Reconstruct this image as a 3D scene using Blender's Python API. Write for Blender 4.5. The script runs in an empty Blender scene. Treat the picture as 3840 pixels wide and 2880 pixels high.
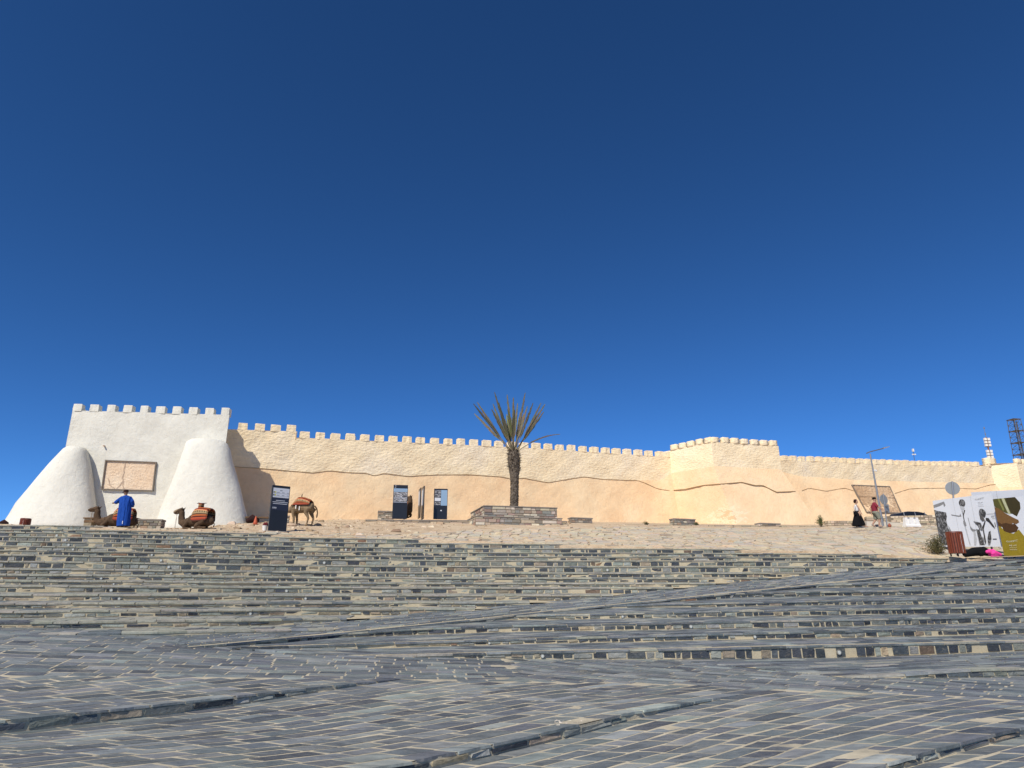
import bpy, math, random
import numpy as np
from mathutils import Vector, Matrix

random.seed(7)
np.random.seed(7)
SC = bpy.context.scene
COL = SC.collection
R = math.radians

# ------------------------------------------------------------------ camera
FPX = 2600.0                     # focal length in pixels of a 3840 px wide frame
HOR = 2240.0                     # row of the horizon
PITCH = math.atan((HOR - 1440.0) / FPX)
cam_d = bpy.data.cameras.new('camera')
cam_d.sensor_width = 36.0
cam_d.lens = 36.0 * FPX / 3840.0
cam_d.clip_start = 0.1
cam_d.clip_end = 6000.0
cam = bpy.data.objects.new('camera', cam_d)
cam.location = (0, 0, 0)
cam.rotation_euler = (R(90) + PITCH, 0, 0)
COL.objects.link(cam)
SC.camera = cam

# ------------------------------------------------------------------ sky, sun, exposure
SUN_AZ = 30.0                    # degrees to the left of straight behind the camera
SUN_EL = 45.0
world = bpy.data.worlds.new('World')
SC.world = world
world.use_nodes = True
wn = world.node_tree.nodes
wl = world.node_tree.links
wn.clear()
w_out = wn.new('ShaderNodeOutputWorld')
w_bg = wn.new('ShaderNodeBackground')
w_sky = wn.new('ShaderNodeTexSky')
w_sky.sky_type = 'NISHITA'
w_sky.sun_disc = False
w_sky.sun_elevation = R(SUN_EL)
w_sky.sun_rotation = R(180.0 + SUN_AZ)
w_sky.altitude = 6000.0
w_sky.air_density = 1.0
w_sky.dust_density = 0.0
w_sky.ozone_density = 6.0
w_gam = wn.new('ShaderNodeGamma')
w_gam.inputs['Gamma'].default_value = 1.14
w_hsv = wn.new('ShaderNodeHueSaturation')
w_hsv.inputs['Saturation'].default_value = 1.105
w_hsv.inputs['Hue'].default_value = 0.499
w_bg.inputs['Strength'].default_value = 0.123
wl.new(w_sky.outputs[0], w_gam.inputs[0])
wl.new(w_gam.outputs[0], w_hsv.inputs['Color'])
wl.new(w_hsv.outputs[0], w_bg.inputs[0])
wl.new(w_bg.outputs[0], w_out.inputs[0])

sun_d = bpy.data.lights.new('sun', 'SUN')
sun_d.energy = 4.8
sun_d.angle = R(0.53)
sun_d.color = (1.0, 0.93, 0.82)
sun = bpy.data.objects.new('sun', sun_d)
sun_dir = Vector((-math.sin(R(SUN_AZ)) * math.cos(R(SUN_EL)), -math.cos(R(SUN_AZ)) * math.cos(R(SUN_EL)), math.sin(R(SUN_EL))))
sun.rotation_euler = sun_dir.to_track_quat('Z', 'Y').to_euler()
sun.location = (-20, -30, 40)
COL.objects.link(sun)

SC.view_settings.view_transform = 'Standard'
SC.view_settings.look = 'None'
SC.view_settings.exposure = 0.0
SC.view_settings.gamma = 1.0
SC.view_settings.use_curve_mapping = False

# ------------------------------------------------------------------ helpers
def lin(c):
    return tuple(((v / 255.0) / 12.92 if v / 255.0 <= 0.04045 else ((v / 255.0 + 0.055) / 1.055) ** 2.4) for v in c)

CP, SP = math.cos(PITCH), math.sin(PITCH)

def ray(px, py):
    """X/Y and Z/Y of the view ray through a photograph pixel (eye at the origin)."""
    w = py - 1440.0
    d = FPX * CP + w * SP
    return (px - 1920.0) / d, (FPX * SP - w * CP) / d

def at(px, py, Y):
    a, b = ray(px, py)
    return Vector((a * Y, Y, b * Y))

def proj(p):
    d = p[1] * CP + p[2] * SP
    v = -p[1] * SP + p[2] * CP
    return 1920.0 + FPX * p[0] / d, 1440.0 - FPX * v / d

class TPS:
    """smooth height surface through control points"""
    def __init__(s, pts, reg=1e-3):
        P = np.array(pts, float)
        s.xy = P[:, :2]
        n = len(P)
        K = s.k(np.linalg.norm(s.xy[:, None] - s.xy[None], axis=2)) + np.eye(n) * reg
        Q = np.c_[np.ones(n), s.xy]
        A = np.block([[K, Q], [Q.T, np.zeros((3, 3))]])
        sol = np.linalg.solve(A, np.r_[P[:, 2], np.zeros(3)])
        s.w, s.a = sol[:n], sol[n:]
    @staticmethod
    def k(r):
        r = np.maximum(r, 1e-9)
        return r * r * np.log(r)
    def __call__(s, X, Y):
        X = np.asarray(X, float); Y = np.asarray(Y, float)
        sh = np.broadcast(X, Y).shape
        q = np.stack([np.broadcast_to(X, sh).ravel(), np.broadcast_to(Y, sh).ravel()], 1)
        K = s.k(np.linalg.norm(q[:, None] - s.xy[None], axis=2))
        z = K @ s.w + s.a[0] + q @ s.a[1:]
        return z.reshape(sh) if sh else float(z[0])

def pts3(lst):
    out = []
    for t in lst:
        p = at(t[0], t[1], t[2])
        out.append((p.x, p.y, p.z + (t[3] if len(t) > 3 else 0.0)))
    return out

def hit(px, py, surf, y0=4.0, y1=90.0, off=0.0):
    """point where the view ray meets a height surface (first crossing from in front)"""
    a, b = ray(px, py)
    ys = np.linspace(y0, y1, 400)
    f = surf(a * ys, ys) + off - b * ys
    s = np.where((f[:-1] < 0) & (f[1:] >= 0))[0]
    if len(s) == 0:
        i = int(np.argmin(np.abs(f)))
        Y = ys[i]
    else:
        i = s[0]
        Y = ys[i] + (ys[i + 1] - ys[i]) * (-f[i]) / (f[i + 1] - f[i])
    return Vector((a * Y, Y, b * Y))

class MB:
    """collects vertices and faces, one colour for each piece"""
    def __init__(s):
        s.v = []; s.f = []; s.c = []
    def add(s, vs, fs, col=None):
        n = len(s.v)
        s.v.extend([tuple(v) for v in vs])
        s.f.extend([tuple(i + n for i in f) for f in fs])
        s.c.extend([col or (1, 1, 1)] * len(vs))
        return s
    def quad(s, a, b, c, d, col=None):
        return s.add([a, b, c, d], [(0, 1, 2, 3)], col)
    def hexa(s, q0, q1, col=None):
        """prism between two matching polygons"""
        n = len(q0)
        return s.add(list(q0) + list(q1), [tuple(range(n - 1, -1, -1)), tuple(range(n, 2 * n))] + [(i, (i + 1) % n, n + (i + 1) % n, n + i) for i in range(n)], col)
    def box(s, x0, x1, y0, y1, z0, z1, col=None, M=None):
        vs = [Vector(p) for p in ((x0, y0, z0), (x1, y0, z0), (x1, y1, z0), (x0, y1, z0), (x0, y0, z1), (x1, y0, z1), (x1, y1, z1), (x0, y1, z1))]
        if M is not None:
            vs = [M @ v for v in vs]
        return s.hexa(vs[:4], vs[4:], col)
    def tube(s, pts, rads, n=10, col=None, flat=1.0, up=(0, 0, 1)):
        """closed tapered tube along a path; flat squashes the second axis"""
        P = [Vector(p) for p in pts]
        if not hasattr(rads, '__len__'):
            rads = [rads] * len(P)
        vs = []; fs = []
        prev = None
        for i, p in enumerate(P):
            t = (P[min(i + 1, len(P) - 1)] - P[max(i - 1, 0)])
            t = t.normalized() if t.length > 1e-9 else Vector((0, 0, 1))
            ref = prev if prev is not None else (Vector(up) if abs(t.dot(Vector(up))) < 0.95 else Vector((1, 0, 0)))
            a = (ref - t * ref.dot(t))
            a = a.normalized() if a.length > 1e-6 else t.orthogonal().normalized()
            prev = a
            b = t.cross(a)
            r = rads[i]
            for k in range(n):
                an = 2 * math.pi * k / n
                vs.append(p + a * (math.cos(an) * r) + b * (math.sin(an) * r * flat))
        m = len(P)
        for i in range(m - 1):
            for k in range(n):
                fs.append((i * n + k, i * n + (k + 1) % n, (i + 1) * n + (k + 1) % n, (i + 1) * n + k))
        vs.append(P[0] - (P[1] - P[0]).normalized() * rads[0] * 0.5); vs.append(P[-1] + (P[-1] - P[-2]).normalized() * rads[-1] * 0.5)
        for k in range(n):
            fs.append((m * n, (k + 1) % n, k))
            fs.append((m * n + 1, (m - 1) * n + k, (m - 1) * n + (k + 1) % n))
        return s.add(vs, fs, col)
    def rings(s, rings, col=None, close=True, cap=True):
        n = len(rings[0]); vs = [v for r in rings for v in r]; fs = []
        for i in range(len(rings) - 1):
            for k in range(n if close else n - 1):
                fs.append((i * n + k, i * n + (k + 1) % n, (i + 1) * n + (k + 1) % n, (i + 1) * n + k))
        if cap:
            fs.append(tuple(range(n - 1, -1, -1))); fs.append(tuple((len(rings) - 1) * n + k for k in range(n)))
        return s.add(vs, fs, col)
    def build(s, name, mat, parent=None, smooth=False, kind=None, at0=None):
        me = bpy.data.meshes.new(name)
        if at0 is not None:
            o3 = Vector(at0)
            me.from_pydata([tuple(Vector(v) - o3) for v in s.v], [], s.f)
        else:
            me.from_pydata(s.v, [], s.f)
        if mat is not None:
            me.materials.append(mat)
        ca = me.color_attributes.new('tint', 'FLOAT_COLOR', 'POINT')
        arr = np.ones((len(s.v), 4), np.float32)
        if s.c:
            arr[:, :3] = np.array(s.c, np.float32)
        ca.data.foreach_set('color', arr.ravel())
        if smooth:
            me.polygons.foreach_set('use_smooth', [True] * len(me.polygons))
        me.update()
        o = bpy.data.objects.new(name, me)
        COL.objects.link(o)
        if at0 is not None:
            o.location = at0
        if parent is not None:
            o.parent = parent
        if kind:
            o['kind'] = kind
        return o

def tag(o, label, cat, group=None):
    o['label'] = label
    o['category'] = cat
    if group:
        o['group'] = group
    return o

def empty(name, loc=(0, 0, 0), rz=0.0, label=None, cat=None, group=None, scale=1.0):
    o = bpy.data.objects.new(name, None)
    o.empty_display_size = 0.2
    COL.objects.link(o)
    o.location = loc
    o.rotation_euler = (0, 0, rz)
    o.scale = (scale, scale, scale)
    if label:
        tag(o, label, cat, group)
    return o

def copy_tree(o, parent=None):
    c = o.copy()
    COL.objects.link(c)
    c.parent = parent
    for ch in list(o.children):
        copy_tree(ch, c)
    return c

# ------------------------------------------------------------------ materials
class NT:
    def __init__(s, name, rough=0.8, spec=0.25):
        s.m = bpy.data.materials.new(name)
        s.m.use_nodes = True
        s.n = s.m.node_tree.nodes; s.l = s.m.node_tree.links
        s.b = s.n['Principled BSDF']
        s.b.inputs['Roughness'].default_value = rough
        s.b.inputs['Specular IOR Level'].default_value = spec
        s.tc = s.n.new('ShaderNodeTexCoord').outputs['Object']
        g = s.n.new('ShaderNodeNewGeometry')
        s.pos = g.outputs['Position']
    def node(s, t, **kw):
        n = s.n.new(t)
        for k, v in kw.items():
            setattr(n, k, v)
        return n
    def scale(s, v, sc):
        m = s.n.new('ShaderNodeMapping')
        m.inputs['Scale'].default_value = sc
        s.l.new(v, m.inputs['Vector'])
        return m.outputs[0]
    def noise(s, vec, scale, detail=4, rough=0.55, dist=0.0):
        n = s.n.new('ShaderNodeTexNoise')
        n.inputs['Scale'].default_value = scale
        n.inputs['Detail'].default_value = detail
        n.inputs['Roughness'].default_value = rough
        n.inputs['Distortion'].default_value = dist
        s.l.new(vec, n.inputs['Vector'])
        return n.outputs['Fac']
    def voro(s, vec, scale, feature='F1', out='Distance'):
        n = s.n.new('ShaderNodeTexVoronoi')
        n.feature = feature
        n.inputs['Scale'].default_value = scale
        s.l.new(vec, n.inputs['Vector'])
        return n.outputs[out]
    def ramp(s, fac, stops, interp='LINEAR'):
        r = s.n.new('ShaderNodeValToRGB')
        r.color_ramp.interpolation = interp
        e = r.color_ramp.elements
        while len(e) < len(stops):
            e.new(0.5)
        for i, (p, c) in enumerate(stops):
            e[i].position = p
            e[i].color = (c[0], c[1], c[2], 1) if hasattr(c, '__len__') else (c, c, c, 1)
        s.l.new(fac, r.inputs['Fac'])
        return r.outputs['Color']
    def mix(s, fac, a, b, blend='MIX'):
        m = s.n.new('ShaderNodeMix')
        m.data_type = 'RGBA'; m.blend_type = blend
        for sock, v in ((m.inputs['Factor'], fac), (m.inputs['A'], a), (m.inputs['B'], b)):
            if hasattr(v, 'is_linked'):
                s.l.new(v, sock)
            elif hasattr(v, '__len__'):
                sock.default_value = (v[0], v[1], v[2], 1)
            else:
                sock.default_value = v
        return m.outputs['Result']
    def math(s, op, a, b=None):
        m = s.n.new('ShaderNodeMath'); m.operation = op
        for i, v in enumerate((a, b)):
            if v is None:
                continue
            if hasattr(v, 'is_linked'):
                s.l.new(v, m.inputs[i])
            else:
                m.inputs[i].default_value = v
        return m.outputs[0]
    def attr(s, name='tint'):
        a = s.n.new('ShaderNodeAttribute'); a.attribute_name = name
        return a.outputs['Color']
    def bump(s, h, strength=0.5, dist=0.02, prev=None):
        b = s.n.new('ShaderNodeBump')
        b.inputs['Strength'].default_value = strength
        b.inputs['Distance'].default_value = dist
        s.l.new(h, b.inputs['Height'])
        if prev is not None:
            s.l.new(prev, b.inputs['Normal'])
        return b.outputs[0]
    def done(s, color=None, normal=None, rough=None):
        if color is not None:
            if hasattr(color, 'is_linked'):
                s.l.new(color, s.b.inputs['Base Color'])
            else:
                s.b.inputs['Base Color'].default_value = (color[0], color[1], color[2], 1)
        if normal is not None:
            s.l.new(normal, s.b.inputs['Normal'])
        if rough is not None:
            s.l.new(rough, s.b.inputs['Roughness'])
        return s.m

def flat_mat(name, rgb, rough=0.7, spec=0.3, metal=0.0, var=0.12, scale=6.0, bump=0.0):
    t = NT(name, rough, spec)
    t.b.inputs['Metallic'].default_value = metal
    n = t.noise(t.tc, scale, 5)
    c = t.mix(n, tuple(v * (1 - var) for v in rgb), tuple(min(1, v * (1 + var)) for v in rgb))
    return t.done(c, t.bump(n, bump, 0.02) if bump else None)

M = {}

def mk_mortar():
    t = NT('sand_mortar', 0.95, 0.1)
    n = t.noise(t.pos, 3.0, 6, 0.65)
    n2 = t.noise(t.pos, 45.0, 3)
    c = t.ramp(n, [(0.3, (0.42, 0.35, 0.225)), (0.55, (0.52, 0.45, 0.30)), (0.75, (0.58, 0.51, 0.36))])
    c = t.mix(0.25, c, t.ramp(n2, [(0.3, (0.25, 0.22, 0.17)), (0.7, (0.6, 0.54, 0.42))]))
    return t.done(c, t.bump(n2, 0.6, 0.01))
M['mortar'] = mk_mortar()

def mk_joint():
    t = NT('joint_sand', 0.95, 0.1)
    n = t.noise(t.pos, 1.6, 7, 0.7); n2 = t.noise(t.pos, 40.0, 3)
    c = t.ramp(n, [(0.30, (0.24, 0.225, 0.185)), (0.45, (0.42, 0.375, 0.28)), (0.62, (0.54, 0.48, 0.355)), (0.75, (0.60, 0.54, 0.41))])
    return t.done(c, t.bump(n2, 0.6, 0.01))
M['joint_sand'] = mk_joint()

def mk_slate():
    """cleft slate slabs: each its own tint, silvery flakes, sandy dust in the hollows"""
    t = NT('slate_paving', 0.5, 0.4)
    a = t.attr()
    mp = t.n.new('ShaderNodeMapping'); mp.inputs['Rotation'].default_value = (0, 0, R(-38)); mp.inputs['Scale'].default_value = (1.0, 3.4, 1.0)
    t.l.new(t.pos, mp.inputs['Vector']); v = mp.outputs[0]
    n1 = t.noise(v, 2.6, 7, 0.7, 0.9)
    n2 = t.noise(t.pos, 30.0, 5, 0.65)
    n3 = t.noise(v, 9.0, 5, 0.7, 0.6)
    c = t.mix(t.ramp(n1, [(0.34, 0.0), (0.66, 1.0)]), t.mix(1.0, a, (0.66, 0.69, 0.71), 'MULTIPLY'), t.mix(1.0, a, (1.40, 1.42, 1.40), 'MULTIPLY'))
    c = t.mix(t.math('MULTIPLY', t.ramp(n3, [(0.56, 0.0), (0.70, 1.0)]), 0.45), c, (0.36, 0.355, 0.33))
    d = t.noise(t.pos, 1.3, 6, 0.75)
    dust = t.math('MULTIPLY', t.ramp(d, [(0.52, 0.0), (0.80, 0.7)]), t.ramp(n3, [(0.40, 0.05), (0.62, 1.0)]))
    c = t.mix(dust, c, (0.42, 0.395, 0.32))
    nb = t.bump(n1, 0.5, 0.03)
    nb = t.bump(n3, 0.45, 0.012, nb)
    nb = t.bump(n2, 0.35, 0.006, nb)
    return t.done(c, nb, t.ramp(n2, [(0.3, 0.45), (0.7, 0.72)]))
M['slate'] = mk_slate()

def mk_riser():
    t = NT('riser_stone', 0.75, 0.3)
    a = t.attr()
    v = t.scale(t.pos, (1.0, 1.0, 1.6))
    n1 = t.noise(v, 9.0, 5, 0.65, 0.8)
    n2 = t.noise(v, 60.0, 3, 0.6)
    c = t.mix(t.ramp(n1, [(0.3, 0.0), (0.7, 1.0)]), t.mix(1.0, a, (0.68, 0.7, 0.72), 'MULTIPLY'), t.mix(1.0, a, (1.35, 1.33, 1.3), 'MULTIPLY'))
    dust = t.ramp(t.noise(v, 6.5, 6, 0.75), [(0.56, 0.0), (0.78, 0.6)])
    c = t.mix(dust, c, (0.42, 0.36, 0.26))
    nb = t.bump(n1, 0.8, 0.03)
    nb = t.bump(n2, 0.5, 0.008, nb)
    return t.done(c, nb)
M['riser'] = mk_riser()

def mk_flag():
    t = NT('flagstone', 0.85, 0.2)
    a = t.attr()
    n1 = t.noise(t.pos, 2.5, 6, 0.7, 0.5)
    n2 = t.noise(t.pos, 22.0, 5, 0.65)
    c = t.mix(n1, t.mix(1.0, a, (0.72, 0.7, 0.68), 'MULTIPLY'), t.mix(1.0, a, (1.25, 1.23, 1.2), 'MULTIPLY'))
    c = t.mix(t.ramp(n2, [(0.28, 0.5), (0.42, 0.0)]), c, (0.2, 0.15, 0.1))
    return t.done(c, t.bump(n2, 0.6, 0.03))
M['flag'] = mk_flag()

def mk_sand():
    t = NT('sandy_rock', 0.95, 0.1)
    n1 = t.noise(t.scale(t.pos, (0.5, 1.2, 1)), 1.6, 8, 0.7, 0.8)
    n2 = t.noise(t.pos, 14.0, 6, 0.7)
    c = t.ramp(n1, [(0.28, (0.33, 0.23, 0.14)), (0.48, (0.56, 0.43, 0.29)), (0.7, (0.66, 0.55, 0.40))])
    c = t.mix(t.ramp(n2, [(0.28, 0.6), (0.42, 0.0)]), c, (0.20, 0.14, 0.09))
    nb = t.bump(n1, 0.6, 0.2)
    return t.done(c, t.bump(n2, 0.6, 0.05, nb))
M['sand'] = mk_sand()

def mk_plaster(name, c0, c1, c2, stone=False, bs=0.6, worn=None):
    t = NT(name, 0.92, 0.12)
    n1 = t.noise(t.pos, 0.35, 5, 0.6)
    n2 = t.noise(t.pos, 3.2, 6, 0.65, 0.4)
    n3 = t.noise(t.pos, 17.0, 4, 0.6)
    c = t.ramp(n1, [(0.3, c0), (0.5, c1), (0.7, c2)])
    c = t.mix(t.math('MULTIPLY', t.ramp(n2, [(0.3, 1.0), (0.55, 0.0)]), 0.28), c, tuple(v * 0.72 for v in c1))
    st = t.noise(t.scale(t.pos, (1.0, 1.0, 0.12)), 1.6, 5, 0.65)
    c = t.mix(t.math('MULTIPLY', t.ramp(st, [(0.52, 0.0), (0.75, 1.0)]), 0.22), c, tuple(v * 0.80 for v in c0))
    pit = t.voro(t.pos, 0.9)
    c = t.mix(t.ramp(pit, [(0.012, 0.75), (0.03, 0.0)]), c, tuple(v * 0.35 for v in c0))
    if worn:
        # flaked patch with a shape of its own around a point of the wall
        vs = t.n.new('ShaderNodeVectorMath'); vs.operation = 'SUBTRACT'; t.l.new(t.pos, vs.inputs[0]); vs.inputs[1].default_value = worn[0]
        vm = t.n.new('ShaderNodeVectorMath'); vm.operation = 'MULTIPLY'; t.l.new(vs.outputs[0], vm.inputs[0]); vm.inputs[1].default_value = worn[1]
        ln_ = t.n.new('ShaderNodeVectorMath'); ln_.operation = 'LENGTH'; t.l.new(vm.outputs[0], ln_.inputs[0])
        wn_ = t.noise(t.scale(t.pos, (1, 1, 2.0)), 1.7, 6, 0.7, 0.6)
        k = t.math('SUBTRACT', t.math('MULTIPLY', wn_, 2.0), t.math('MULTIPLY', ln_.outputs['Value'], 0.62))
        c = t.mix(t.ramp(k, [(0.36, 0.0), (0.42, 1.0)]), c, (0.86, 0.68, 0.46))
        c = t.mix(t.ramp(k, [(0.56, 0.0), (0.60, 1.0)]), c, (0.72, 0.50, 0.29))
    if stone:
        vv = t.scale(t.pos, (1.0, 1.0, 1.9))
        vd = t.n.new('ShaderNodeVectorMath'); vd.operation = 'ADD'
        dn = t.n.new('ShaderNodeTexNoise'); dn.inputs['Scale'].default_value = 3.0
        t.l.new(t.pos, dn.inputs['Vector'])
        sc2 = t.n.new('ShaderNodeVectorMath'); sc2.operation = 'SCALE'; sc2.inputs['Scale'].default_value = 0.35
        t.l.new(dn.outputs['Color'], sc2.inputs[0])
        t.l.new(vv, vd.inputs[0]); t.l.new(sc2.outputs[0], vd.inputs[1])
        e = t.voro(vd.outputs[0], 4.2, 'SMOOTH_F1')
        h = t.ramp(e, [(0.15, 1.0), (0.7, 0.0)])
        nb = t.bump(h, 0.36, 0.06)
        nb = t.bump(n2, 0.36, 0.06, nb)
        nb = t.bump(n3, 0.55, 0.025, nb)
    else:
        nb = t.bump(n2, bs, 0.06)
        nb = t.bump(n3, bs, 0.018, nb)
    return t.done(c, nb)
M['cream_stone'] = mk_plaster('cream_rough_stone', (0.84, 0.67, 0.43), (0.88, 0.73, 0.49), (0.87, 0.745, 0.55), True)
M['cream'] = mk_plaster('cream_plaster', (0.82, 0.56, 0.325), (0.85, 0.62, 0.375), (0.85, 0.67, 0.43), False, 0.85)
M['white'] = mk_plaster('white_limewash', (0.65, 0.625, 0.54), (0.70, 0.68, 0.595), (0.73, 0.71, 0.625), False, 0.75)
M['bare'] = mk_plaster('bare_masonry', (0.42, 0.27, 0.155), (0.52, 0.355, 0.215), (0.60, 0.44, 0.29), True)
M['joint'] = flat_mat('joint_line', (0.38, 0.26, 0.13), 0.9)

def tintmat(name, rough=0.85, sc=9.0, bump=0.6):
    t = NT(name, rough, 0.2)
    a = t.attr()
    n1 = t.noise(t.pos, sc, 5, 0.65, 0.5)
    c = t.mix(n1, t.mix(1.0, a, (0.65, 0.65, 0.65), 'MULTIPLY'), t.mix(1.0, a, (1.35, 1.35, 1.35), 'MULTIPLY'))
    return t.done(c, t.bump(n1, bump, 0.04))
M['rubble'] = tintmat('rubble_stone')
M['painted'] = tintmat('painted_surface', 0.55, 5.0, 0.05)
# ------------------------------------------------------------------ ground heights
U = TPS(pts3([(300, 1973, 30.0), (300, 2150, 21.0), (300, 2372, 14.6), (-300, 1962, 31.0), (-300, 2160, 19.5),
              (1100, 2006, 31.0), (1100, 2150, 23.4), (1100, 2306, 17.8), (1920, 2036, 31.0), (1920, 2130, 25.5), (1920, 2235, 21.4),
              (2700, 2062, 30.0), (2700, 2170, 23.8), (3300, 2083, 29.5), (3300, 2118, 26.8), (3640, 2102, 29.0), (4200, 2075, 33.0)]), 0.3)
L = TPS(pts3([(1400, 2461, 14.4), (1920, 2446, 15.2), (2700, 2431, 15.8), (3700, 2408, 17.2), (4200, 2398, 18.2),
              (1920, 2306, 18.6), (2700, 2228, 20.6), (3345, 2164, 24.0), (3725, 2115, 26.8), (4200, 2085, 29.0),
              (1100, 2393, 15.6), (650, 2422, 13.6), (2700, 2334, 17.9), (3500, 2281, 20.6)]), 0.15)
EDGE_UP = [(-500, 2406), (0, 2399), (300, 2391), (640, 2374), (1050, 2349), (1300, 2322), (1920, 2270), (2300, 2233), (2700, 2190), (3100, 2150), (3350, 2127), (3620, 2102), (3760, 2092), (4100, 2070)]
EDGE_LO = [(640, 2424), (960, 2401), (1200, 2382), (1580, 2344), (1786, 2323), (2014, 2297), (2300, 2269), (2640, 2235), (2911, 2208), (3090, 2189), (3345, 2164), (3535, 2140), (3725, 2115), (3840, 2102), (4100, 2078)]
EDGE_PL = [(-500, 1950), (0, 1966), (500, 1983), (1000, 2002), (1500, 2020), (2000, 2038), (2500, 2054), (3000, 2067), (3300, 2080), (3500, 2092), (3650, 2102), (3760, 2098), (4100, 2080)]
up3 = [hit(x, y, U, 8, 60, -0.07) for x, y in EDGE_UP]
lo3 = [hit(x, y, L, 8, 60, 0.015) for x, y in EDGE_LO]
pl3 = [hit(x, y, U, 8, 60, 0.0) for x, y in EDGE_PL]

def curve_fn(pts):
    xs = np.array([p.x for p in pts]); ys = np.array([p.y for p in pts]); zs = np.array([p.z for p in pts])
    o = np.argsort(xs)
    return (lambda x: np.interp(x, xs[o], ys[o])), (lambda x: np.interp(x, xs[o], zs[o]))
YU_LO, _ = curve_fn(up3)
YU_HI, _ = curve_fn(pl3)
YL_HI, _ = curve_fn(lo3)

# plaza / terrain behind the steps, up to the foot of the walls
P = TPS([(p.x, p.y, p.z) for p in pl3] + pts3([
    (60, 1974, 37), (300, 1981, 37), (600, 1990, 37), (-300, 1965, 38), (860, 1974, 37), (1041, 1993, 33.5), (1000, 1962, 41), (930, 1964, 45), (1130, 1969, 40), (1250, 1952, 45.5),
    (1500, 1956, 45.5), (1750, 1960, 46), (1500, 1985, 38), (2000, 1972, 43), (2000, 1957, 49), (2500, 1972, 46), (2500, 1964, 53),
    (3000, 1977, 46), (3000, 1966, 58), (3295, 1977, 43), (3420, 1980, 43), (3420, 1972, 52), (3700, 1977, 44), (3700, 1965, 64), (2600, 2010, 38), (3200, 2025, 36), (3450, 2060, 31),
    (3560, 2086, 29), (3800, 2086, 28), (4200, 2078, 30), (4300, 1975, 50), (4300, 1960, 70)]), 0.05)

# foreground paving, without its own small steps
F0 = TPS(pts3([(1920, 2880, 6.5), (3840, 2880, 6.4, 0.07), (0, 2880, 6.9, 0.2), (1000, 2880, 6.7, 0.10), (1920, 2471, 15.2), (2700, 2472, 15.8), (3170, 2541, 12.6), (3840, 2545, 12.6),
               (3840, 2470, 16.4), (1400, 2462, 14.4), (868, 2431, 14.2), (640, 2424, 13.7), (300, 2396, 14.0), (0, 2399, 13.4), (0, 2700, 8.4), (0, 2545, 10.8), (1550, 2545, 12.0), (2790, 2600, 10.6)]), 0.3)

def gcol(*cs):
    return random.choice(cs)

def jit(c, a=0.12):
    k = 1 + random.uniform(-a, a)
    return tuple(max(0.005, v * k * (1 + random.uniform(-0.04, 0.04))) for v in c)

SL_BLUE = (0.128, 0.140, 0.146)
SL_DARK = (0.078, 0.087, 0.094)
SL_MID = (0.194, 0.206, 0.203)
SL_PALE = (0.25, 0.265, 0.25)
def slate_tint():
    r = random.random()
    return jit(SL_BLUE if r < 0.50 else SL_DARK if r < 0.64 else SL_MID if r < 0.92 else SL_PALE, 0.12)
def riser_tint(dark=0.5):
    r = random.random()
    if r < dark:
        return jit(gcol((0.036, 0.043, 0.053), (0.052, 0.062, 0.074), (0.075, 0.085, 0.095)), 0.2)
    r = random.random()
    if r < 0.5:
        return jit((0.20, 0.21, 0.185), 0.2)
    if r < 0.78:
        return jit((0.28, 0.29, 0.26), 0.15)
    if r < 0.94:
        return jit((0.27, 0.225, 0.165), 0.2)
    return jit(gcol((0.23, 0.14, 0.09), (0.15, 0.105, 0.075), (0.34, 0.27, 0.18)), 0.15)

class Pieces:
    """many alike pieces of one thing: the 300 that show largest become objects, the rest one object"""
    def __init__(s, name, rest, mat, parent, limit=300):
        s.name, s.rest, s.mat, s.parent, s.limit = name, rest, mat, parent, limit
        s.p = []
    def add(s, q0, q1, col):
        c = sum((Vector(v) for v in list(q0) + list(q1)), Vector()) / (2 * len(q0))
        xs = [proj(v) for v in list(q0) + list(q1) if v[1] > 1.0]
        size = 0.0
        if len(xs) == 2 * len(q0):
            w = max(x[0] for x in xs) - min(x[0] for x in xs); h = max(x[1] for x in xs) - min(x[1] for x in xs)
            cx, cy = proj(c)
            if -60 < cx < 3900 and -60 < cy < 2940:
                size = w * h
        s.p.append((size, q0, q1, col, c))
    def finish(s):
        s.p.sort(key=lambda t: -t[0])
        for i, (sz, q0, q1, col, c) in enumerate(s.p[:s.limit]):
            MB().hexa(q0, q1, col).build(s.name, s.mat, s.parent, at0=c)
        if len(s.p) > s.limit:
            m = MB()
            for sz, q0, q1, col, c in s.p[s.limit:]:
                m.hexa(q0, q1, col)
            m.build(s.rest, s.mat, s.parent, kind='stuff')

def slab(corners, th, lift, jx=0.011):
    """quads (bottom, top) of a slab lying on four ground corners, slightly uneven"""
    dz = random.uniform(0.0005, 0.0045)
    top = [Vector((c[0] + random.uniform(-jx, jx), c[1] + random.uniform(-jx, jx), c[2] + lift + dz + random.uniform(-0.001, 0.001))) for c in corners]
    bot = [Vector((t.x, t.y, t.z - th)) for t in top]
    return bot, top

def chipped(bq, tq, amp=0.013):
    """same slab with broken, uneven edges"""
    out = []
    for i in range(4):
        a, b = tq[i], tq[(i + 1) % 4]
        d = b - a; l = d.length
        nrm = Vector((-d.y, d.x, 0)) / max(l, 1e-6)
        out.append(a + nrm * random.uniform(0, amp) + d * (random.uniform(0.0, 0.02)))
        for f in ((0.5,) if l < 0.25 else (0.33, 0.68)):
            out.append(a + d * (f + random.uniform(-0.1, 0.1)) + nrm * random.uniform(-0.3 * amp, amp))
    th = tq[0].z - bq[0].z
    return [Vector((v.x, v.y, v.z - th)) for v in out], out

def structure(o):
    o['kind'] = 'structure'
    return o

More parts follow.
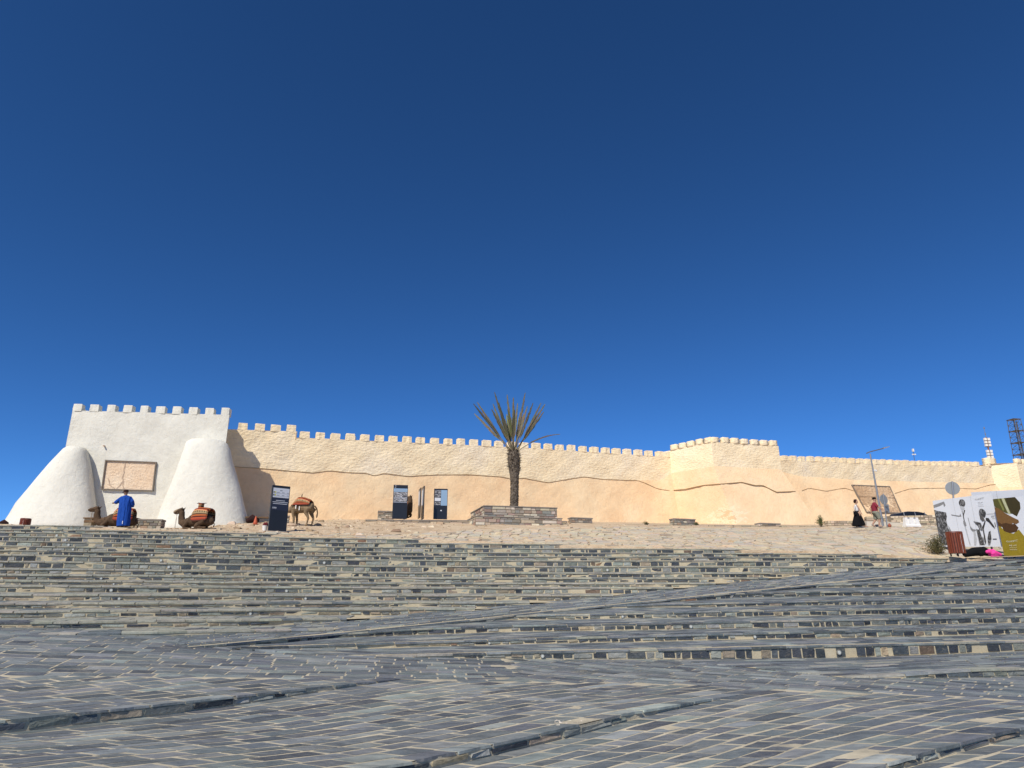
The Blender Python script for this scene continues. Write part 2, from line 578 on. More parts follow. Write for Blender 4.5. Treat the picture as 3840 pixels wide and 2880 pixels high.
# far ground sheet, below everything
g = MB()
N = 48
ring = [[Vector((r * math.cos(2 * math.pi * k / N), 30 + r * math.sin(2 * math.pi * k / N), -2.9 - 0.0008 * r)) for k in range(N)] for r in (5, 60, 300, 1200, 4000)]
g.rings(ring, cap=False)
g.f.append(tuple(range(N)))
structure(g.build('ground', M['sand'], smooth=True))

# ------------------------------------------------------------------ flights of steps
class Row:
    """one riser: plan curve with foot and nosing heights"""
    def __init__(s, X, Y, Zf, Zn):
        s.X, s.Y, s.Zf, s.Zn = [np.asarray(v, float) for v in (X, Y, Zf, Zn)]
        seg = np.hypot(np.diff(s.X), np.diff(s.Y))
        s.S = np.r_[0, np.cumsum(seg)]
    def ev(s, d):
        return tuple(float(np.interp(d, s.S, v)) for v in (s.X, s.Y, s.Zf, s.Zn))
    @property
    def length(s):
        return s.S[-1]

ROWS = []          # every riser, for the step lights

def riser_stones(row, pcs, dark, lmin, lmax, slab_t=0.035, mg=0.026, inset=0.0):
    d = random.uniform(-0.3, 0.0)
    while d < row.length:
        w = random.uniform(lmin, lmax)
        if random.random() < 0.25:
            w *= 0.55
        a, b = max(d, 0.0), min(d + w - mg, row.length)
        d += w
        if b - a < 0.06:
            continue
        x0, y0, f0, n0 = row.ev(a); x1, y1, f1, n1 = row.ev(b)
        t0, t1 = n0 - slab_t - 0.008 - inset * random.uniform(0.3, 1), n1 - slab_t - 0.008 - inset * random.uniform(0.3, 1)
        b0, b1 = f0 + 0.02 + inset * random.uniform(0.2, 1), f1 + 0.02 + inset * random.uniform(0.2, 1)
        if max(t0 - b0, t1 - b1) < 0.02:
            continue
        t0 = max(t0, b0 + 0.004); t1 = max(t1, b1 + 0.004)
        if random.random() < 0.025:
            continue                                   # mortar smeared over the stone
        nx, ny = (y1 - y0), -(x1 - x0)
        l = math.hypot(nx, ny); nx, ny = nx / l, ny / l
        pr = [random.uniform(0.006, 0.026) for _ in range(4)]
        j = lambda: random.uniform(-0.011, 0.011)
        ins = 0.05
        P4 = [(x0, y0, b0), (x1, y1, b1), (x1, y1, t1), (x0, y0, t0)]
        fr = [Vector((p[0] + nx * q + (x1 - x0) / l * j(), p[1] + ny * q, p[2] + j() * 0.6)) for p, q in zip(P4, pr)]
        bk = [Vector((p[0] - nx * ins, p[1] - ny * ins, p[2])) for p in P4]
        pcs.add(bk, fr, riser_tint(dark))

def nosing_slabs(row, pcs, depth, over=0.025, th=0.035, lmin=0.35, lmax=0.85, slope=0.0, back=None, gap=0.016, pale=0.25, lift=0.004):
    """row of slabs along a nosing, reaching back by depth"""
    d = random.uniform(-0.4, 0.0)
    while d < row.length:
        w = random.uniform(lmin, lmax)
        a, b = max(d, 0.0), min(d + w - gap, row.length)
        d += w
        if b - a < 0.08:
            continue
        x0, y0, f0, n0 = row.ev(a); x1, y1, f1, n1 = row.ev(b)
        if max(n0 - f0, n1 - f1) < 0.012:
            continue
        nx, ny = (y1 - y0), -(x1 - x0)
        l = math.hypot(nx, ny); nx, ny = nx / l, ny / l
        o = over + random.uniform(-0.012, 0.012)
        cs = [(x0 + nx * o, y0 + ny * o, n0), (x1 + nx * o, y1 + ny * o, n1), (x1 - nx * depth, y1 - ny * depth, n1 + slope * depth), (x0 - nx * depth, y0 - ny * depth, n0 + slope * depth)]
        bq, tq = slab(cs, th, lift)
        pcs.add(bq, tq, slate_tint() if random.random() > pale else jit((0.32, 0.30, 0.24), 0.10))

def tread_slabs(rowA, rowB, pcs, start, lmin=0.3, lmax=0.7, wrow=0.24, pale=0.1, lift=0.006, foot=0.10):
    """courses of slabs between nosing A (behind its nosing slab) and the foot of riser B"""
    n = max(len(rowA.S), 2)
    LA, LB = rowA.length, rowB.length
    depth = np.mean(np.hypot(np.interp(np.linspace(0, 1, 20), rowA.S / LA, rowA.X) - np.interp(np.linspace(0, 1, 20), rowB.S / LB, rowB.X),
                             np.interp(np.linspace(0, 1, 20), rowA.S / LA, rowA.Y) - np.interp(np.linspace(0, 1, 20), rowB.S / LB, rowB.Y)))
    k = max(1, int(round((depth - start) / wrow)))
    for i in range(k):
        v0 = (start + (depth - start) * i / k) / depth + 0.012 / depth
        v1 = (start + (depth - start) * (i + 1) / k) / depth - (0.012 if i < k - 1 else foot) / depth
        d = random.uniform(-0.4, 0)
        while d < LA:
            w = random.uniform(lmin, lmax)
            a, b = max(d, 0) / LA, min(d + w - 0.03, LA) / LA
            d += w
            if (b - a) * LA < 0.08:
                continue
            def pt(u, v):
                xa, ya, fa, na = rowA.ev(u * LA); xb, yb, fb, nb = rowB.ev(u * LB)
                return (xa + (xb - xa) * v, ya + (yb - ya) * v, na + (fb - na) * v)
            cs = [pt(a, v0), pt(b, v0), pt(b, v1), pt(a, v1)]
            bq, tq = slab(cs, 0.05, lift)
            pcs.add(bq, tq, slate_tint() if random.random() > pale else jit((0.29, 0.28, 0.235), 0.10))

def bed_strip(mb, A, B):
    """sheet between two polylines of equal count"""
    n = len(A)
    mb.add(list(A) + list(B), [(i, i + 1, n + i + 1, n + i) for i in range(n - 1)])

# upper flight: nosings are level curves of U, their heights read off the photograph's left column
upper = MB()
ROWTOPS = [1950 + v / 2.767 for v in (62, 103, 136, 180, 230, 280, 325, 372, 440, 515, 575, 637, 690, 780, 868, 948, 1062, 1185)]
ZN = [hit(300, y, U, 8, 60).z for y in ROWTOPS]
ZN += [ZN[-1] - 0.22, ZN[-1] - 0.44, ZN[-1] - 0.66]
ZN = ZN[::-1]                                   # bottom to top
top_extra = [ZN[-1] + 0.19 * (i + 1) for i in range(3)]
ZN += top_extra
XS = np.linspace(-36, 34, 141)
def contour(z):
    lo = np.full_like(XS, 4.0); hi = np.full_like(XS, 70.0)
    for _ in range(40):
        mid = (lo + hi) / 2
        m = U(XS, mid) < z
        lo = np.where(m, mid, lo); hi = np.where(m, hi, mid)
    return (lo + hi) / 2
CY = [contour(z) for z in ZN]
S_TREAD = 0.05
blo, bhi = YU_LO(XS) - np.where(XS < -3.5, 1.8, 0.35), YU_HI(XS) + 0.25
upper_rows = []
for i in range(len(ZN)):
    if i == 0:
        zf = np.full_like(XS, ZN[0] - 0.16)
    else:
        zf = ZN[i - 1] + S_TREAD * (CY[i] - CY[i - 1])
        zf = np.minimum(zf, ZN[i] - 0.07)
    ok = (CY[i] > blo) & (CY[i] < bhi)
    wob = 0.015 * np.sin(XS * 1.7 + i * 2.1) + 0.01 * np.sin(XS * 4.1 + i)
    # contiguous stretches
    idx = np.where(ok)[0]
    if len(idx):
        for seg in np.split(idx, np.where(np.diff(idx) > 1)[0] + 1):
            if len(seg) > 3:
                upper_rows.append((i, Row(XS[seg], (CY[i] + wob)[seg], zf[seg], np.full(len(seg), ZN[i]) + 0.3 * wob[seg])))
    # bed of riser and tread, clipped to the flight
    if i + 1 < len(ZN):
        ya = np.clip(CY[i], blo, bhi); yb = np.clip(CY[i + 1], blo, bhi)
        span = np.maximum(CY[i + 1] - CY[i], 1e-6)
        ze = np.minimum(ZN[i] + S_TREAD * (CY[i + 1] - CY[i]), ZN[i + 1] - 0.07)
        za = ZN[i] + (ze - ZN[i]) * (ya - CY[i]) / span
        zb = ZN[i] + (ze - ZN[i]) * (yb - CY[i]) / span
        for k in range(len(XS) - 1):
            if yb[k] - ya[k] > 1e-4 or yb[k + 1] - ya[k + 1] > 1e-4:
                upper.quad((XS[k], ya[k], za[k]), (XS[k + 1], ya[k + 1], za[k + 1]), (XS[k + 1], yb[k + 1], zb[k + 1]), (XS[k], yb[k], zb[k]))
    for k in range(len(XS) - 1):
        if ok[k] and ok[k + 1]:
            upper.quad((XS[k], CY[i][k], zf[k] - 0.03), (XS[k + 1], CY[i][k + 1], zf[k + 1] - 0.03), (XS[k + 1], CY[i][k + 1], ZN[i] - 0.004), (XS[k], CY[i][k], ZN[i] - 0.004))
sk_z = np.array(U(XS, blo))
for k in range(len(XS)):
    for i in range(len(ZN) - 1):
        if CY[i][k] <= blo[k] < CY[i + 1][k]:
            sk_z[k] = min(ZN[i] + S_TREAD * (blo[k] - CY[i][k]), ZN[i + 1] - 0.07) + 0.17
bed_strip(upper, [Vector((XS[k], blo[k], sk_z[k] - 1.3)) for k in range(len(XS))], [Vector((XS[k], blo[k], sk_z[k] - 0.17)) for k in range(len(XS))])
for j in range(12):                                # solid ground under the flight
    ya = blo - 0.1 + (bhi + 1.5 - blo) * j / 12; yb = blo - 0.1 + (bhi + 1.5 - blo) * (j + 1) / 12
    za = U(XS, ya) - 0.42; zb = U(XS, yb) - 0.42
    bed_strip(upper, [Vector((XS[k], ya[k], za[k])) for k in range(len(XS))], [Vector((XS[k], yb[k], zb[k])) for k in range(len(XS))])
up_obj = structure(upper.build('upper_stairs', M['mortar']))
pr = Pieces('riser_stone', 'riser_stones', M['riser'], up_obj)
ps = Pieces('tread_slab', 'tread_slabs', M['slate'], up_obj, 200)
for i, row in upper_rows:
    riser_stones(row, pr, 0.36, 0.18, 0.55, mg=0.048, inset=0.018)
    nosing_slabs(row, ps, 0.32, slope=S_TREAD, pale=0.95, lift=0.014, over=0.034)
    ROWS.append(row)
# courses behind the nosing slabs, only where the treads can be looked down upon
for (i, ra) in upper_rows:
    for (j, rb) in upper_rows:
        if j == i + 1:
            nx0, nx1 = max(ra.X[0], rb.X[0]), min(ra.X[-1], rb.X[-1])
            if nx1 - nx0 > 1.0:
                def cut(r):
                    xs = np.linspace(nx0, nx1, 60)
                    return Row(xs, np.interp(xs, r.X, r.Y), np.interp(xs, r.X, r.Zf), np.interp(xs, r.X, r.Zn))
                tread_slabs(cut(ra), cut(rb), ps, 0.34, pale=0.75, lift=0.016)
pr.finish(); ps.finish()

# lower flight: rows read off the photograph (column, top, bottom)
LROWS = [
    [(1363, 2461, 2462.5), (1623, 2455, 2470), (1920, 2446, 2470.5), (2400, 2436, 2472), (2700, 2431, 2472), (3050, 2422, 2470), (3500, 2413, 2455), (3700, 2407, 2447), (3840, 2404, 2441), (4150, 2396, 2431)],
    [(868, 2430, 2431.5), (1100, 2423, 2437), (1250, 2418, 2436), (1920, 2397, 2416), (2400, 2385, 2407), (2700, 2377, 2399), (3050, 2369, 2394), (3500, 2360, 2384), (3840, 2353, 2377), (4150, 2347, 2371)],
    [(1290, 2375, 2392), (1547, 2358, 2382), (1920, 2346, 2369), (2400, 2339, 2363), (2700, 2332, 2357), (3050, 2326, 2352), (3500, 2317, 2341), (3840, 2310, 2335), (4150, 2305, 2329)],
    [(1830, 2318, 2329), (1920, 2309, 2325), (2200, 2304, 2322), (2400, 2299, 2318), (2700, 2291, 2313), (3050, 2286, 2308), (3500, 2280, 2302), (3840, 2274, 2298), (4150, 2269, 2293)],
    [(2250, 2274, 2282), (2400, 2267, 2278), (2700, 2261, 2276), (3050, 2254, 2270), (3500, 2246, 2266), (3840, 2240, 2260), (4150, 2235, 2255)],
    [(2740, 2226, 2241), (3050, 2220, 2236), (3500, 2213, 2230), (3840, 2207, 2224), (4150, 2202, 2219)],
    [(3060, 2193, 2204), (3500, 2185, 2200), (3840, 2178, 2193), (4150, 2172, 2187)],
    [(3330, 2167, 2177), (3500, 2162, 2174), (3840, 2151, 2163), (4150, 2146, 2157)],
    [(3550, 2140, 2149), (3690, 2136, 2145), (3840, 2131, 2140), (4150, 2124, 2133)],
    [(3735, 2116, 2124), (3840, 2114, 2122), (4150, 2104, 2112)],
]
def row_from_px(lst, surf, y0=5, y1=60):
    X, Y, Zf, Zn = [], [], [], []
    pxs = [t[0] for t in lst]
    for px in np.linspace(pxs[0], pxs[-1], 60):
        yt = np.interp(px, pxs, [t[1] for t in lst]); yb = np.interp(px, pxs, [t[2] for t in lst])
        p = hit(px, yt, surf, y0, y1)
        X.append(p.x); Y.append(p.y); Zn.append(p.z); Zf.append(ray(px, yb)[1] * p.y)
    return Row(X, Y, Zf, Zn)
lower_rows = [row_from_px(r, L) for r in LROWS]
lower = MB()
def line_pts(row, which, n=60):
    return [Vector(row.ev(d)[:2] + (row.ev(d)[3 if which == 'n' else 2],)) for d in np.linspace(0, row.length, n)]
for i, row in enumerate(lower_rows):
    A = line_pts(row, 'f'); B = line_pts(row, 'n')
    bed_strip(lower, [p - Vector((0, 0, 0.05)) for p in A], [p - Vector((0, 0, 0.004)) for p in B])
    if i + 1 < len(lower_rows):
        bed_strip(lower, [p - Vector((0, 0, 0.004)) for p in B], line_pts(lower_rows[i + 1], 'f'))
lastn = line_pts(lower_rows[-1], 'n')
bed_strip(lower, [p - Vector((0, 0, 0.004)) for p in lastn], [Vector((p.x, p.y + 1.6, p.z + 0.1)) for p in lastn])
lo_obj = structure(lower.build('lower_stairs', M['mortar']))
pr = Pieces('riser_stone', 'riser_stones', M['riser'], lo_obj)
ps = Pieces('tread_slab', 'tread_slabs', M['slate'], lo_obj)
for i, row in enumerate(lower_rows):
    riser_stones(row, pr, 0.62, 0.16, 0.48, mg=0.042, inset=0.013)
    nosing_slabs(row, ps, 0.26)
    ROWS.append(row)
    if i + 1 < len(lower_rows):
        tread_slabs(row, lower_rows[i + 1], ps, 0.28, wrow=0.26)
pr.finish(); ps.finish()

# ------------------------------------------------------------------ diagonal ramp between the flights
NR = 120
txs = np.linspace(640, 4100, NR)
lo_line = [hit(px, np.interp(px, [e[0] for e in EDGE_LO], [e[1] for e in EDGE_LO]), L, 8, 60, 0.015) for px in txs]
up_line = []
for px in txs:
    py = np.interp(px, [e[0] for e in EDGE_UP], [e[1] for e in EDGE_UP])
    up_line.append(hit(px, py, U, 8, 60, -0.07))
# keep the ramp at least 1.2 m wide
for i in range(NR):
    if up_line[i].y - lo_line[i].y < 1.2:
        up_line[i] = up_line[i] * ((lo_line[i].y + 1.2) / up_line[i].y)
fade = np.clip((txs - 640) / 500.0, 0, 1)
for i in range(NR):
    lo_line[i] = lo_line[i] - Vector((0, 0, 0.05 * (1 - fade[i])))
    up_line[i] = up_line[i] - Vector((0, 0, 0.03 * (1 - fade[i])))
def resample(lst, n=160):
    d = np.r_[0, np.cumsum([(lst[i + 1] - lst[i]).to_2d().length for i in range(len(lst) - 1)])]
    t = np.linspace(0, d[-1], n)
    return [Vector((float(np.interp(q, d, [p.x for p in lst])), float(np.interp(q, d, [p.y for p in lst])), float(np.interp(q, d, [p.z for p in lst])))) for q in t]
lo_line, up_line = resample(lo_line), resample(up_line)
rm = MB()
bed_strip(rm, [p - Vector((0, 0, 0.5)) for p in lo_line], lo_line)
bed_strip(rm, lo_line, up_line)
bed_strip(rm, up_line, [Vector((p.x, p.y + 0.6, p.z - 0.25)) for p in up_line])
ramp_obj = structure(rm.build('ramp', M['mortar']))
rampA = Row([p.x for p in lo_line], [p.y for p in lo_line], [p.z - 0.3 for p in lo_line], [p.z for p in lo_line])
rampB = Row([p.x for p in up_line], [p.y for p in up_line], [p.z for p in up_line], [p.z for p in up_line])
ps = Pieces('ramp_slab', 'ramp_slabs', M['slate'], ramp_obj)
nosing_slabs(rampA, ps, 0.26, over=0.03)
tread_slabs(rampA, rampB, ps, 0.28, lmin=0.3, lmax=0.65, wrow=0.24, foot=0.02)
ps.finish()
# kerb stones on the ramp's lower side, down to the treads
pr = Pieces('kerb_stone', 'kerb_stones', M['riser'], ramp_obj, 200)
kx, ky, kf, kn = [], [], [], []
for p in lo_line:
    # level of the lower tread that meets the ramp here
    px, py = proj(p)
    lev = p.z - 0.02
    for i, row in enumerate(lower_rows):
        if row.X[0] <= p.x:
            lev = None
            yr = np.interp(p.x, row.X, row.Y); zn = np.interp(p.x, row.X, row.Zn)
            if yr <= p.y + 0.05:
                kz = zn
    try:
        lev = min(p.z - 0.01, kz)
    except NameError:
        lev = p.z - 0.06
    kx.append(p.x); ky.append(p.y); kf.append(lev); kn.append(p.z)
kr = Row(kx, ky, kf, kn)
riser_stones(kr, pr, 0.75, 0.16, 0.4)
pr.finish()

# ------------------------------------------------------------------ foreground paving in a fan of courses
h0 = lambda px, py: hit(px, py, F0, 4, 40)
fan_lines = []
for (p0, p1) in (((0, 2703), (1550, 2541)), ((1000, 2866), (2790, 2601)), ((3000, 2888), (3840, 2722))):
    a, b = h0(*p0), h0(*p1)
    fan_lines.append((a, b))
ang = [math.atan2(b.y - a.y, b.x - a.x) for a, b in fan_lines]
mid = [(a + b) / 2 for a, b in fan_lines]
def fan(u):
    """base point and direction of course line u (0, 1, 2 are the three small steps)"""
    i = 0 if u < 1 else 1
    f = u - i
    if u < 0:
        f = u; 
        p = mid[0] + (mid[1] - mid[0]) * f; an = ang[0] + (ang[1] - ang[0]) * f * 0.35
    elif u > 2:
        p = mid[1] + (mid[2] - mid[1]) * f; an = ang[2] + (ang[2] - ang[1]) * (u - 2) * 0.5
    else:
        p = mid[i] + (mid[i + 1] - mid[i]) * f; an = ang[i] + (ang[i + 1] - ang[i]) * f
    return p, an
STEP_H = [(fan_lines[0][1], 0.026, 0.13), (fan_lines[1][1], 0.022, 0.105), (fan_lines[2][1] + Vector((2.6, 1.5, 0)), 0.016, 0.085)]
def drop(k, x, y):
    """height lost in front of small step k: grows from its tapering end towards the lower left"""
    e, rate, hmax = STEP_H[k]
    d = (e.x - x) * math.cos(ang[k]) + (e.y - y) * math.sin(ang[k])
    return min(hmax, max(0.0, d * rate * 1.6))
def ground_z(x, y, u):
    z = F0(x, y)
    for k in range(3):
        if u > k + 1e-6:
            z -= drop(k, x, y)
    return z
def fan_pt(u, s, side=None):
    p, an = fan(u)
    k = abs(u - round(u)) * 4.0 if u < 2.2 else 1.0
    w_ = min(1.0, k) * (0.018 * math.sin(s * 1.9 + u * 23.0) + 0.010 * math.sin(s * 4.7 + u * 41.0))
    x, y = p.x + s * math.cos(an) - w_ * math.sin(an), p.y + s * math.sin(an) + w_ * math.cos(an)
    return Vector((x, y, ground_z(x, y, u if side is None else side)))

BOUND = [(-800, 2520), (0, 2528), (1500, 2548), (2500, 2566), (3840, 2625), (4600, 2650)]
def far_zone(p):
    px, py = proj(p)
    return py < np.interp(px, [b[0] for b in BOUND], [b[1] for b in BOUND])

us = []
n_ab = int(round((mid[1] - mid[0]).length * 0.92 / 0.25)); n_bc = int(round((mid[2] - mid[1]).length * 0.9 / 0.25))
us = [-k / n_ab for k in range(44, 0, -1)] + [k / n_ab for k in range(n_ab)] + [1 + k / n_bc for k in range(n_bc + 1)] + [2 + k / n_bc for k in range(1, 16)]
_du = us[1] - us[0]
us = [u if abs(u - round(u)) < 1e-9 else u + random.uniform(-0.2, 0.2) * _du for u in us]
pave = MB()
srange = np.arange(-16, 18.01, 0.25)
pm_o = None
for i in range(len(us) - 1):
    u0, u1 = us[i], us[i + 1]
    um = (u0 + u1) / 2
    A = [fan_pt(u0, s, um) - Vector((0, 0, 0.0016)) for s in srange]; B = [fan_pt(u1, s, um) - Vector((0, 0, 0.0016)) for s in srange]
    for k in range(len(srange) - 1):
        if 1.5 < A[k].y < 15.0 and abs(A[k].x) < 16:
            pave.quad(B[k], B[k + 1], A[k + 1], A[k])
for k in range(3):                                # risers of the small steps
    A = [fan_pt(k, s, k + 0.001) - Vector((0, 0, 0.03)) for s in srange]; B = [fan_pt(k, s, k - 0.001) - Vector((0, 0, 0.01)) for s in srange]
    bed_strip(pave, A, B)
# bed of the far part
gx = np.linspace(-16, 22, 77); gy = np.linspace(8.0, 17.5, 40)
GX, GY = np.meshgrid(gx, gy)
GZ = F0(GX, GY)
for j in range(len(gy) - 1):
    for i in range(len(gx) - 1):
        c = Vector((gx[i], gy[j], GZ[j, i]))
        if far_zone(c) and not (gy[j] > YL_HI(gx[i]) + 3.0 and gx[i] > -3):
            pave.quad((gx[i], gy[j], GZ[j, i] - 0.002), (gx[i + 1], gy[j], GZ[j, i + 1] - 0.002), (gx[i + 1], gy[j + 1], GZ[j + 1, i + 1] - 0.002), (gx[i], gy[j + 1], GZ[j + 1, i] - 0.002))
# ground behind the camera
for (x0, x1, y0, y1) in ((-30, 30, -25, 1.6),):
    pave.quad((x0, y0, -1.75), (x1, y0, -1.75), (x1, y1, -1.62), (x0, y1, -1.62))
pave_obj = structure(pave.build('lower_plaza', M['joint_sand']))
pp = Pieces('paver', 'pavers', M['slate'], pave_obj)
GAP = 0.023
for i in range(len(us) - 1):
    u0, u1 = us[i], us[i + 1]
    um = (u0 + u1) / 2
    lip = any(abs(u1 - k) < 1e-9 for k in range(3))        # this course ends in a small step
    s = -16 + random.uniform(-0.5, 0)
    while s < 18:
        w = random.choice([random.uniform(0.26, 0.48), random.uniform(0.38, 0.72)])
        du0 = (GAP / 2) / 0.25 * (u1 - u0); du1 = -du0 if not lip else (0.03 / 0.25) * (u1 - u0)
        g1, g2 = random.uniform(0.0, 0.016), random.uniform(0.0, 0.02)
        k0 = random.uniform(0.0, 0.06) * (u1 - u0); k1 = 0.0 if lip else random.uniform(0.0, 0.06) * (u1 - u0)
        cs = [fan_pt(u0 + du0 + k0, s + g1, um), fan_pt(u1 + du1 - k1, s + g1 * random.random(), um), fan_pt(u1 + du1 - k1, s + w - GAP - g2 * random.random(), um), fan_pt(u0 + du0 + k0, s + w - GAP - g2, um)]
        s += w
        c = sum(cs, Vector()) / 4
        if not (5.0 < c.y < 15.5) or c.length > 26:
            continue
        px, py = proj(c)
        if px < -250 or px > 4100 or py > 3000 or far_zone(c):
            continue
        if lip:
            dk = drop(int(round(u1)), c.x, c.y)
            if int(round(u1)) == 1 and 2085 < px < 2235:
                continue                                   # the broken slab
            bq, tq = chipped(*slab(cs, 0.026, 0.001), 0.018)
            pp.add(bq, tq, slate_tint() if random.random() < 0.85 or dk < 0.03 else jit((0.33, 0.34, 0.32), 0.2))  # a few lip slabs tinted bright, their reflection put into the colour
        else:
            bq, tq = chipped(*slab(cs, 0.03, 0.0))
            pp.add(bq, tq, slate_tint())
# far part: straight courses, two directions
def zone(direction, test, pivot, gapw=0.24):
    c, s_ = math.cos(direction), math.sin(direction)
    v = -14.0
    while v < 14:
        t = -18 + random.uniform(-0.5, 0)
        while t < 18:
            w = random.uniform(0.28, 0.72)
            cs = []
            for (tt, vv) in ((t, v), (t + w - GAP, v), (t + w - GAP, v + gapw - GAP), (t, v + gapw - GAP)):
                x, y = pivot[0] + tt * c - vv * s_, pivot[1] + tt * s_ + vv * c
                cs.append((x, y, 0))
            t += w
            cx = sum(q[0] for q in cs) / 4; cy = sum(q[1] for q in cs) / 4
            if not (8.5 < cy < 16.8) or cx > 15 or cx < -13:
                continue
            cz = F0(cx, cy)
            px, py = proj((cx, cy, cz))
            if not test(px, py, cx, cy):
                continue
            bnd = np.interp(px, [b[0] for b in BOUND], [b[1] for b in BOUND])
            if py > bnd or px < -250 or px > 4150:
                continue
            zs = F0(np.array([q[0] for q in cs]), np.array([q[1] for q in cs]))
            bq, tq = chipped(*slab([(q[0], q[1], z) for q, z in zip(cs, zs)], 0.03, 0.0))
            pp.add(bq, tq, slate_tint())
        v += gapw
in_front = lambda px, py, x, y: (y < YL_HI(x) + 0.3 if px > 868 else py > np.interp(px, [e[0] for e in EDGE_UP], [e[1] for e in EDGE_UP]) - 45)
zone(R(9), lambda px, py, x, y: px < 1900 and in_front(px, py, x, y), (0, 13))
zone(R(-38), lambda px, py, x, y: px >= 1900 and y < 16.4, (4, 12))
pp.finish()
prs = Pieces('riser_stone', 'riser_stones', M['riser'], pave_obj, 200)
for k in range(3):
    s0 = np.linspace(-16, 16, 80)
    A = [fan_pt(k, s, k + 0.001) for s in s0]; B = [fan_pt(k, s, k - 0.001) for s in s0]
    ok = [i for i in range(80) if B[i].z - A[i].z > 0.02 and 5.0 < A[i].y < 15]
    if len(ok) > 3:
        row = Row([A[i].x for i in ok], [A[i].y for i in ok], [A[i].z for i in ok], [B[i].z for i in ok])
        riser_stones(row, prs, 0.25, 0.25, 0.6, slab_t=0.026, mg=0.04, inset=0.006)
        ROWS.append(row)
prs.finish()
# rubble where a slab of the middle step is missing
br = MB()
for _ in range(60):
    px, py = random.uniform(2085, 2235), random.uniform(2668, 2700)
    q = h0(px, py - (px - 2085) * 0.12 + 8); sz = random.uniform(0.015, 0.05)
    br.hexa([q + Vector((random.uniform(-sz, sz) + dx * sz, random.uniform(-sz, sz) + dy * sz, -0.09)) for dx, dy in ((-1, -1), (1, -1), (1, 1), (-1, 1))],
            [q + Vector((dx * sz * 0.6, dy * sz * 0.6, random.uniform(-0.05, -0.02))) for dx, dy in ((-1, -1), (1, -1), (1, 1), (-1, 1))], jit((0.55, 0.48, 0.40)))
o = br.build('broken_mortar', M['rubble'], pave_obj, kind='stuff')
# low wedge step at the far right
WED = [(3170, 2540, 2541.5), (3350, 2532, 2543), (3500, 2520, 2542), (3650, 2511, 2541), (3840, 2506, 2534), (4150, 2494, 2524)]
wr_pts = []
for px in np.linspace(3170, 4150, 50):
    yt = np.interp(px, [w[0] for w in WED], [w[1] for w in WED]); yb = np.interp(px, [w[0] for w in WED], [w[2] for w in WED])
    p = hit(px, yb, F0, 5, 30)
    wr_pts.append((p.x, p.y, p.z, ray(px, yt)[1] * p.y))
wrow = Row(*[np.array([w[i] for w in wr_pts]) for i in range(4)])
base = lower_rows[0]
sel = base.X > 3.2
brow = Row(base.X[sel], base.Y[sel], base.Zf[sel] , base.Zn[sel])
wm = MB()
bed_strip(wm, [p - Vector((0, 0, 0.05)) for p in line_pts(wrow, 'f')], [p - Vector((0, 0, 0.004)) for p in line_pts(wrow, 'n')])
bed_strip(wm, [p - Vector((0, 0, 0.004)) for p in line_pts(wrow, 'n')], line_pts(brow, 'f'))
wobj = structure(wm.build('low_wedge_step', M['mortar']))
pr = Pieces('riser_stone', 'riser_stones', M['riser'], wobj); ps = Pieces('tread_slab', 'tread_slabs', M['slate'], wobj)
riser_stones(wrow, pr, 0.6, 0.2, 0.5); nosing_slabs(wrow, ps, 0.26); tread_slabs(wrow, brow, ps, 0.28)
pr.finish(); ps.finish()
ROWS.append(wrow)

# ------------------------------------------------------------------ upper plaza: terrain and crazy paving
pl = MB()
edge_x = np.linspace(-34, 34, 137)
ey = YU_HI(edge_x)
rowsP = []
for f in np.r_[0, np.linspace(0.03, 1, 60) ** 1.3]:
    yy = ey + (96.0 - ey) * f
    zz = P(edge_x, np.minimum(yy, 66))
    rowsP.append((yy, zz))
def relief(x, y):
    return 0.05 * math.sin(x * 1.3 + y * 0.7) * math.sin(y * 1.1 - x * 0.4) + 0.03 * math.sin(x * 3.1 + 1.0) * math.sin(y * 2.7)
verts = []
for j, (yy, zz) in enumerate(rowsP):
    for i in range(len(edge_x)):
        rz = relief(edge_x[i], yy[i]) * (0 if j < 2 else 1) * (1.0 if edge_x[i] < 2 else 0.35)
        verts.append(Vector((edge_x[i], yy[i], zz[i] + rz)))
n = len(edge_x)
fs = [(j * n + i, j * n + i + 1, (j + 1) * n + i + 1, (j + 1) * n + i) for j in range(len(rowsP) - 1) for i in range(n - 1)]
pl.add(verts, fs)
bed_strip(pl, [Vector((edge_x[i], ey[i] - 0.004, rowsP[0][1][i] - 0.4)) for i in range(n)], [Vector((edge_x[i], ey[i] - 0.004, rowsP[0][1][i])) for i in range(n)])
plaza_obj = structure(pl.build('upper_plaza', M['sand'], smooth=True))
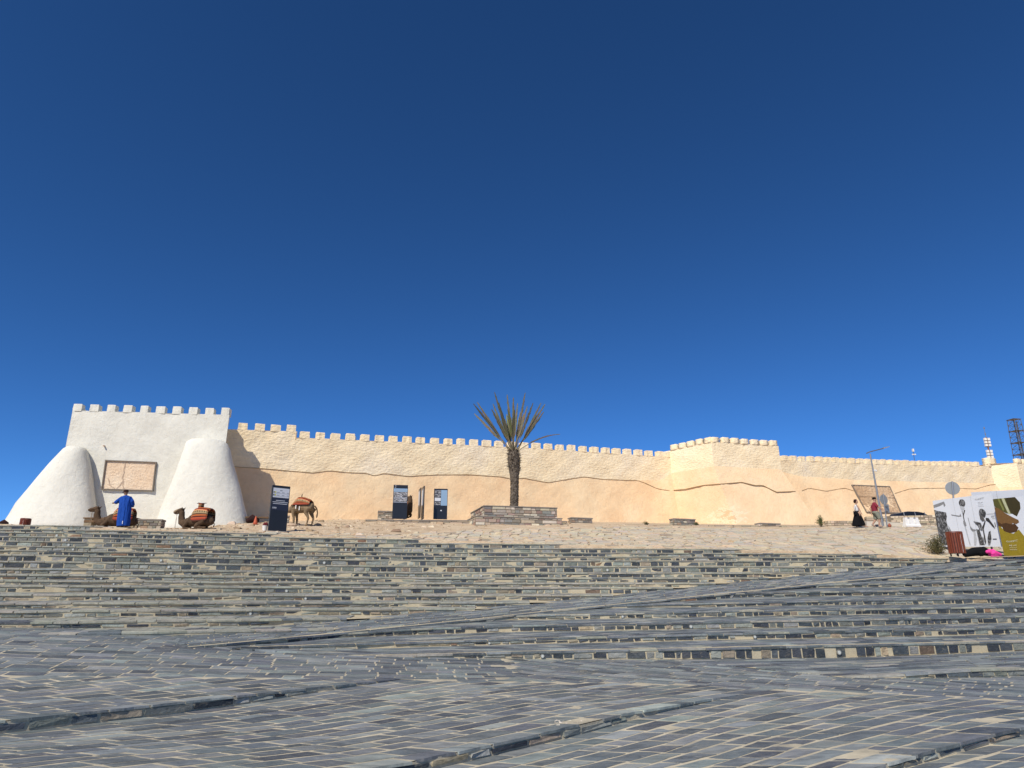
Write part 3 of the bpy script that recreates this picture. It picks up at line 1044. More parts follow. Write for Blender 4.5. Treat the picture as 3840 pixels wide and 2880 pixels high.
# irregular flagstones over the sloping part nearest the steps
pf = Pieces('flagstone', 'flagstones', M['flag'], plaza_obj)
step = 0.50
ny = int(26 / step)
def jl(i, j):
    rnd = random.Random(i * 7919 + j * 104729)
    return rnd.uniform(-0.36, 0.36) * step, rnd.uniform(-0.36, 0.36) * step
for i in range(-50, 64):
    for j in range(0, ny):
        cs = []
        for (a, b) in ((i, j), (i + 1, j), (i + 1, j + 1), (i, j + 1)):
            dx, dy = jl(a, b)
            x = a * step + dx
            y = YU_HI(x) + 0.05 + b * step + (dy if b > 0 else 0)
            cs.append(Vector((x, y, 0)))
        c = sum(cs, Vector()) / 4
        depth = c.y - YU_HI(c.x)
        lim = np.interp(c.x, [-24, -10, -6, 0, 8, 20, 30], [0.7, 0.9, 2.5, 9.0, 14.0, 14.0, 14.0])
        if depth > lim + random.uniform(-1, 0.6):
            continue
        cs = [c + (q - c) * random.uniform(0.84, 0.97) for q in cs]
        zs = P(np.array([q.x for q in cs]), np.array([q.y for q in cs])) + np.array([relief(q.x, q.y) * (0.35 if q.x > 2 else 1.0) for q in cs])
        if depth < 1.3:
            zs = P(np.array([q.x for q in cs]), np.array([q.y for q in cs]))
        tl = (random.uniform(-0.015, 0.02), random.uniform(-0.035, 0.035), random.uniform(-0.03, 0.03))
        th = random.uniform(0.02, 0.05)
        top = [Vector((q.x, q.y, z + th * 0.6 + tl[0] + (q.x - c.x) * tl[1] + (q.y - c.y) * tl[2])) for q, z in zip(cs, zs)]
        bot = [Vector((t.x, t.y, t.z - th - 0.06)) for t in top]
        r = random.random()
        col = jit((0.54, 0.47, 0.35) if r < 0.55 else (0.49, 0.45, 0.375) if r < 0.80 else (0.60, 0.49, 0.345) if r < 0.96 else (0.34, 0.29, 0.22), 0.08)
        bot, top = chipped(bot, top, 0.05)
        pf.add(bot, top, col)
pf.finish()

# loose gravel and small stones on the sandy ground under the wall
gr = MB()
for _ in range(1500):
    x = random.uniform(-17, 12); y = YU_HI(x) + random.uniform(0.8, 15.5)
    if x > -4 and random.random() < 0.65: continue
    z = float(P(x, y)) + relief(x, y) * (1.0 if x < 2 else 0.35); r = min(0.20, random.expovariate(1 / 0.035) + 0.015)
    q = Vector((x, y, z))
    b = [q + Vector((dx * r * random.uniform(0.8, 1.6), dy * r * random.uniform(0.6, 1.1), -0.03)) for dx, dy in ((-1, -1), (1, -1), (1, 1), (-1, 1))]
    t_ = [q + Vector((dx * r * random.uniform(0.4, 1.1), dy * r * random.uniform(0.3, 0.8), r * random.uniform(0.3, 0.8))) for dx, dy in ((-1, -1), (1, -1), (1, 1), (-1, 1))]
    gr.hexa(b, t_, jit(random.choice([(0.50, 0.38, 0.25), (0.40, 0.29, 0.18), (0.58, 0.47, 0.34), (0.30, 0.21, 0.14)]), 0.15))
o = gr.build('gravel', M['rubble'], kind='stuff')
tag(o, 'loose gravel and stones on the sandy ground below the cream wall', 'gravel')
# ------------------------------------------------------------------ walls
def interp_px(lst, px):
    return float(np.interp(px, [t[0] for t in lst], [t[1] for t in lst]))

def rough(v, amp, f=1.0):
    """small repeatable unevenness for plastered surfaces"""
    return amp * (math.sin(v[0] * 1.9 * f + v[2] * 1.3 * f) * math.sin(v[2] * 2.3 * f - v[0] * 0.6 * f) + 0.6 * math.sin(v[0] * 4.3 * f + 0.5) * math.sin(v[2] * 5.1 * f + v[1]) + 0.4 * math.sin(v[0] * 9.1 * f) * math.sin(v[2] * 8.3 * f + 1.7))

def merlon_mesh(mb, c, dx, dn, w, d, h, jitter=0.03, lean=0.0):
    """battlement block: rounded shoulders, uneven faces. c base centre front, dx along, dn outward"""
    secs = [(0.0, 1.0, 1.0), (0.3, 1.0, 1.0), (0.62, 0.985, 0.99), (0.92, 0.985, 0.985), (0.98, 0.96, 0.96), (1.0, 0.90, 0.90)]
    rings = []
    j = [[random.uniform(-jitter, jitter) for _ in range(2)] for _ in range(8)]
    for (t, sw, sd) in secs:
        r = []
        for k, (a, b) in enumerate(((-1, 1), (-0.3, 1.03), (0.35, 1.02), (1, 1), (1, -1), (0.3, -1), (-0.3, -1), (-1, -1))):
            q = c + dx * (a * w / 2 * sw + j[k][0]) + dn * (b * d / 2 * sd + j[k][1] - d / 2) + Vector((0, 0, h * t + lean * a))
            q += dx * random.uniform(-0.01, 0.01)
            r.append(q)
        rings.append(r)
    mb.rings(rings)

# --- long cream wall -------------------------------------------------
TH = R(22.0)
WD = Vector((math.cos(TH), math.sin(TH), 0)); WN = Vector((math.sin(TH), -math.cos(TH), 0))
W0 = at(1030, 1800, 47.0); W0.z = 0
def wall_s(px, py=1800):
    """distance along the wall where the ray column px meets it"""
    a, _ = ray(px, py)
    # (W0 + s WD).x = a (W0 + s WD).y
    return (a * W0.y - W0.x) / (WD.x - a * WD.y)
def wall_xy(s):
    return W0 + WD * s
J_PTS = [(700, 1748), (870, 1750), (985, 1757), (1110, 1768), (1170, 1773), (1240, 1765), (1300, 1772), (1370, 1774), (1405, 1784), (1440, 1775), (1530, 1786), (1640, 1780), (1730, 1780), (1745, 1779), (1880, 1788), (1920, 1796), (1965, 1793), (2055, 1810),
         (2150, 1793), (2190, 1788), (2260, 1797), (2360, 1801), (2390, 1801), (2420, 1813), (2460, 1832), (2505, 1840), (2570, 1834), (2640, 1819), (2720, 1813), (2780, 1808), (2830, 1820), (2860, 1820), (2910, 1845), (2985, 1842), (3020, 1830),
         (3080, 1842), (3155, 1830), (3195, 1843), (3270, 1850), (3340, 1850), (3400, 1833), (3440, 1831), (3550, 1830), (3650, 1833), (3710, 1818), (3750, 1815), (3790, 1822), (3840, 1834), (4300, 1840)]
T_PTS = [(700, 1604), (870, 1611), (1108, 1618), (1109.5, 1641), (1350, 1651), (1800, 1671), (2000, 1681), (2300, 1700), (2510, 1714), (2700, 1721), (2960, 1726), (3150, 1733), (3300, 1739), (3450, 1744), (3600, 1746), (3700, 1747), (4300, 1748)]
B_PTS = [(700, 1748), (870, 1750)] + [p for p in J_PTS if 870 < p[0] < 2400] + [(2480, 1800), (2510, 1780), (2930, 1768), (3000, 1785), (3200, 1799), (3500, 1808), (3700, 1812), (3840, 1815), (4300, 1820)]
def batter_at(px):
    return float(np.interp(px, [900, 2300, 2480, 2950, 4300], [0.10, 0.12, 0.16, 0.36, 0.36]))

wall = empty('fortress_wall', wall_xy(10) + Vector((0, 0, 4.0)), 0, 'long cream battlemented wall running behind the palm to the right edge', 'wall')
wall['kind'] = 'thing'
wo = wall.location.copy()
def wbuild(mb, name, mat, parent=None, smooth=False):
    o = mb.build(name, mat, None, smooth=smooth, at0=wo)
    o.location = (0, 0, 0)
    o.parent = parent or wall
    return o

def wall_point(s, py):
    """point of the wall face at distance s and photograph row py, batter included"""
    base = wall_xy(s)
    px, _ = proj((base.x, base.y, ray(1920, 1800)[1] * base.y))
    zb = ray(px, interp_px(B_PTS, px))[1] * base.y
    z = ray(px, py)[1] * base.y
    k = batter_at(px)
    if z < zb:
        p = base
        for _ in range(4):
            off = (zb - z) * k
            p = base + WN * off
            z = ray(px, py)[1] * p.y
        return Vector((p.x, p.y, z)), px
    return Vector((base.x, base.y, z)), px

def wall_grid(s0, s1, top, bot, nv, mat, name, amp, ds=0.25, z_bot=None):
    ss = np.arange(s0, s1 + ds * 0.5, ds)
    mb = MB(); vs = []
    for s in ss:
        base = wall_xy(s)
        px, _ = proj((base.x, base.y, ray(1920, 1800)[1] * base.y))
        yt, yb = top(px), bot(px)
        for k in range(nv + 1):
            p, _ = wall_point(s, yt + (yb - yt) * k / nv)
            e = rough(p, amp)
            vs.append(p + WN * e)
    n = nv + 1
    fs = [(i * n + k, i * n + k + 1, (i + 1) * n + k + 1, (i + 1) * n + k) for i in range(len(ss) - 1) for k in range(nv)]
    mb.add(vs, fs)
    return wbuild(mb, name, mat, smooth=True)
sA, sB_, sC, sE = wall_s(690), wall_s(2540), wall_s(2900), wall_s(4300)
fT = lambda px: interp_px(T_PTS, px); fB = lambda px: interp_px(B_PTS, px)
sStep = wall_s(1109, 1630)
wall_grid(sA, sStep, fT, fB, 16, M['cream_stone'], 'upper_masonry', 0.03)
wall_grid(sStep + 0.001, sE, lambda px: interp_px(T_PTS, max(px, 1110)), fB, 16, M['cream_stone'], 'upper_masonry', 0.03)
wall_grid(sA, sE, fB, lambda px: 2000, 18, M['cream'], 'plaster_face', 0.03)
# thickness: top walk and rear face
tk = MB()
for (a, b) in ((sA, sStep), (sStep, sE)):
    ss = np.arange(a, b + 0.2, 0.5); ss = ss[ss <= b + 1e-6]
    ss = np.r_[ss, b]
    vs = []
    for s in ss:
        base = wall_xy(s)
        px, _ = proj((base.x, base.y, ray(1920, 1800)[1] * base.y))
        yt = interp_px(T_PTS, px if a == sA and s < sStep - 1e-6 else max(px, 1110) if a != sA else 1108)
        z = ray(px, yt)[1] * base.y
        vs += [Vector((base.x, base.y, z)), Vector((base.x, base.y, z)) - WN * 0.9, Vector((base.x, base.y, z - 7.5)) - WN * 0.9]
    fs = []
    for i in range(len(ss) - 1):
        fs += [(i * 3, i * 3 + 3, i * 3 + 4, i * 3 + 1), (i * 3 + 1, i * 3 + 4, i * 3 + 5, i * 3 + 2)]
    fs += [(0, 1, 2), ((len(ss) - 1) * 3, (len(ss) - 1) * 3 + 1, (len(ss) - 1) * 3 + 2)]
    tk.add(vs, fs)
# vertical jamb at the step in height
base = wall_xy(sStep)
z1 = ray(1109, 1618)[1] * base.y; z0 = ray(1109, 1642)[1] * base.y
tk.quad(Vector((base.x, base.y, z0 - 0.1)) + WN * 0.02, Vector((base.x, base.y, z0 - 0.1)) - WN * 0.9, Vector((base.x, base.y, z1)) - WN * 0.9, Vector((base.x, base.y, z1)) + WN * 0.02)
wbuild(tk, 'wall_walk', M['cream_stone'])
# merlons
PITCH_M = 1.055
s = wall_s(912, 1600)
k = 0
while s < sE - 1:
    base = wall_xy(s)
    px, _ = proj((base.x, base.y, 11.3))
    if 2525 < px < 2915 or 3695 < px:
        s += PITCH_M; continue
    yt = interp_px(T_PTS, px if s < sStep else max(px, 1110))
    z = ray(px, yt)[1] * base.y
    if s < sStep and s + 0.36 > sStep:
        s = sStep - 0.32; base = wall_xy(s)
    m = MB()
    merlon_mesh(m, Vector((base.x, base.y, z - 0.04)) + WN * 0.01, WD, WN, 0.62 * random.uniform(0.94, 1.06), random.uniform(0.40, 0.46), random.uniform(0.47, 0.53), 0.025)
    wbuild(m, 'merlon', M['cream_stone'])
    if s < sStep and s + PITCH_M > sStep:
        s = sStep + 0.62
    else:
        s += PITCH_M * random.uniform(0.975, 1.025)
# wavy joint line between the old and the rebuilt masonry
def joint_strip(pts3_, nrm, th=0.014, proud=0.012):
    mb = MB()
    a = []; b = []; c = []; d = []
    for i, p in enumerate(pts3_):
        n_ = nrm[i] if isinstance(nrm, list) else nrm
        t2 = th * random.uniform(0.7, 1.25)
        a.append(p + n_ * (proud + 0.03) + Vector((0, 0, t2))); b.append(p + n_ * (proud + 0.03) - Vector((0, 0, t2)))
        c.append(p - n_ * 0.05 + Vector((0, 0, t2))); d.append(p - n_ * 0.05 - Vector((0, 0, t2)))
    bed_strip(mb, b, a); bed_strip(mb, a, c); bed_strip(mb, d, b)
    return mb
for (pa, pb) in ((800, 2512), (2990, 3205), (3338, 4250)):
    pts = []
    for px in np.arange(pa, pb, 12):
        s = wall_s(px, interp_px(J_PTS, px))
        p, _ = wall_point(s, interp_px(J_PTS, px))
        pts.append(p + WN * rough(p, 0.03))
    wbuild(joint_strip(pts, WN), 'joint_line', M['joint'])

# --- bastion ---------------------------------------------------------
def pl_xy(px, py, Y):
    p = at(px, py, Y); return Vector((p.x, p.y, 0))
ztop = ray(2512, 1667)[1] * 58.9                      # top of its merlons
zsill = ztop - 0.50
C0 = wall_xy(wall_s(2512, 1690)); C0.z = 0
C1 = pl_xy(2667, 1640, 55.6); C2 = pl_xy(2917, 1652, 57.2)
front_d = (C2 - C1).normalized()
C3 = C2 + Vector((-front_d.y, front_d.x, 0)) * 8.0
nl = Vector((-(C1 - C0).y, (C1 - C0).x, 0)).normalized()
if nl.y > 0: nl = -nl
nf = Vector((front_d.y, -front_d.x, 0)); nr = front_d.copy()
def isect(p, d, q, e):
    cr = d.x * e.y - d.y * e.x
    t = ((q.x - p.x) * e.y - (q.y - p.y) * e.x) / cr
    return p + d * t
def bastion_ring(z):
    zb = ray(2700, 1750)[1] * 55.8                    # where the batter starts
    k = max(0.0, zb - z)
    ol, of_, orr = nl * (0.05 * k), nf * (0.36 * k), nr * (0.36 * k)
    dl = (C1 - C0).normalized(); dr = (C3 - C2).normalized()
    c1 = isect(C0 + ol, dl, C1 + of_, front_d); c2 = isect(C1 + of_, front_d, C2 + orr, dr)
    c0 = C0 + ol - dl * 1.0; c3 = C3 + orr
    return [Vector((p.x, p.y, z)) for p in (c0, c1, c2, c3)], (nl, nf, nr)
bast = empty('bastion', (0, 0, 0))
bast.parent = wall; 
def bbuild(mb, name, mat, smooth=True):
    o = mb.build(name, mat, None, smooth=smooth, at0=wo); o.location = (0, 0, 0); o.parent = bast
    return o
def bastion_face(z_hi, z_lo, nz, mat, name, amp):
    for f in range(3):
        mb = MB(); vs = []
        nx = (14, 28, 24)[f]
        for i in range(nz + 1):
            z = z_hi + (z_lo - z_hi) * i / nz
            c, nn = bastion_ring(z)
            for k in range(nx + 1):
                p = c[f] + (c[f + 1] - c[f]) * (k / nx)
                w = 0 if k in (0, nx) else 1
                vs.append(p + nn[f] * (rough(p, amp) * w))
        n = nx + 1
        mb.add(vs, [(i * n + k, i * n + k + 1, (i + 1) * n + k + 1, (i + 1) * n + k) for i in range(nz) for k in range(nx)])
        bbuild(mb, name, mat)
zmid = ray(2700, 1749)[1] * 55.8
bastion_face(zsill, zmid, 10, M['cream_stone'], 'upper_masonry', 0.03)
wp = at(2702, 1930, 53.6)
M['cream_worn'] = mk_plaster('worn_cream_plaster', (0.79, 0.545, 0.325), (0.82, 0.605, 0.375), (0.83, 0.655, 0.43), False, 0.85, (tuple(wp), (0.42, 0.42, 1.25)))
bastion_face(zmid, 2.4, 20, M['cream_worn'], 'plaster_face', 0.03)
mb = MB(); c, _ = bastion_ring(zsill); mb.add(c, [(0, 1, 2, 3)]); bbuild(mb, 'wall_walk', M['cream_stone'], False)
def merlon_run(a, b, nrm, count, first=0.5, w=0.62, z=None, par=None, hh=0.5):
    d = (b - a); Lm = d.length; d = d.normalized()
    for i in range(count):
        p = a + d * (Lm * (i + first) / (count - 1 + 2 * first) if count > 1 else Lm / 2)
        m = MB(); merlon_mesh(m, Vector((p.x, p.y, (z if z is not None else zsill) - 0.04)) + nrm * 0.01, d, nrm, w * random.uniform(0.95, 1.05), 0.45, hh * random.uniform(0.95, 1.05), 0.025)
        bbuild(m, 'merlon', M['cream_stone'])
merlon_run(C0, C1, nl, 5, 0.45, 0.6)
merlon_run(C1, C2, nf, 7, 0.42, 0.63)
merlon_run(C2, C3, nr, 7, 0.5, 0.63)
# joint line round the bastion
pts = []; nrms = []
for px in np.arange(2512, 2986, 10):
    py = interp_px(J_PTS, px); a, b = ray(px, py)
    best = None
    for Y in np.linspace(50, 62, 480):
        z = b * Y; c, nn = bastion_ring(z); q = Vector((a * Y, Y, z))
        for f in range(3):
            e = (c[f + 1] - c[f]); t = (q - c[f]).dot(e) / e.dot(e)
            if -0.01 <= t <= 1.01 and abs((q - c[f]).dot(nn[f])) < 0.04:
                best = (q, nn[f]); break
        if best: break
    if best:
        pts.append(best[0] + best[1] * 0.02); nrms.append(best[1])
bbuild(joint_strip(pts, nrms), 'joint_line', M['joint'], False)

# --- far bastion at the right edge --------------------------------------
fb = empty('far_bastion', (0, 0, 0)); fb.parent = wall
def fbuild(mb, name, mat, smooth=True):
    o = mb.build(name, mat, None, smooth=smooth, at0=wo); o.location = (0, 0, 0); o.parent = fb
    return o
E0 = wall_xy(wall_s(3705, 1740)); E1 = E0 + WN * 1.6 + WD * 2.2; E2 = E1 + WD * 14
zE = ray(3780, 1735)[1] * E1.y
for (a, b, nrm, nx) in ((E0 - WN * 0.3, E1, Vector((-(E1 - E0).normalized().y, (E1 - E0).normalized().x, 0)) * -1, 8), (E1, E2, WN, 30)):
    if nrm.y > 0: nrm = -nrm
    for (z_hi, z_lo, mat, nm, kb) in ((zE, zE - 2.6, M['cream_stone'], 'upper_masonry', 0), (zE - 2.6, 2.5, M['cream'], 'plaster_face', 0.3)):
        mb = MB(); vs = []; nz = 12
        for i in range(nz + 1):
            z = z_hi + (z_lo - z_hi) * i / nz
            for k in range(nx + 1):
                p = a + (b - a) * (k / nx); p = Vector((p.x, p.y, z)) + WN * (kb * (z_hi - z))
                vs.append(p + nrm * rough(p, 0.03))
        n = nx + 1
        mb.add(vs, [(i * n + k, i * n + k + 1, (i + 1) * n + k + 1, (i + 1) * n + k) for i in range(nz) for k in range(nx)])
        fbuild(mb, nm, mat)
mb = MB(); mb.add([Vector((q.x, q.y, zE)) for q in (E0, E1, E2, E2 - WN * 3, E0 - WN * 2)], [(0, 1, 2, 3, 4)]); fbuild(mb, 'wall_walk', M['cream_stone'], False)
for i in range(12):
    p = E1 + WD * (0.5 + 1.02 * i)
    m = MB(); merlon_mesh(m, Vector((p.x, p.y, zE - 0.04)) + WN * 0.01, WD, WN, 0.72, 0.45, 0.52, 0.03); fbuild(m, 'merlon', M['cream_stone'])
p = wall_xy(wall_s(3719, 1730)); m = MB(); merlon_mesh(m, Vector((p.x, p.y, ray(3719, 1752)[1] * p.y)) + WN * 0.05, WD, WN, 1.3, 0.7, 36 * p.y / 2600, 0.03); fbuild(m, 'merlon', M['cream_stone'])

# --- framed patch of bare masonry in the right-hand wall -----------------
pan = empty('masonry_window', (0, 0, 0)); pan.parent = wall
cor = []
for (px, py) in ((3192, 1819), (3333, 1825), (3377, 1924), (3246, 1920)):
    sidx = None
    lo_s, hi_s = wall_s(3000), wall_s(3700)
    best = None
    for s in np.linspace(lo_s, hi_s, 900):
        p, _ = wall_point(s, py)
        e = abs(proj(p)[0] - px)
        if best is None or e < best[0]:
            best = (e, p)
    cor.append(best[1])
ctr = sum(cor, Vector()) / 4
mb = MB(); vs = []
NXp, NZp = 40, 24
for i in range(NZp + 1):
    for k in range(NXp + 1):
        u, v = k / NXp, i / NZp
        p = (cor[0] * (1 - u) + cor[1] * u) * (1 - v) + (cor[3] * (1 - u) + cor[2] * u) * v
        e = 0.05 + random.uniform(-0.03, 0.03) + (0.03 if v < 0.45 else -0.03)
        vs.append(p + WN * e)
n = NXp + 1
mb.add(vs, [(i * n + k, i * n + k + 1, (i + 1) * n + k + 1, (i + 1) * n + k) for i in range(NZp) for k in range(NXp)])
o = mb.build('bare_masonry', M['bare'], None, at0=wo); o.location = (0, 0, 0); o.parent = pan
def frame_of(cor, nrm, w, proud, name, mat, parent, o0):
    for i in range(4):
        a, b = cor[i], cor[(i + 1) % 4]
        d = (b - a).normalized(); ctr = sum(cor, Vector()) / 4
        inn = (ctr - (a + b) / 2); inn = (inn - d * inn.dot(d)).normalized()
        m = MB()
        q = [a - d * w / 2, b + d * w / 2]
        m.hexa([q[0] - inn * w / 2 - nrm * 0.05, q[1] - inn * w / 2 - nrm * 0.05, q[1] + inn * w / 2 - nrm * 0.05, q[0] + inn * w / 2 - nrm * 0.05],
               [q[0] - inn * w / 2 + nrm * (proud + 0.003 * i), q[1] - inn * w / 2 + nrm * (proud + 0.003 * i), q[1] + inn * w / 2 + nrm * (proud + 0.003 * i), q[0] + inn * w / 2 + nrm * (proud + 0.003 * i)])
        o = m.build(name, mat, None, at0=o0); o.location = (0, 0, 0); o.parent = parent
M['frame'] = flat_mat('weathered_frame', (0.19, 0.16, 0.13), 0.7)
frame_of(cor, WN, 0.07, 0.13, 'frame_strip', M['frame'], pan, wo)
# ------------------------------------------------------------------ white tower
TA = R(7.0)
TD = Vector((math.cos(TA), math.sin(TA), 0)); TN = Vector((math.sin(TA), -math.cos(TA), 0))
TR = at(863, 1530, 43.2)
zt_top = TR.z; TR.z = 0
aL, _ = ray(277, 1515)
tl = (aL * TR.y - TR.x) / (TD.x - aL * TD.y)
TL_ = TR + TD * tl
SD = Vector((-0.39, 0.92, 0)).normalized()                   # side wall, running back to the long wall
tz_sill = zt_top - 0.46
tower = empty('white_tower', TR + TD * (tl / 2) + Vector((0, 0, 4.0)), 0, 'white limewashed battlemented gate tower with two sloping buttresses', 'tower')
to = tower.location.copy()
def tbuild(mb, name, mat, parent=None, smooth=False):
    o = mb.build(name, mat, None, smooth=smooth, at0=to); o.location = (0, 0, 0); o.parent = parent or tower
    return o
BL_, BR_ = TL_ + SD * 6.5, TR + SD * 6.5
def tface(a, b, nrm, nx, nz=24, amp=0.035):
    mb = MB(); vs = []
    for i in range(nz + 1):
        z = tz_sill + (2.6 - tz_sill) * i / nz
        for k in range(nx + 1):
            p = a + (b - a) * (k / nx); p = Vector((p.x, p.y, z))
            w = 0 if k in (0, nx) else 1
            vs.append(p + nrm * rough(p, amp) * w)
    n = nx + 1
    mb.add(vs, [(i * n + k, i * n + k + 1, (i + 1) * n + k + 1, (i + 1) * n + k) for i in range(nz) for k in range(nx)])
    return mb
sn = Vector((SD.y, -SD.x, 0))
tbuild(tface(TL_, TR, TN, 44), 'front_face', M['white'], smooth=True)
tbuild(tface(TR, BR_, sn, 26), 'side_face', M['white'], smooth=True)
tbuild(tface(BL_, TL_, -sn, 26), 'side_face', M['white'], smooth=True)
tbuild(tface(BR_, BL_, -TN, 26), 'rear_face', M['white'], smooth=True)
mb = MB(); mb.add([Vector((p.x, p.y, tz_sill - 0.02)) for p in (TL_, TR, BR_, BL_)], [(0, 1, 2, 3)]); tbuild(mb, 'roof_walk', M['white'])
def tmerlons(a, b, nrm, count):
    d = (b - a); Lm = d.length; d = d.normalized()
    for i in range(count):
        w = 0.52
        p = a + d * (w / 2 + (Lm - w) * i / (count - 1))
        m = MB(); merlon_mesh(m, Vector((p.x, p.y, tz_sill - 0.04)) + nrm * 0.008, d, nrm, w * random.uniform(0.95, 1.06), 0.5, random.uniform(0.46, 0.51), 0.02)
        tbuild(m, 'merlon', M['white'], smooth=False)
tmerlons(TL_, TR, TN, 10)
d_ = SD
tmerlons(TR + SD * 0.95, BR_ - SD * 0.3, sn, 6)
tmerlons(BL_ - SD * 0.3, TL_ + SD * 0.95, -sn, 6)
tmerlons(BR_ + SD * 0.02, BL_, -TN, 9)
# buttresses: flattened cones leaning against both corners
def buttress(spec, depth0, depth1, name):
    """spec: rows of (py, left px, right px); the section bulges forward from the front plane"""
    mb = MB(); rings = []
    nk = 26
    for i, (py, pl_, pr_) in enumerate(spec):
        f = i / (len(spec) - 1)
        dep = depth0 + (depth1 - depth0) * f
        # plane of the buttress axis moves forward with depth
        a0, b0 = ray(pl_, py); a1, b1 = ray(pr_, py)
        base = TR + TN * (dep * 0.42)
        t0 = (a0 * base.y - base.x) / (TD.x - a0 * TD.y); t1 = (a1 * base.y - base.x) / (TD.x - a1 * TD.y)
        p0, p1 = base + TD * t0, base + TD * t1
        z = (b0 * p0.y + b1 * p1.y) / 2
        c = (p0 + p1) / 2; hw = (p1 - p0).length / 2
        r = []
        for k in range(nk):
            an = 2 * math.pi * k / nk
            ca, sa = math.cos(an), math.sin(an)
            q = c + TD * (hw * math.copysign(abs(ca) ** 0.85, ca)) + TN * (dep * 0.58 * sa if sa > 0 else dep * 0.9 * sa)
            q = Vector((q.x, q.y, z))
            r.append(q + (TN * rough(q, 0.05, 1.2) + TD * rough(q, 0.03, 1.7)))
        rings.append(r)
    mb.rings(rings)
    return tbuild(mb, name, M['white'], smooth=True)
b1 = buttress([(1676, 270, 305), (1679, 252, 318), (1688, 240, 323), (1705, 222, 327), (1740, 192, 333), (1790, 148, 340), (1840, 105, 347), (1890, 66, 354), (1930, 40, 359), (1965, 18, 363), (2010, -8, 368)], 0.7, 2.6, 'buttress')
b1['label'] = 'left buttress with a long outer slope'
b2 = buttress([(1650, 735, 815), (1653, 715, 838), (1661, 700, 852), (1680, 690, 861), (1720, 678, 870), (1770, 662, 884), (1830, 640, 899), (1890, 616, 914), (1940, 596, 926), (1970, 584, 931), (2010, 572, 936)], 1.0, 2.6, 'buttress')
b2['label'] = 'broad right buttress with a flat top'
# framed patch of bare stone on the front
def on_front(px, py):
    a, b = ray(px, py)
    t = (a * TR.y - TR.x) / (TD.x - a * TD.y); p = TR + TD * t
    return Vector((p.x, p.y, b * p.y))
cor = [on_front(*q) for q in ((400, 1728), (587, 1735), (575, 1841), (385, 1835))]
pan2 = empty('masonry_window', (0, 0, 0)); pan2.parent = tower
mb = MB(); vs = []
NXp, NZp = 44, 26
for i in range(NZp + 1):
    for k in range(NXp + 1):
        u, v = k / NXp, i / NZp
        p = (cor[0] * (1 - u) + cor[1] * u) * (1 - v) + (cor[3] * (1 - u) + cor[2] * u) * v
        vs.append(p + TN * (0.075 + random.uniform(-0.012, 0.012)))
n = NXp + 1
mb.add(vs, [(i * n + k, i * n + k + 1, (i + 1) * n + k + 1, (i + 1) * n + k) for i in range(NZp) for k in range(NXp)])
M['bare_pale'] = mk_plaster('bare_earth_render', (0.60, 0.43, 0.29), (0.70, 0.53, 0.37), (0.78, 0.65, 0.49), False, 0.7)
tbuild(mb, 'bare_render', M['bare_pale'], pan2)
frame_of(cor, TN, 0.055, 0.16, 'frame_strip', M['frame'], pan2, to)
# cracks filled with grey on the bare patch
mb = MB()
for path in (((470, 1735), (471, 1748), (466, 1760), (467, 1775), (461, 1790), (464, 1806), (462, 1820), (466, 1833)), ((463, 1805), (450, 1822), (440, 1832)), ((408, 1795), (415, 1822), (432, 1831))):
    wq = [random.uniform(0.012, 0.035) for _ in path]; a = [on_front(*q) + TN * 0.10 + TD * w_ for q, w_ in zip(path, wq)]; b = [on_front(*q) + TN * 0.10 - TD * w_ for q, w_ in zip(path, wq)]
    bed_strip(mb, b, a)
M['crack'] = flat_mat('crack_filler', (0.50, 0.38, 0.28), 0.9)
tbuild(mb, 'filled_crack', M['crack'], pan2)
# iron peg on the front
mb = MB(); q = on_front(392, 1673); mb.tube([q - TN * 0.02 + TN * 0.0, q + TN * 0.18], 0.045, 8); tbuild(mb, 'wall_peg', flat_mat('peg_clay', (0.6, 0.45, 0.35)))
# small pale chimneys behind the battlements
M['pale'] = flat_mat('pale_render', (0.75, 0.72, 0.66), 0.9)
mb = MB(); q = TL_ + TD * 0.85 + SD * 3.0; mb.box(-0.1, 0.1, -0.1, 0.1, tz_sill - 0.3, tz_sill + 0.32, M=Matrix.Translation(q)); tbuild(mb, 'chimney', M['pale'])
p = wall_xy(wall_s(1344, 1640)) - WN * 2.2
mb = MB(); mb.box(-0.16, 0.16, -0.16, 0.16, 9.6, ray(1344, 1637)[1] * p.y, M=Matrix.Translation(p)); wbuild(mb, 'chimney', M['pale'])
# ------------------------------------------------------------------ small builders
def gz(x, y):
    return float(P(x, min(y, 66)))
def stand(px, Y, dz=0.0):
    """point on the upper plaza below photograph column px at depth Y"""
    z = 3.0
    for _ in range(6):
        py = proj((0, Y, z))[1]
        x = ray(px, py)[0] * Y
        z = gz(x, Y)
    return Vector((x, Y, z + dz))

def remesh(o, vox=0.02, smooth=0):
    m = o.modifiers.new('skin', 'REMESH'); m.mode = 'VOXEL'; m.voxel_size = vox; m.use_smooth_shade = True
    if smooth:
        s = o.modifiers.new('soft', 'SMOOTH'); s.factor = 0.5; s.iterations = smooth
    return o

RUB = [(0.30, 0.27, 0.22), (0.24, 0.215, 0.18), (0.36, 0.29, 0.21), (0.46, 0.40, 0.31), (0.20, 0.19, 0.17), (0.33, 0.24, 0.17), (0.55, 0.48, 0.38)]
M['coping'] = flat_mat('grey_coping', (0.25, 0.22, 0.185), 0.8, 0.2, 0, 0.2, 8, 0.4)
M['core'] = flat_mat('dark_mortar', (0.20, 0.165, 0.12), 0.95)

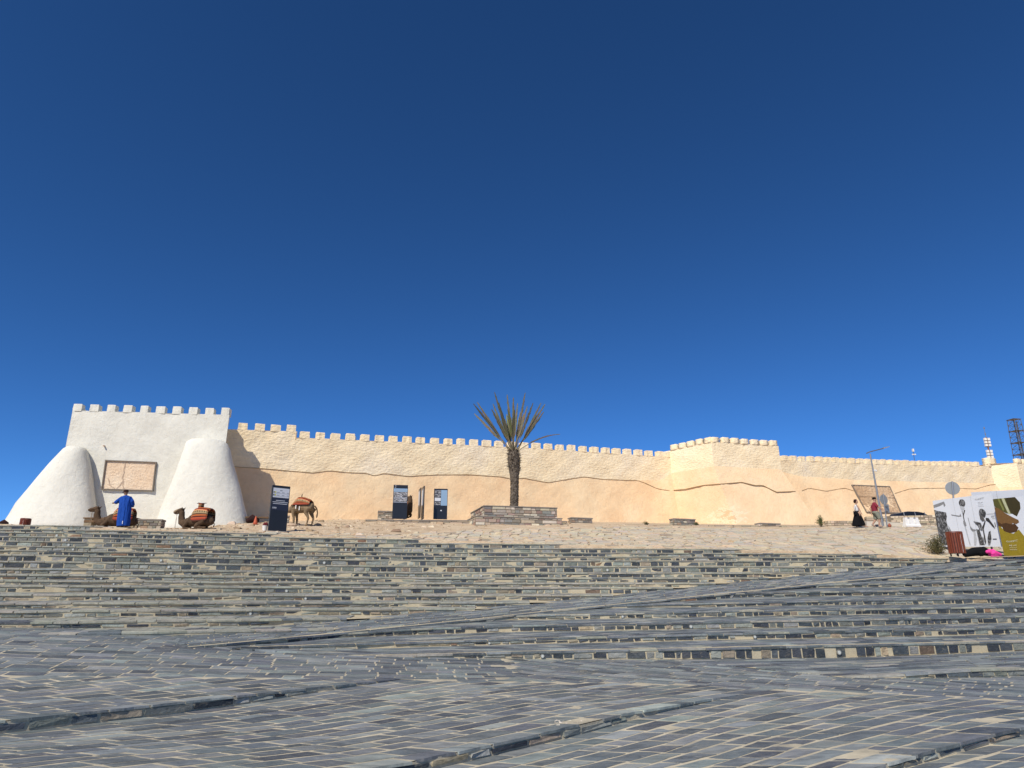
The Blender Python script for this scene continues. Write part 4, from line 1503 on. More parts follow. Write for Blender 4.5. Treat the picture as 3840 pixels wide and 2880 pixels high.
def stone_face(parent, a, ux, un, w, h, cmin=0.10, cmax=0.17, lmin=0.12, lmax=0.4, tints=RUB, name='stone', taper=0.0):
    """coursed rubble on a face: a lower left corner, ux along, un outward (local coordinates)"""
    z = 0.0
    while z < h - 0.03:
        ch = min(random.uniform(cmin, cmax), h - z)
        if h - z - ch < 0.05: ch = h - z
        x0, x1 = taper * z, w
        x = x0
        while x < x1 - 0.02:
            l = min(random.uniform(lmin, lmax) * (1.6 if random.random() < 0.12 else 1.0), x1 - x)
            if x1 - x - l < 0.07: l = x1 - x
            g_ = 0.010
            jj = lambda k=0.014: random.uniform(-k, k)
            pr = random.uniform(0.008, 0.03)
            q = [(x + g_ + jj(), z + g_ + jj(0.008)), (x + l - g_ + jj(), z + g_ + jj(0.008)), (x + l - g_ + jj(), z + ch - g_ + jj(0.008)), (x + g_ + jj(), z + ch - g_ + jj(0.008))]
            bk = [a + ux * u + Vector((0, 0, v)) - un * 0.03 for u, v in q]
            cx_, cz_ = x + l / 2, z + ch / 2
            fr = [a + ux * (u + (cx_ - u) * 0.06) + Vector((0, 0, v + (cz_ - v) * 0.1)) + un * (pr + random.uniform(-0.006, 0.006)) for u, v in q]
            MB().hexa(bk, fr, jit(random.choice(tints), 0.18)).build(name, M['rubble'], parent)
            x += l
        z += ch

def stone_block(name, label, cat, p0, p1, depth, h, coping=0.07, group=None, over=0.04, sides=True, **kw):
    """low rubble block from p0 to p1 (front foot line), reaching back by depth"""
    d = p1 - p0; d.z = 0
    w = d.length; rz = math.atan2(d.y, d.x)
    o = empty(name, Vector((p0.x, p0.y, min(p0.z, p1.z) - 0.03)), rz, label, cat, group)
    o['kind'] = 'thing'
    MB().box(0.0, w, 0.0, depth, -0.15, h - 0.005).build('core', M['core'], o)
    X, Yv = Vector((1, 0, 0)), Vector((0, 1, 0))
    stone_face(o, Vector((0, 0, -0.05)), X, -Yv, w, h + 0.05, **kw)
    if sides:
        stone_face(o, Vector((0, depth, -0.05)), -Yv, -X, depth, h + 0.05, **kw)
        stone_face(o, Vector((w, 0, -0.05)), Yv, X, depth, h + 0.05, **kw)
    if coping:
        x = -over
        while x < w + over - 0.05:
            l = min(random.uniform(0.5, 0.9), w + over - x)
            if w + over - x - l < 0.2: l = w + over - x
            j = random.uniform(-0.004, 0.004)
            MB().hexa([Vector((x + 0.004, -over, h + j)), Vector((x + l - 0.004, -over, h + j)), Vector((x + l - 0.004, depth + over, h + j)), Vector((x + 0.004, depth + over, h + j))],
                      [Vector((x + 0.008, -over + 0.006, h + coping + j)), Vector((x + l - 0.008, -over + 0.006, h + coping + j)), Vector((x + l - 0.008, depth + over, h + coping + j)), Vector((x + 0.008, depth + over, h + coping + j))]).build('coping_slab', M['coping'], o)
            x += l
    return o

# ------------------------------------------------------------------ palm planter and palm
pA = stand(1783, 43.0); pB = at(2107, 1972, 44.4); pB.z = pA.z - 0.1
lowd = (pB - pA); lowd.z = 0; Wp = lowd.length; rzp = math.atan2(lowd.y, lowd.x)
planter = empty('palm_planter', Vector((pA.x, pA.y, pA.z - 0.1)), rzp, 'two-tier rubble stone planter around the palm trunk', 'planter')
PT = [(0.34, 0.30, 0.25), (0.28, 0.25, 0.20), (0.40, 0.33, 0.25), (0.62, 0.54, 0.43), (0.36, 0.25, 0.20), (0.24, 0.235, 0.21), (0.48, 0.40, 0.30), (0.30, 0.21, 0.17)]
X_, Y_ = Vector((1, 0, 0)), Vector((0, 1, 0))
h1 = 0.66; h2 = 0.72; ins = 0.42
MB().box(0, Wp, 0, 5.0, -0.3, h1 - 0.01).build('lower_core', M['core'], planter)
MB().box(0.62, Wp - 0.18, ins, 4.6, h1 - 0.1, h1 + h2 - 0.01).build('upper_core', M['core'], planter)
kw = dict(cmin=0.13, cmax=0.24, lmin=0.16, lmax=0.62, tints=PT)
stone_face(planter, Vector((0, 0, -0.12)), X_, -Y_, Wp, h1 + 0.06, **kw)
stone_face(planter, Vector((0, 5.0, -0.12)), -Y_, -X_, 5.0, h1 + 0.06, **kw)
stone_face(planter, Vector((Wp, 0, -0.12)), Y_, X_, 5.0, h1 + 0.06, **kw)
stone_face(planter, Vector((0.62, ins, h1)), X_, -Y_, Wp - 0.8, h2 - 0.06, **kw)
stone_face(planter, Vector((0.62, 4.6, h1)), -Y_, -X_, 4.6 - ins, h2 - 0.06, **kw)
stone_face(planter, Vector((Wp - 0.18, ins, h1)), Y_, X_, 4.6 - ins, h2 - 0.06, **kw)
def coping_ring(x0, x1, y0, y1, z, wd=0.34, th=0.055):
    x = x0
    while x < x1 - 0.05:
        l = min(random.uniform(0.6, 1.1), x1 - x)
        if x1 - x - l < 0.3: l = x1 - x
        j = random.uniform(-0.005, 0.005)
        MB().box(x + 0.005, x + l - 0.005, y0 - 0.05, y0 + wd, z + j, z + th + j).build('coping_slab', M['coping'], planter)
        x += l
    for xx in (x0, x1 - wd):
        y = y0 + wd + 0.01
        while y < y1 - 0.05:
            l = min(random.uniform(0.6, 1.0), y1 - y)
            j = random.uniform(-0.005, 0.005)
            MB().box(xx, xx + wd, y + 0.005, y + l - 0.005, z + j, z + th + j).build('coping_slab', M['coping'], planter)
            y += l
coping_ring(-0.05, Wp + 0.05, 0.0, 5.0, h1 - 0.05)
coping_ring(0.57, Wp - 0.13, ins, 4.6, h1 + h2 - 0.06)
MB().box(0.9, Wp - 0.5, ins + 0.3, 4.3, h1 + h2 - 0.25, h1 + h2 - 0.02).build('soil', M['sand'], planter)

pbase = at(1928, 1896, 45.6)
palm = empty('palm_tree', pbase - Vector((0, 0, 0.1)), 0, 'palm tree with stiff upright fronds and shaggy trunk top in the stone planter', 'palm tree')
t = NT('palm_bark', 0.95, 0.1)
n1 = t.noise(t.scale(t.tc, (1, 1, 0.6)), 16.0, 6, 0.7, 1.0)
M['bark'] = t.done(t.ramp(n1, [(0.3, (0.06, 0.047, 0.036)), (0.5, (0.145, 0.118, 0.09)), (0.7, (0.25, 0.21, 0.165))]), t.bump(n1, 1.0, 0.06))
ttop = at(1925, 1688, 45.6) - palm.location
trunk = MB(); rg = []
HT = ttop.z
def trunk_axis(z):
    f = z / HT
    return Vector((ttop.x * f + 0.05 * math.sin(f * 3.0), 0.03 * math.sin(f * 4), z))
nt = 40
for i in range(nt + 1):
    z = HT * i / nt
    r = float(np.interp(z / HT, [0, 0.08, 0.5, 0.62, 0.85, 0.95, 1.0], [0.27, 0.255, 0.275, 0.34, 0.40, 0.34, 0.22]))
    c = trunk_axis(z)
    rg.append([c + Vector((math.cos(a) * r * (1 + random.uniform(-0.06, 0.06)), math.sin(a) * r * (1 + random.uniform(-0.06, 0.06)), random.uniform(-0.03, 0.03))) for a in [2 * math.pi * k / 16 for k in range(16)]])
trunk.rings(rg)
# knobbly old leaf bases pressed to the lower trunk
for i in range(420):
    z = random.uniform(0.0, 0.62) * HT; a = random.uniform(0, 2 * math.pi); c = trunk_axis(z); r = 0.26
    o_ = Vector((math.cos(a), math.sin(a), 0)); s_ = Vector((-o_.y, o_.x, 0))
    b = c + o_ * r; w = random.uniform(0.03, 0.06)
    trunk.add([b - s_ * w - o_ * 0.03, b + s_ * w - o_ * 0.03, b + s_ * w * 0.6 + o_ * random.uniform(0.015, 0.05) + Vector((0, 0, random.uniform(0.04, 0.09))), b - s_ * w * 0.6 + o_ * random.uniform(0.015, 0.05) + Vector((0, 0, random.uniform(0.04, 0.09))), b + Vector((0, 0, 0.12)) - o_ * 0.03], [(0, 1, 2, 3), (3, 2, 4)])
trunk.build('trunk', M['bark'], palm)
boots = MB()
for i in range(620):
    f = random.uniform(0.58, 0.99); z = f * HT; a = random.uniform(0, 2 * math.pi); c = trunk_axis(z)
    r = float(np.interp(f, [0.58, 0.68, 0.85, 0.95, 1.0], [0.27, 0.33, 0.36, 0.31, 0.2]))
    o_ = Vector((math.cos(a), math.sin(a), 0)); s_ = Vector((-o_.y, o_.x, 0)); b = c + o_ * (r - 0.05)
    ln = random.uniform(0.18, 0.36); w = random.uniform(0.018, 0.045); upk = random.uniform(0.2, 0.9)
    tip = b + o_ * ln * (1 - upk * 0.5) + Vector((0, 0, ln * upk)) + s_ * random.uniform(-0.05, 0.05)
    boots.add([b - s_ * w, b + s_ * w, b + s_ * w * 0.7 + Vector((0, 0, 0.05)) + o_ * 0.02, tip, b - s_ * w * 0.7 + Vector((0, 0, 0.05)) + o_ * 0.02], [(0, 1, 3), (1, 2, 3), (2, 4, 3), (4, 0, 3)])
boots.build('leaf_bases', M['bark'], palm, kind='stuff')
t = NT('palm_frond', 0.6, 0.35)
a_ = t.attr(); n1 = t.noise(t.tc, 7.0, 4)
M['frond'] = t.done(t.mix(n1, t.mix(1.0, a_, (0.65, 0.65, 0.6), 'MULTIPLY'), t.mix(1.0, a_, (1.3, 1.3, 1.25), 'MULTIPLY')))
crown = trunk_axis(HT * 0.97)
TIPS = [(1780, 1530, -0.9), (1779, 1546, 0.5), (1790, 1507, 0.2), (1848, 1504, 0.8), (1856, 1483, -0.6), (1902, 1477, 0.3), (1925, 1507, -0.9), (1941, 1506, 0.6), (1969, 1480, -0.3), (1978, 1512, 0.9), (1997, 1524, -0.7), (2028, 1509, 0.3), (2042, 1521, -0.2), (2040, 1535, 0.8),
        (1846, 1548, -0.8), (1860, 1545, 0.9), (1893, 1558, 1.1), (1905, 1552, -1.0), (1915, 1550, 1.2), (1930, 1556, -1.2), (1965, 1540, 1.0), (1880, 1560, 0.0), (1900, 1549, 0.5), (2101, 1626, 0.2), (1952, 1530, 1.2), (1872, 1530, -1.2)]
for i, (px, py, dy) in enumerate(TIPS):
    tip = at(px, py, 45.6) - palm.location + Vector((0, dy, 0))
    base_ = crown + Vector((random.uniform(-0.12, 0.12) + (tip.x - crown.x) * 0.06, dy * 0.1, random.uniform(-0.12, 0.08)))
    L3 = (tip - base_)
    low = px > 2080
    bend = Vector((0, 0, 0.30)) if low else Vector((0, 0, 0.10)) + Vector((L3.x * 0.04, 0, 0))
    path = []
    for k in range(13):
        f = k / 12
        path.append(base_ + L3 * f + bend * (4 * f * (1 - f)) * (1 if low else 0.5))
    m = MB()
    green = i in (17, 21, 22)
    col = jit((0.13, 0.145, 0.05) if green else random.choice([(0.095, 0.085, 0.055), (0.12, 0.105, 0.068), (0.15, 0.128, 0.08), (0.07, 0.07, 0.05)]), 0.15)
    m.tube(path, [0.028 * (1 - 0.85 * k / 12) for k in range(13)], 5, jit((0.20, 0.165, 0.10), 0.1))
    LN = L3.length
    npair = int(40 * LN / 3.0) + 8
    for k in range(npair):
        f = 0.26 + 0.74 * k / npair if not low else 0.3 + 0.7 * k / npair
        j = min(int(f * 12), 11); q = path[j] + (path[j + 1] - path[j]) * (f * 12 - j)
        tdir = (path[j + 1] - path[j]).normalized()
        sx = tdir.cross(Vector((0.15, 1, 0.1))).normalized()
        for sgn in (-1, 1):
            sv = (sx * sgn + Vector((0, random.uniform(-0.5, 0.5), 0))).normalized()
            ll = (0.55 if not low else 0.28) * math.sin(math.pi * min(1.0, 0.22 + f * 0.72)) * random.uniform(0.8, 1.15)
            dv = (tdir * 1.0 + sv * random.uniform(0.10, 0.24)).normalized()
            w = 0.017
            pv = dv.cross(Vector((0, 1, 0))).normalized() * w
            c2 = tuple(v * random.uniform(0.75, 1.3) for v in col)
            m.add([q - pv, q + pv, q + dv * ll * 0.6 + pv * 0.8, q + dv * ll, q + dv * ll * 0.6 - pv * 0.8], [(0, 1, 2, 3, 4)], c2)
    m.build('frond', M['frond'], palm)

# ------------------------------------------------------------------ information signs
M['black'] = flat_mat('black_steel', (0.012, 0.013, 0.017), 0.35, 0.5, 0, 0.25, 3)
M['slab_pale'] = flat_mat('pale_footing', (0.5, 0.46, 0.39), 0.9)
t = NT('grey_photo_print', 0.45, 0.4)
n1 = t.noise(t.scale(t.pos, (1.0, 1.0, 2.2)), 3.2, 5, 0.65, 2.2)
M['photo'] = t.done(t.ramp(n1, [(0.33, (0.012, 0.012, 0.014)), (0.45, (0.10, 0.10, 0.11)), (0.55, (0.34, 0.34, 0.35)), (0.64, (0.62, 0.62, 0.63))]))
def printed(name, rgb, rough=0.45):
    m = flat_mat(name, rgb, rough, 0.35, 0, 0.05, 2)
    return m
M['pr_white'] = printed('print_white', (0.62, 0.64, 0.68)); M['pr_navy'] = printed('print_navy', (0.020, 0.026, 0.050)); M['pr_blue'] = printed('print_pale_blue', (0.26, 0.40, 0.56))
M['pr_yellow'] = printed('print_yellow', (0.55, 0.52, 0.06)); M['pr_grey'] = printed('print_grey', (0.25, 0.27, 0.31)); M['pr_ink'] = printed('print_ink', (0.05, 0.05, 0.06))
def kiosk(name, label, px, Y, rot, w, h, th, dz=0.0, foot=True):
    c = stand(px, Y, dz)
    o = empty(name, c, rot, label, 'sign', 'black information signs')
    MB().box(-w / 2, w / 2, -th / 2, th / 2, 0.02, h).build('panel', M['black'], o)
    if foot:
        MB().box(-w / 2 - 0.08, w / 2 + 0.12, -th / 2 - 0.08, th / 2 + 0.1, -0.2, 0.02).build('footing', M['slab_pale'], o)
    def pr(x0, x1, z0, z1, mat, lift=1, nm='print'):
        return MB().box(-w / 2 + x0 * w, -w / 2 + x1 * w, -th / 2 - 0.0025 * lift, -th / 2 + 0.002, h * z0, h * z1).build(nm, mat, o)
    return o, pr
k1, pr = kiosk('information_sign', 'turned black information sign at the top of the steps, white upper print', 1038, 33.2, R(40), 0.86, 2.16, 0.12)
pr(0.05, 0.97, 0.735, 0.945, M['pr_white'], 1, 'white_print'); pr(0.05, 0.97, 0.46, 0.73, M['pr_navy'], 1, 'navy_print')
for i, z in enumerate((0.835, 0.775)):
    pr(0.07, 0.13, z, z + 0.03, M['pr_ink'], 2, 'pictogram'); pr(0.15, 0.22, z, z + 0.03, M['pr_yellow'], 2, 'pictogram')
    for x in (0.27, 0.55, 0.84):
        pr(x, x + (0.15 if x < 0.8 else 0.1), z + 0.006, z + 0.018, M['pr_grey'], 2, 'text_line')
    pr(0.05, 0.97, z - 0.012, z - 0.007, M['pr_grey'], 2, 'rule_line')
pr(0.43, 0.57, 0.88, 0.9, M['pr_grey'], 2, 'text_line')
for (x0, x1, z) in ((0.25, 0.76, 0.665), (0.07, 0.93, 0.63), (0.1, 0.9, 0.595)):
    pr(x0, x1, z, z + 0.011, M['pr_white'], 2, 'text_line')
for x in (0.1, 0.18, 0.26):
    pr(x, x + 0.05, 0.505, 0.525, M['pr_white'], 2, 'logo_dot')
pr(0.08, 0.32, 0.49, 0.494, M['pr_white'], 2, 'text_line')
zl = 0.16
k2, pr = kiosk('information_sign', 'tall black information sign with four grey photographs and blue header', 1497, 45.2, R(10), 0.93, 2.2, 0.12, zl, False)
pr(0.03, 0.97, 0.80, 0.895, M['pr_blue'], 1, 'blue_print'); pr(0.03, 0.97, 0.48, 0.795, M['pr_grey'], 1, 'grey_print')
for (x0, x1, z0, z1) in ((0.05, 0.47, 0.64, 0.785), (0.5, 0.96, 0.64, 0.79), (0.05, 0.44, 0.505, 0.625), (0.5, 0.96, 0.505, 0.625)):
    pr(x0, x1, z0, z1, M['photo'], 2, 'photograph')
for i in range(4): pr(0.08, 0.92, 0.82 + i * 0.017, 0.825 + i * 0.017, M['pr_grey'], 2, 'text_line')
pr(0.1, 0.18, 0.96, 0.975, M['pr_white'], 1, 'text_line'); pr(0.08, 0.17, 0.915, 0.925, M['pr_white'], 1, 'text_line')
k3, pr = kiosk('information_sign', 'black information sign with photo column and blue text panel left of palm', 1650, 46.3, R(8), 0.9, 2.02, 0.12, zl, False)
pr(0.04, 0.98, 0.44, 0.97, M['pr_navy'], 1, 'navy_print'); pr(0.52, 0.97, 0.45, 0.955, M['pr_blue'], 2, 'blue_print')
for z0 in (0.84, 0.715, 0.595, 0.465):
    pr(0.06, 0.5, z0, z0 + 0.105, M['photo'] if z0 != 0.595 else M['pr_white'], 2, 'photograph')
for i in range(12): pr(0.56, 0.93, 0.49 + i * 0.037, 0.494 + i * 0.037, M['pr_grey'], 3, 'text_line')
pr(0.5, 0.6, 0.27, 0.305, M['pr_white'], 1, 'sticker')
for (lab, px, Y, hh) in (('narrow black information sign seen edge-on, shorter of the pair', 1571, 47.4, 2.02), ('narrow black information sign seen edge-on, taller of the pair', 1583, 45.4, 2.12)):
    o, pr = kiosk('information_sign', lab, px, Y, R(-75), 0.88, hh, 0.07, zl, False)
    pr(0.05, 0.95, 0.42, 0.93, M['pr_grey'], 1, 'grey_print'); pr(0.08, 0.5, 0.45, 0.9, M['pr_white'], 2, 'text_panel')

# ------------------------------------------------------------------ ledges, benches, low walls
a = stand(1372, 44.2); b = stand(2125, 45.2); b.z = a.z
lg = stone_block('stone_ledge', 'low stone ledge carrying the central information signs', 'ledge', a, b, 4.2, 0.13, 0.05, cmin=0.09, cmax=0.13, lmin=0.3, lmax=0.8, tints=[(0.42, 0.34, 0.25), (0.5, 0.4, 0.28), (0.33, 0.28, 0.22)])
def bench(label, pxa, pxb, Ya, Yb, h, depth=0.55):
    return stone_block('stone_bench', label, 'bench', stand(pxa, Ya), stand(pxb, Yb), depth, h, 0.075, 'stone benches along the wall')
bench('rubble stone bench behind the kneeling camel and the person in blue', 492, 601, 35.2, 35.4, 0.52)
o = bench('rubble stone bench left of the tall four-photo sign', 1417, 1474, 46.9, 47.1, 0.50); o.location.z += 0.1
bench('low rubble stone bench just right of the palm planter', 2143, 2221, 47.5, 48.0, 0.36)
bench('rubble stone bench under the bastion with weeds at its right end', 2529, 2608, 48.0, 48.6, 0.42)
bench('lowest rubble stone bench at the right foot of the bastion', 2852, 2926, 47.5, 48.0, 0.22)
bench('short rubble stone bench behind the standing camel', 1055, 1083, 41.0, 41.2, 0.42)
# plank bench at the far left
M['wood'] = flat_mat('brown_planks', (0.16, 0.10, 0.055), 0.8, 0.2, 0, 0.35, 12, 0.3)
pb = stand(312, 35.0)
wb = empty('plank_bench', pb, R(3), 'brown plank bench in front of the left buttress', 'bench')
MB().box(-0.02, 0.34, 0, 0.5, -0.1, 0.50, (0.30, 0.25, 0.17)).build('stone_leg', M['rubble'], wb)
MB().box(2.1, 2.4, 0, 0.5, -0.1, 0.50, (0.30, 0.25, 0.17)).build('stone_leg', M['rubble'], wb)
for i in range(4): MB().box(-0.08, 2.5, -0.04 + i * 0.14, 0.09 + i * 0.14, 0.502, 0.56).build('plank', M['wood'], wb)
MB().box(-0.02, 2.45, -0.02, 0.02, 0.32, 0.44).build('plank', M['wood'], wb)
# kerb along the foot of the wall
for (pa, pb_, Y0, Y1, lab) in ((2330, 2845, 46.4, 47.0, 'broken kerb of rough stones below the bastion'), (2930, 3120, 46.6, 46.8, 'short rough kerb between the bastion and the bush')):
    a = stand(pa, Y0); b = stand(pb_, Y1)
    stone_block('stone_kerb', lab, 'kerb', a, b, 0.35, 0.13, 0, cmin=0.12, cmax=0.2, lmin=0.25, lmax=0.7, tints=[(0.36, 0.30, 0.22), (0.44, 0.36, 0.26), (0.26, 0.23, 0.18)])
# rubble walls at the right
a = stand(3105, 46.5); b = stand(3250, 46.5)
stone_block('rubble_wall', 'knee-high rubble wall behind the woman in the black skirt', 'wall', a, b, 0.5, 0.38, 0, lmax=0.34, tints=[(0.42, 0.34, 0.24), (0.5, 0.41, 0.29), (0.33, 0.27, 0.2), (0.56, 0.46, 0.33)])
a = stand(3252, 47.0); b = stand(3520, 46.0)
stone_block('rubble_wall', 'waist-high rubble wall in front of the parked car', 'wall', a, b, 0.5, 0.74, 0, lmax=0.4, tints=[(0.45, 0.37, 0.26), (0.55, 0.45, 0.32), (0.35, 0.29, 0.21), (0.62, 0.52, 0.38), (0.24, 0.2, 0.15)])
a = stand(3252, 45.6); b = stand(3395, 44.6)
sl = empty('sloping_kerb', a, 0, 'pale sloping kerb in front of the rubble wall', 'kerb'); sl['kind'] = 'thing'
d = b - a
mb = MB(); mb.hexa([Vector((0, 0, -0.2)), Vector((d.x, d.y, -0.2)), Vector((d.x, d.y + 0.3, -0.2)), Vector((0, 0.3, -0.2))], [Vector((0, 0, 0.30)), Vector((d.x, d.y, 0.09)), Vector((d.x, d.y + 0.3, 0.1)), Vector((0, 0.3, 0.31))]).build('kerb_body', M['slab_pale'], sl)
# loose rocks on the sandy ground
rk = [(1095, 38.6, 0.22, 'broad brown rock in front of the standing camel'), (1192, 40, 0.16, 'brown rock just behind the standing camel'), (1290, 40.5, 0.12, 'small rock on the sand between standing camel and signs'),
      (940, 38, 0.11, 'small rock near the foot of the right buttress'), (1345, 37.5, 0.10, 'flat rock near the steps below the four-photo sign'), (2740, 45.5, 0.15, 'rough rock on the kerb under the bastion arris'),
      (3290, 43.8, 0.17, 'yellowish rock behind the walking man'), (2330, 45, 0.11, 'small rock right of the low bench by the planter')]
for i, (px, Y, r, lab) in enumerate(rk):
    c = stand(px, Y)
    m = MB(); ringr = []
    for (t_, s_) in ((-0.3, 0.9), (0.1, 1.0), (0.5, 0.75), (0.7, 0.35)):
        ringr.append([Vector((math.cos(a) * r * 1.5 * s_ * random.uniform(0.8, 1.15), math.sin(a) * r * s_ * random.uniform(0.8, 1.15), r * t_ + random.uniform(-0.02, 0.02))) for a in [2 * math.pi * k / 9 for k in range(9)]])
    m.rings(ringr, jit((0.42, 0.32, 0.22), 0.2))
    o = m.build('rock', M['rubble']); o.location = c
    tag(o, lab, 'rock', 'loose rocks')

# ------------------------------------------------------------------ plants
t = NT('bush_leaf', 0.7, 0.3)
M['leaf'] = t.done(t.attr())
M['stem'] = flat_mat('stem', (0.10, 0.075, 0.04), 0.9)
def bush(label, px, Y, w, h, n, cols, name='bush', shift=0.0):
    c = stand(px, Y)
    o = empty(name, c, random.uniform(0, 6), label, 'bush')
    st = MB(); lf = MB()
    for i in range(max(6, n // 60)):
        a = random.uniform(0, 2 * math.pi); r = random.uniform(0.1, 1.0) * w / 2; hh = h * random.uniform(0.5, 1.0) * (1 - 0.5 * (r / (w / 2)) ** 2)
        tip = Vector((math.cos(a) * r, math.sin(a) * r, hh)); mid_ = tip * 0.5 + Vector((0, 0, hh * 0.12))
        st.tube([Vector((0, 0, -0.05)), mid_, tip], [0.012, 0.008, 0.004], 4)
        for k in range(60):
            f = random.uniform(0.25, 1.02); q = (mid_ * (f * 2) if f < 0.5 else mid_ + (tip - mid_) * (f * 2 - 1)) + Vector((random.gauss(0, 0.05), random.gauss(0, 0.05), random.gauss(0, 0.04)))
            d = Vector((random.gauss(0, 1), random.gauss(0, 1), random.gauss(0.3, 0.8))).normalized(); s_ = d.orthogonal().normalized(); l = random.uniform(0.035, 0.075)
            lf.add([q, q + d * l * 0.5 + s_ * l * 0.22, q + d * l, q + d * l * 0.5 - s_ * l * 0.22], [(0, 1, 2, 3)], jit(random.choice(cols), 0.25))
    st.build('stems', M['stem'], o); lf.build('foliage', M['leaf'], o, kind='stuff')
    return o
GR = [(0.07, 0.10, 0.03), (0.10, 0.135, 0.045), (0.05, 0.075, 0.025)]
DRY = [(0.16, 0.14, 0.06), (0.11, 0.11, 0.045), (0.22, 0.18, 0.09), (0.08, 0.09, 0.035)]
bush('green bush at the foot of the wall, left of the walking pair', 3080, 46.0, 0.62, 0.78, 900, GR)
bush('dry scrubby bush beside the slatted litter bin', 3518, 30.2, 1.25, 0.85, 2400, DRY)
bush('small weed in the kerb left of the bastion bench', 2422, 46.8, 0.4, 0.24, 240, GR, 'weed')
bush('small weed at the right end of the bastion bench', 2612, 47.6, 0.35, 0.22, 240, GR, 'weed')
# ------------------------------------------------------------------ people
M['skin'] = flat_mat('skin', (0.42, 0.25, 0.17), 0.55, 0.4, 0, 0.08, 20)
M['skin_dark'] = flat_mat('skin_tan', (0.20, 0.105, 0.065), 0.55, 0.4, 0, 0.08, 20)
def cloth(name, rgb, var=0.18):
    t = NT(name, 0.9, 0.15)
    n = t.noise(t.tc, 7.0, 4, 0.6, 0.6)
    return t.done(t.mix(n, tuple(v * (1 - var) for v in rgb), tuple(v * (1 + var) for v in rgb)), t.bump(n, 0.5, 0.03))
t = NT('blue_robe', 0.85, 0.2)
nz = t.noise(t.scale(t.tc, (1.0, 1.0, 0.13)), 9.0, 3, 0.5, 0.3); nz2 = t.noise(t.tc, 12.0, 4)
M['blue'] = t.done(t.mix(nz2, (0.006, 0.045, 0.25), (0.012, 0.075, 0.38)), t.bump(nz, 1.0, 0.12))
M['cap_brown'] = cloth('brown_cap', (0.035, 0.016, 0.014)); M['blackcloth'] = cloth('black_cloth', (0.006, 0.006, 0.007))
M['topgrey'] = cloth('pale_top', (0.62, 0.60, 0.58)); M['red'] = cloth('red_shirt', (0.22, 0.028, 0.045)); M['shorts'] = cloth('khaki_shorts', (0.20, 0.205, 0.16)); M['hair'] = cloth('dark_hair', (0.03, 0.013, 0.012))
M['shoe'] = cloth('grey_shoe', (0.22, 0.21, 0.2)); M['trim'] = cloth('white_trim', (0.7, 0.72, 0.78))

def head_parts(mb, c, f, r=0.1):
    """head with nose, chin, ears; f is the facing direction"""
    f = Vector(f).normalized(); s = Vector((-f.y, f.x, 0)).normalized(); up = Vector((0, 0, 1))
    mb.tube([c - up * 0.12 - f * 0.012, c - up * 0.05 + f * 0.01, c + f * 0.005, c + up * 0.06, c + up * 0.1], [0.055, 0.082, 0.094, 0.088, 0.055], 12)
    mb.tube([c - up * 0.055 + f * 0.05, c - up * 0.08 + f * 0.075], [0.04, 0.028], 8)                 # jaw and chin
    mb.tube([c + up * 0.01 + f * 0.085, c - up * 0.025 + f * 0.112], [0.012, 0.016], 6)              # nose
    mb.tube([c - up * 0.048 + f * 0.085 - s * 0.025, c - up * 0.048 + f * 0.085 + s * 0.025], [0.012, 0.012], 6)   # lips
    for k in (-1, 1):
        mb.tube([c + s * k * 0.09 + up * 0.015, c + s * k * 0.098 - up * 0.03], [0.018, 0.013], 6)   # ears
        mb.tube([c + f * 0.085 + s * k * 0.02 + up * 0.03, c + f * 0.085 + s * k * 0.05 + up * 0.028], [0.013, 0.012], 6)   # brows
def hand_parts(mb, w, d, side, sc=1.0):
    """palm, four unequal bent fingers and a thumb; w wrist, d pointing direction, side towards the thumb"""
    d = Vector(d).normalized(); side = Vector(side).normalized(); n = d.cross(side)
    mb.tube([w, w + d * 0.05 * sc, w + d * 0.09 * sc], [0.026 * sc, 0.036 * sc, 0.036 * sc], 8, flat=0.55)
    for i, l in enumerate((0.07, 0.08, 0.075, 0.058)):
        b = w + d * 0.088 * sc + side * (0.03 - 0.02 * i) * sc
        mb.tube([b, b + d * l * 0.55 * sc + n * 0.012, b + d * l * 0.9 * sc + n * 0.035], [0.0095 * sc, 0.009 * sc, 0.007 * sc], 5)
    mb.tube([w + d * 0.03 * sc + side * 0.025, w + d * 0.06 * sc + side * 0.055, w + d * 0.09 * sc + side * 0.06 + n * 0.015], [0.012 * sc, 0.011 * sc, 0.008 * sc], 5)

def loft(rows, n=20, wob=0.0, seed=0):
    """rows of (centre, rx, ry): elliptical rings, folds by wob"""
    r_ = random.Random(seed); ph = r_.uniform(0, 6)
    out = []
    for (c, rx, ry, *w) in rows:
        ww = w[0] if w else wob
        out.append([Vector(c) + Vector((math.cos(a) * rx * (1 + ww * math.sin(a * 7 + ph)), math.sin(a) * ry * (1 + ww * math.sin(a * 9 + ph)), 0)) for a in [2 * math.pi * k / n for k in range(n)]])
    return out

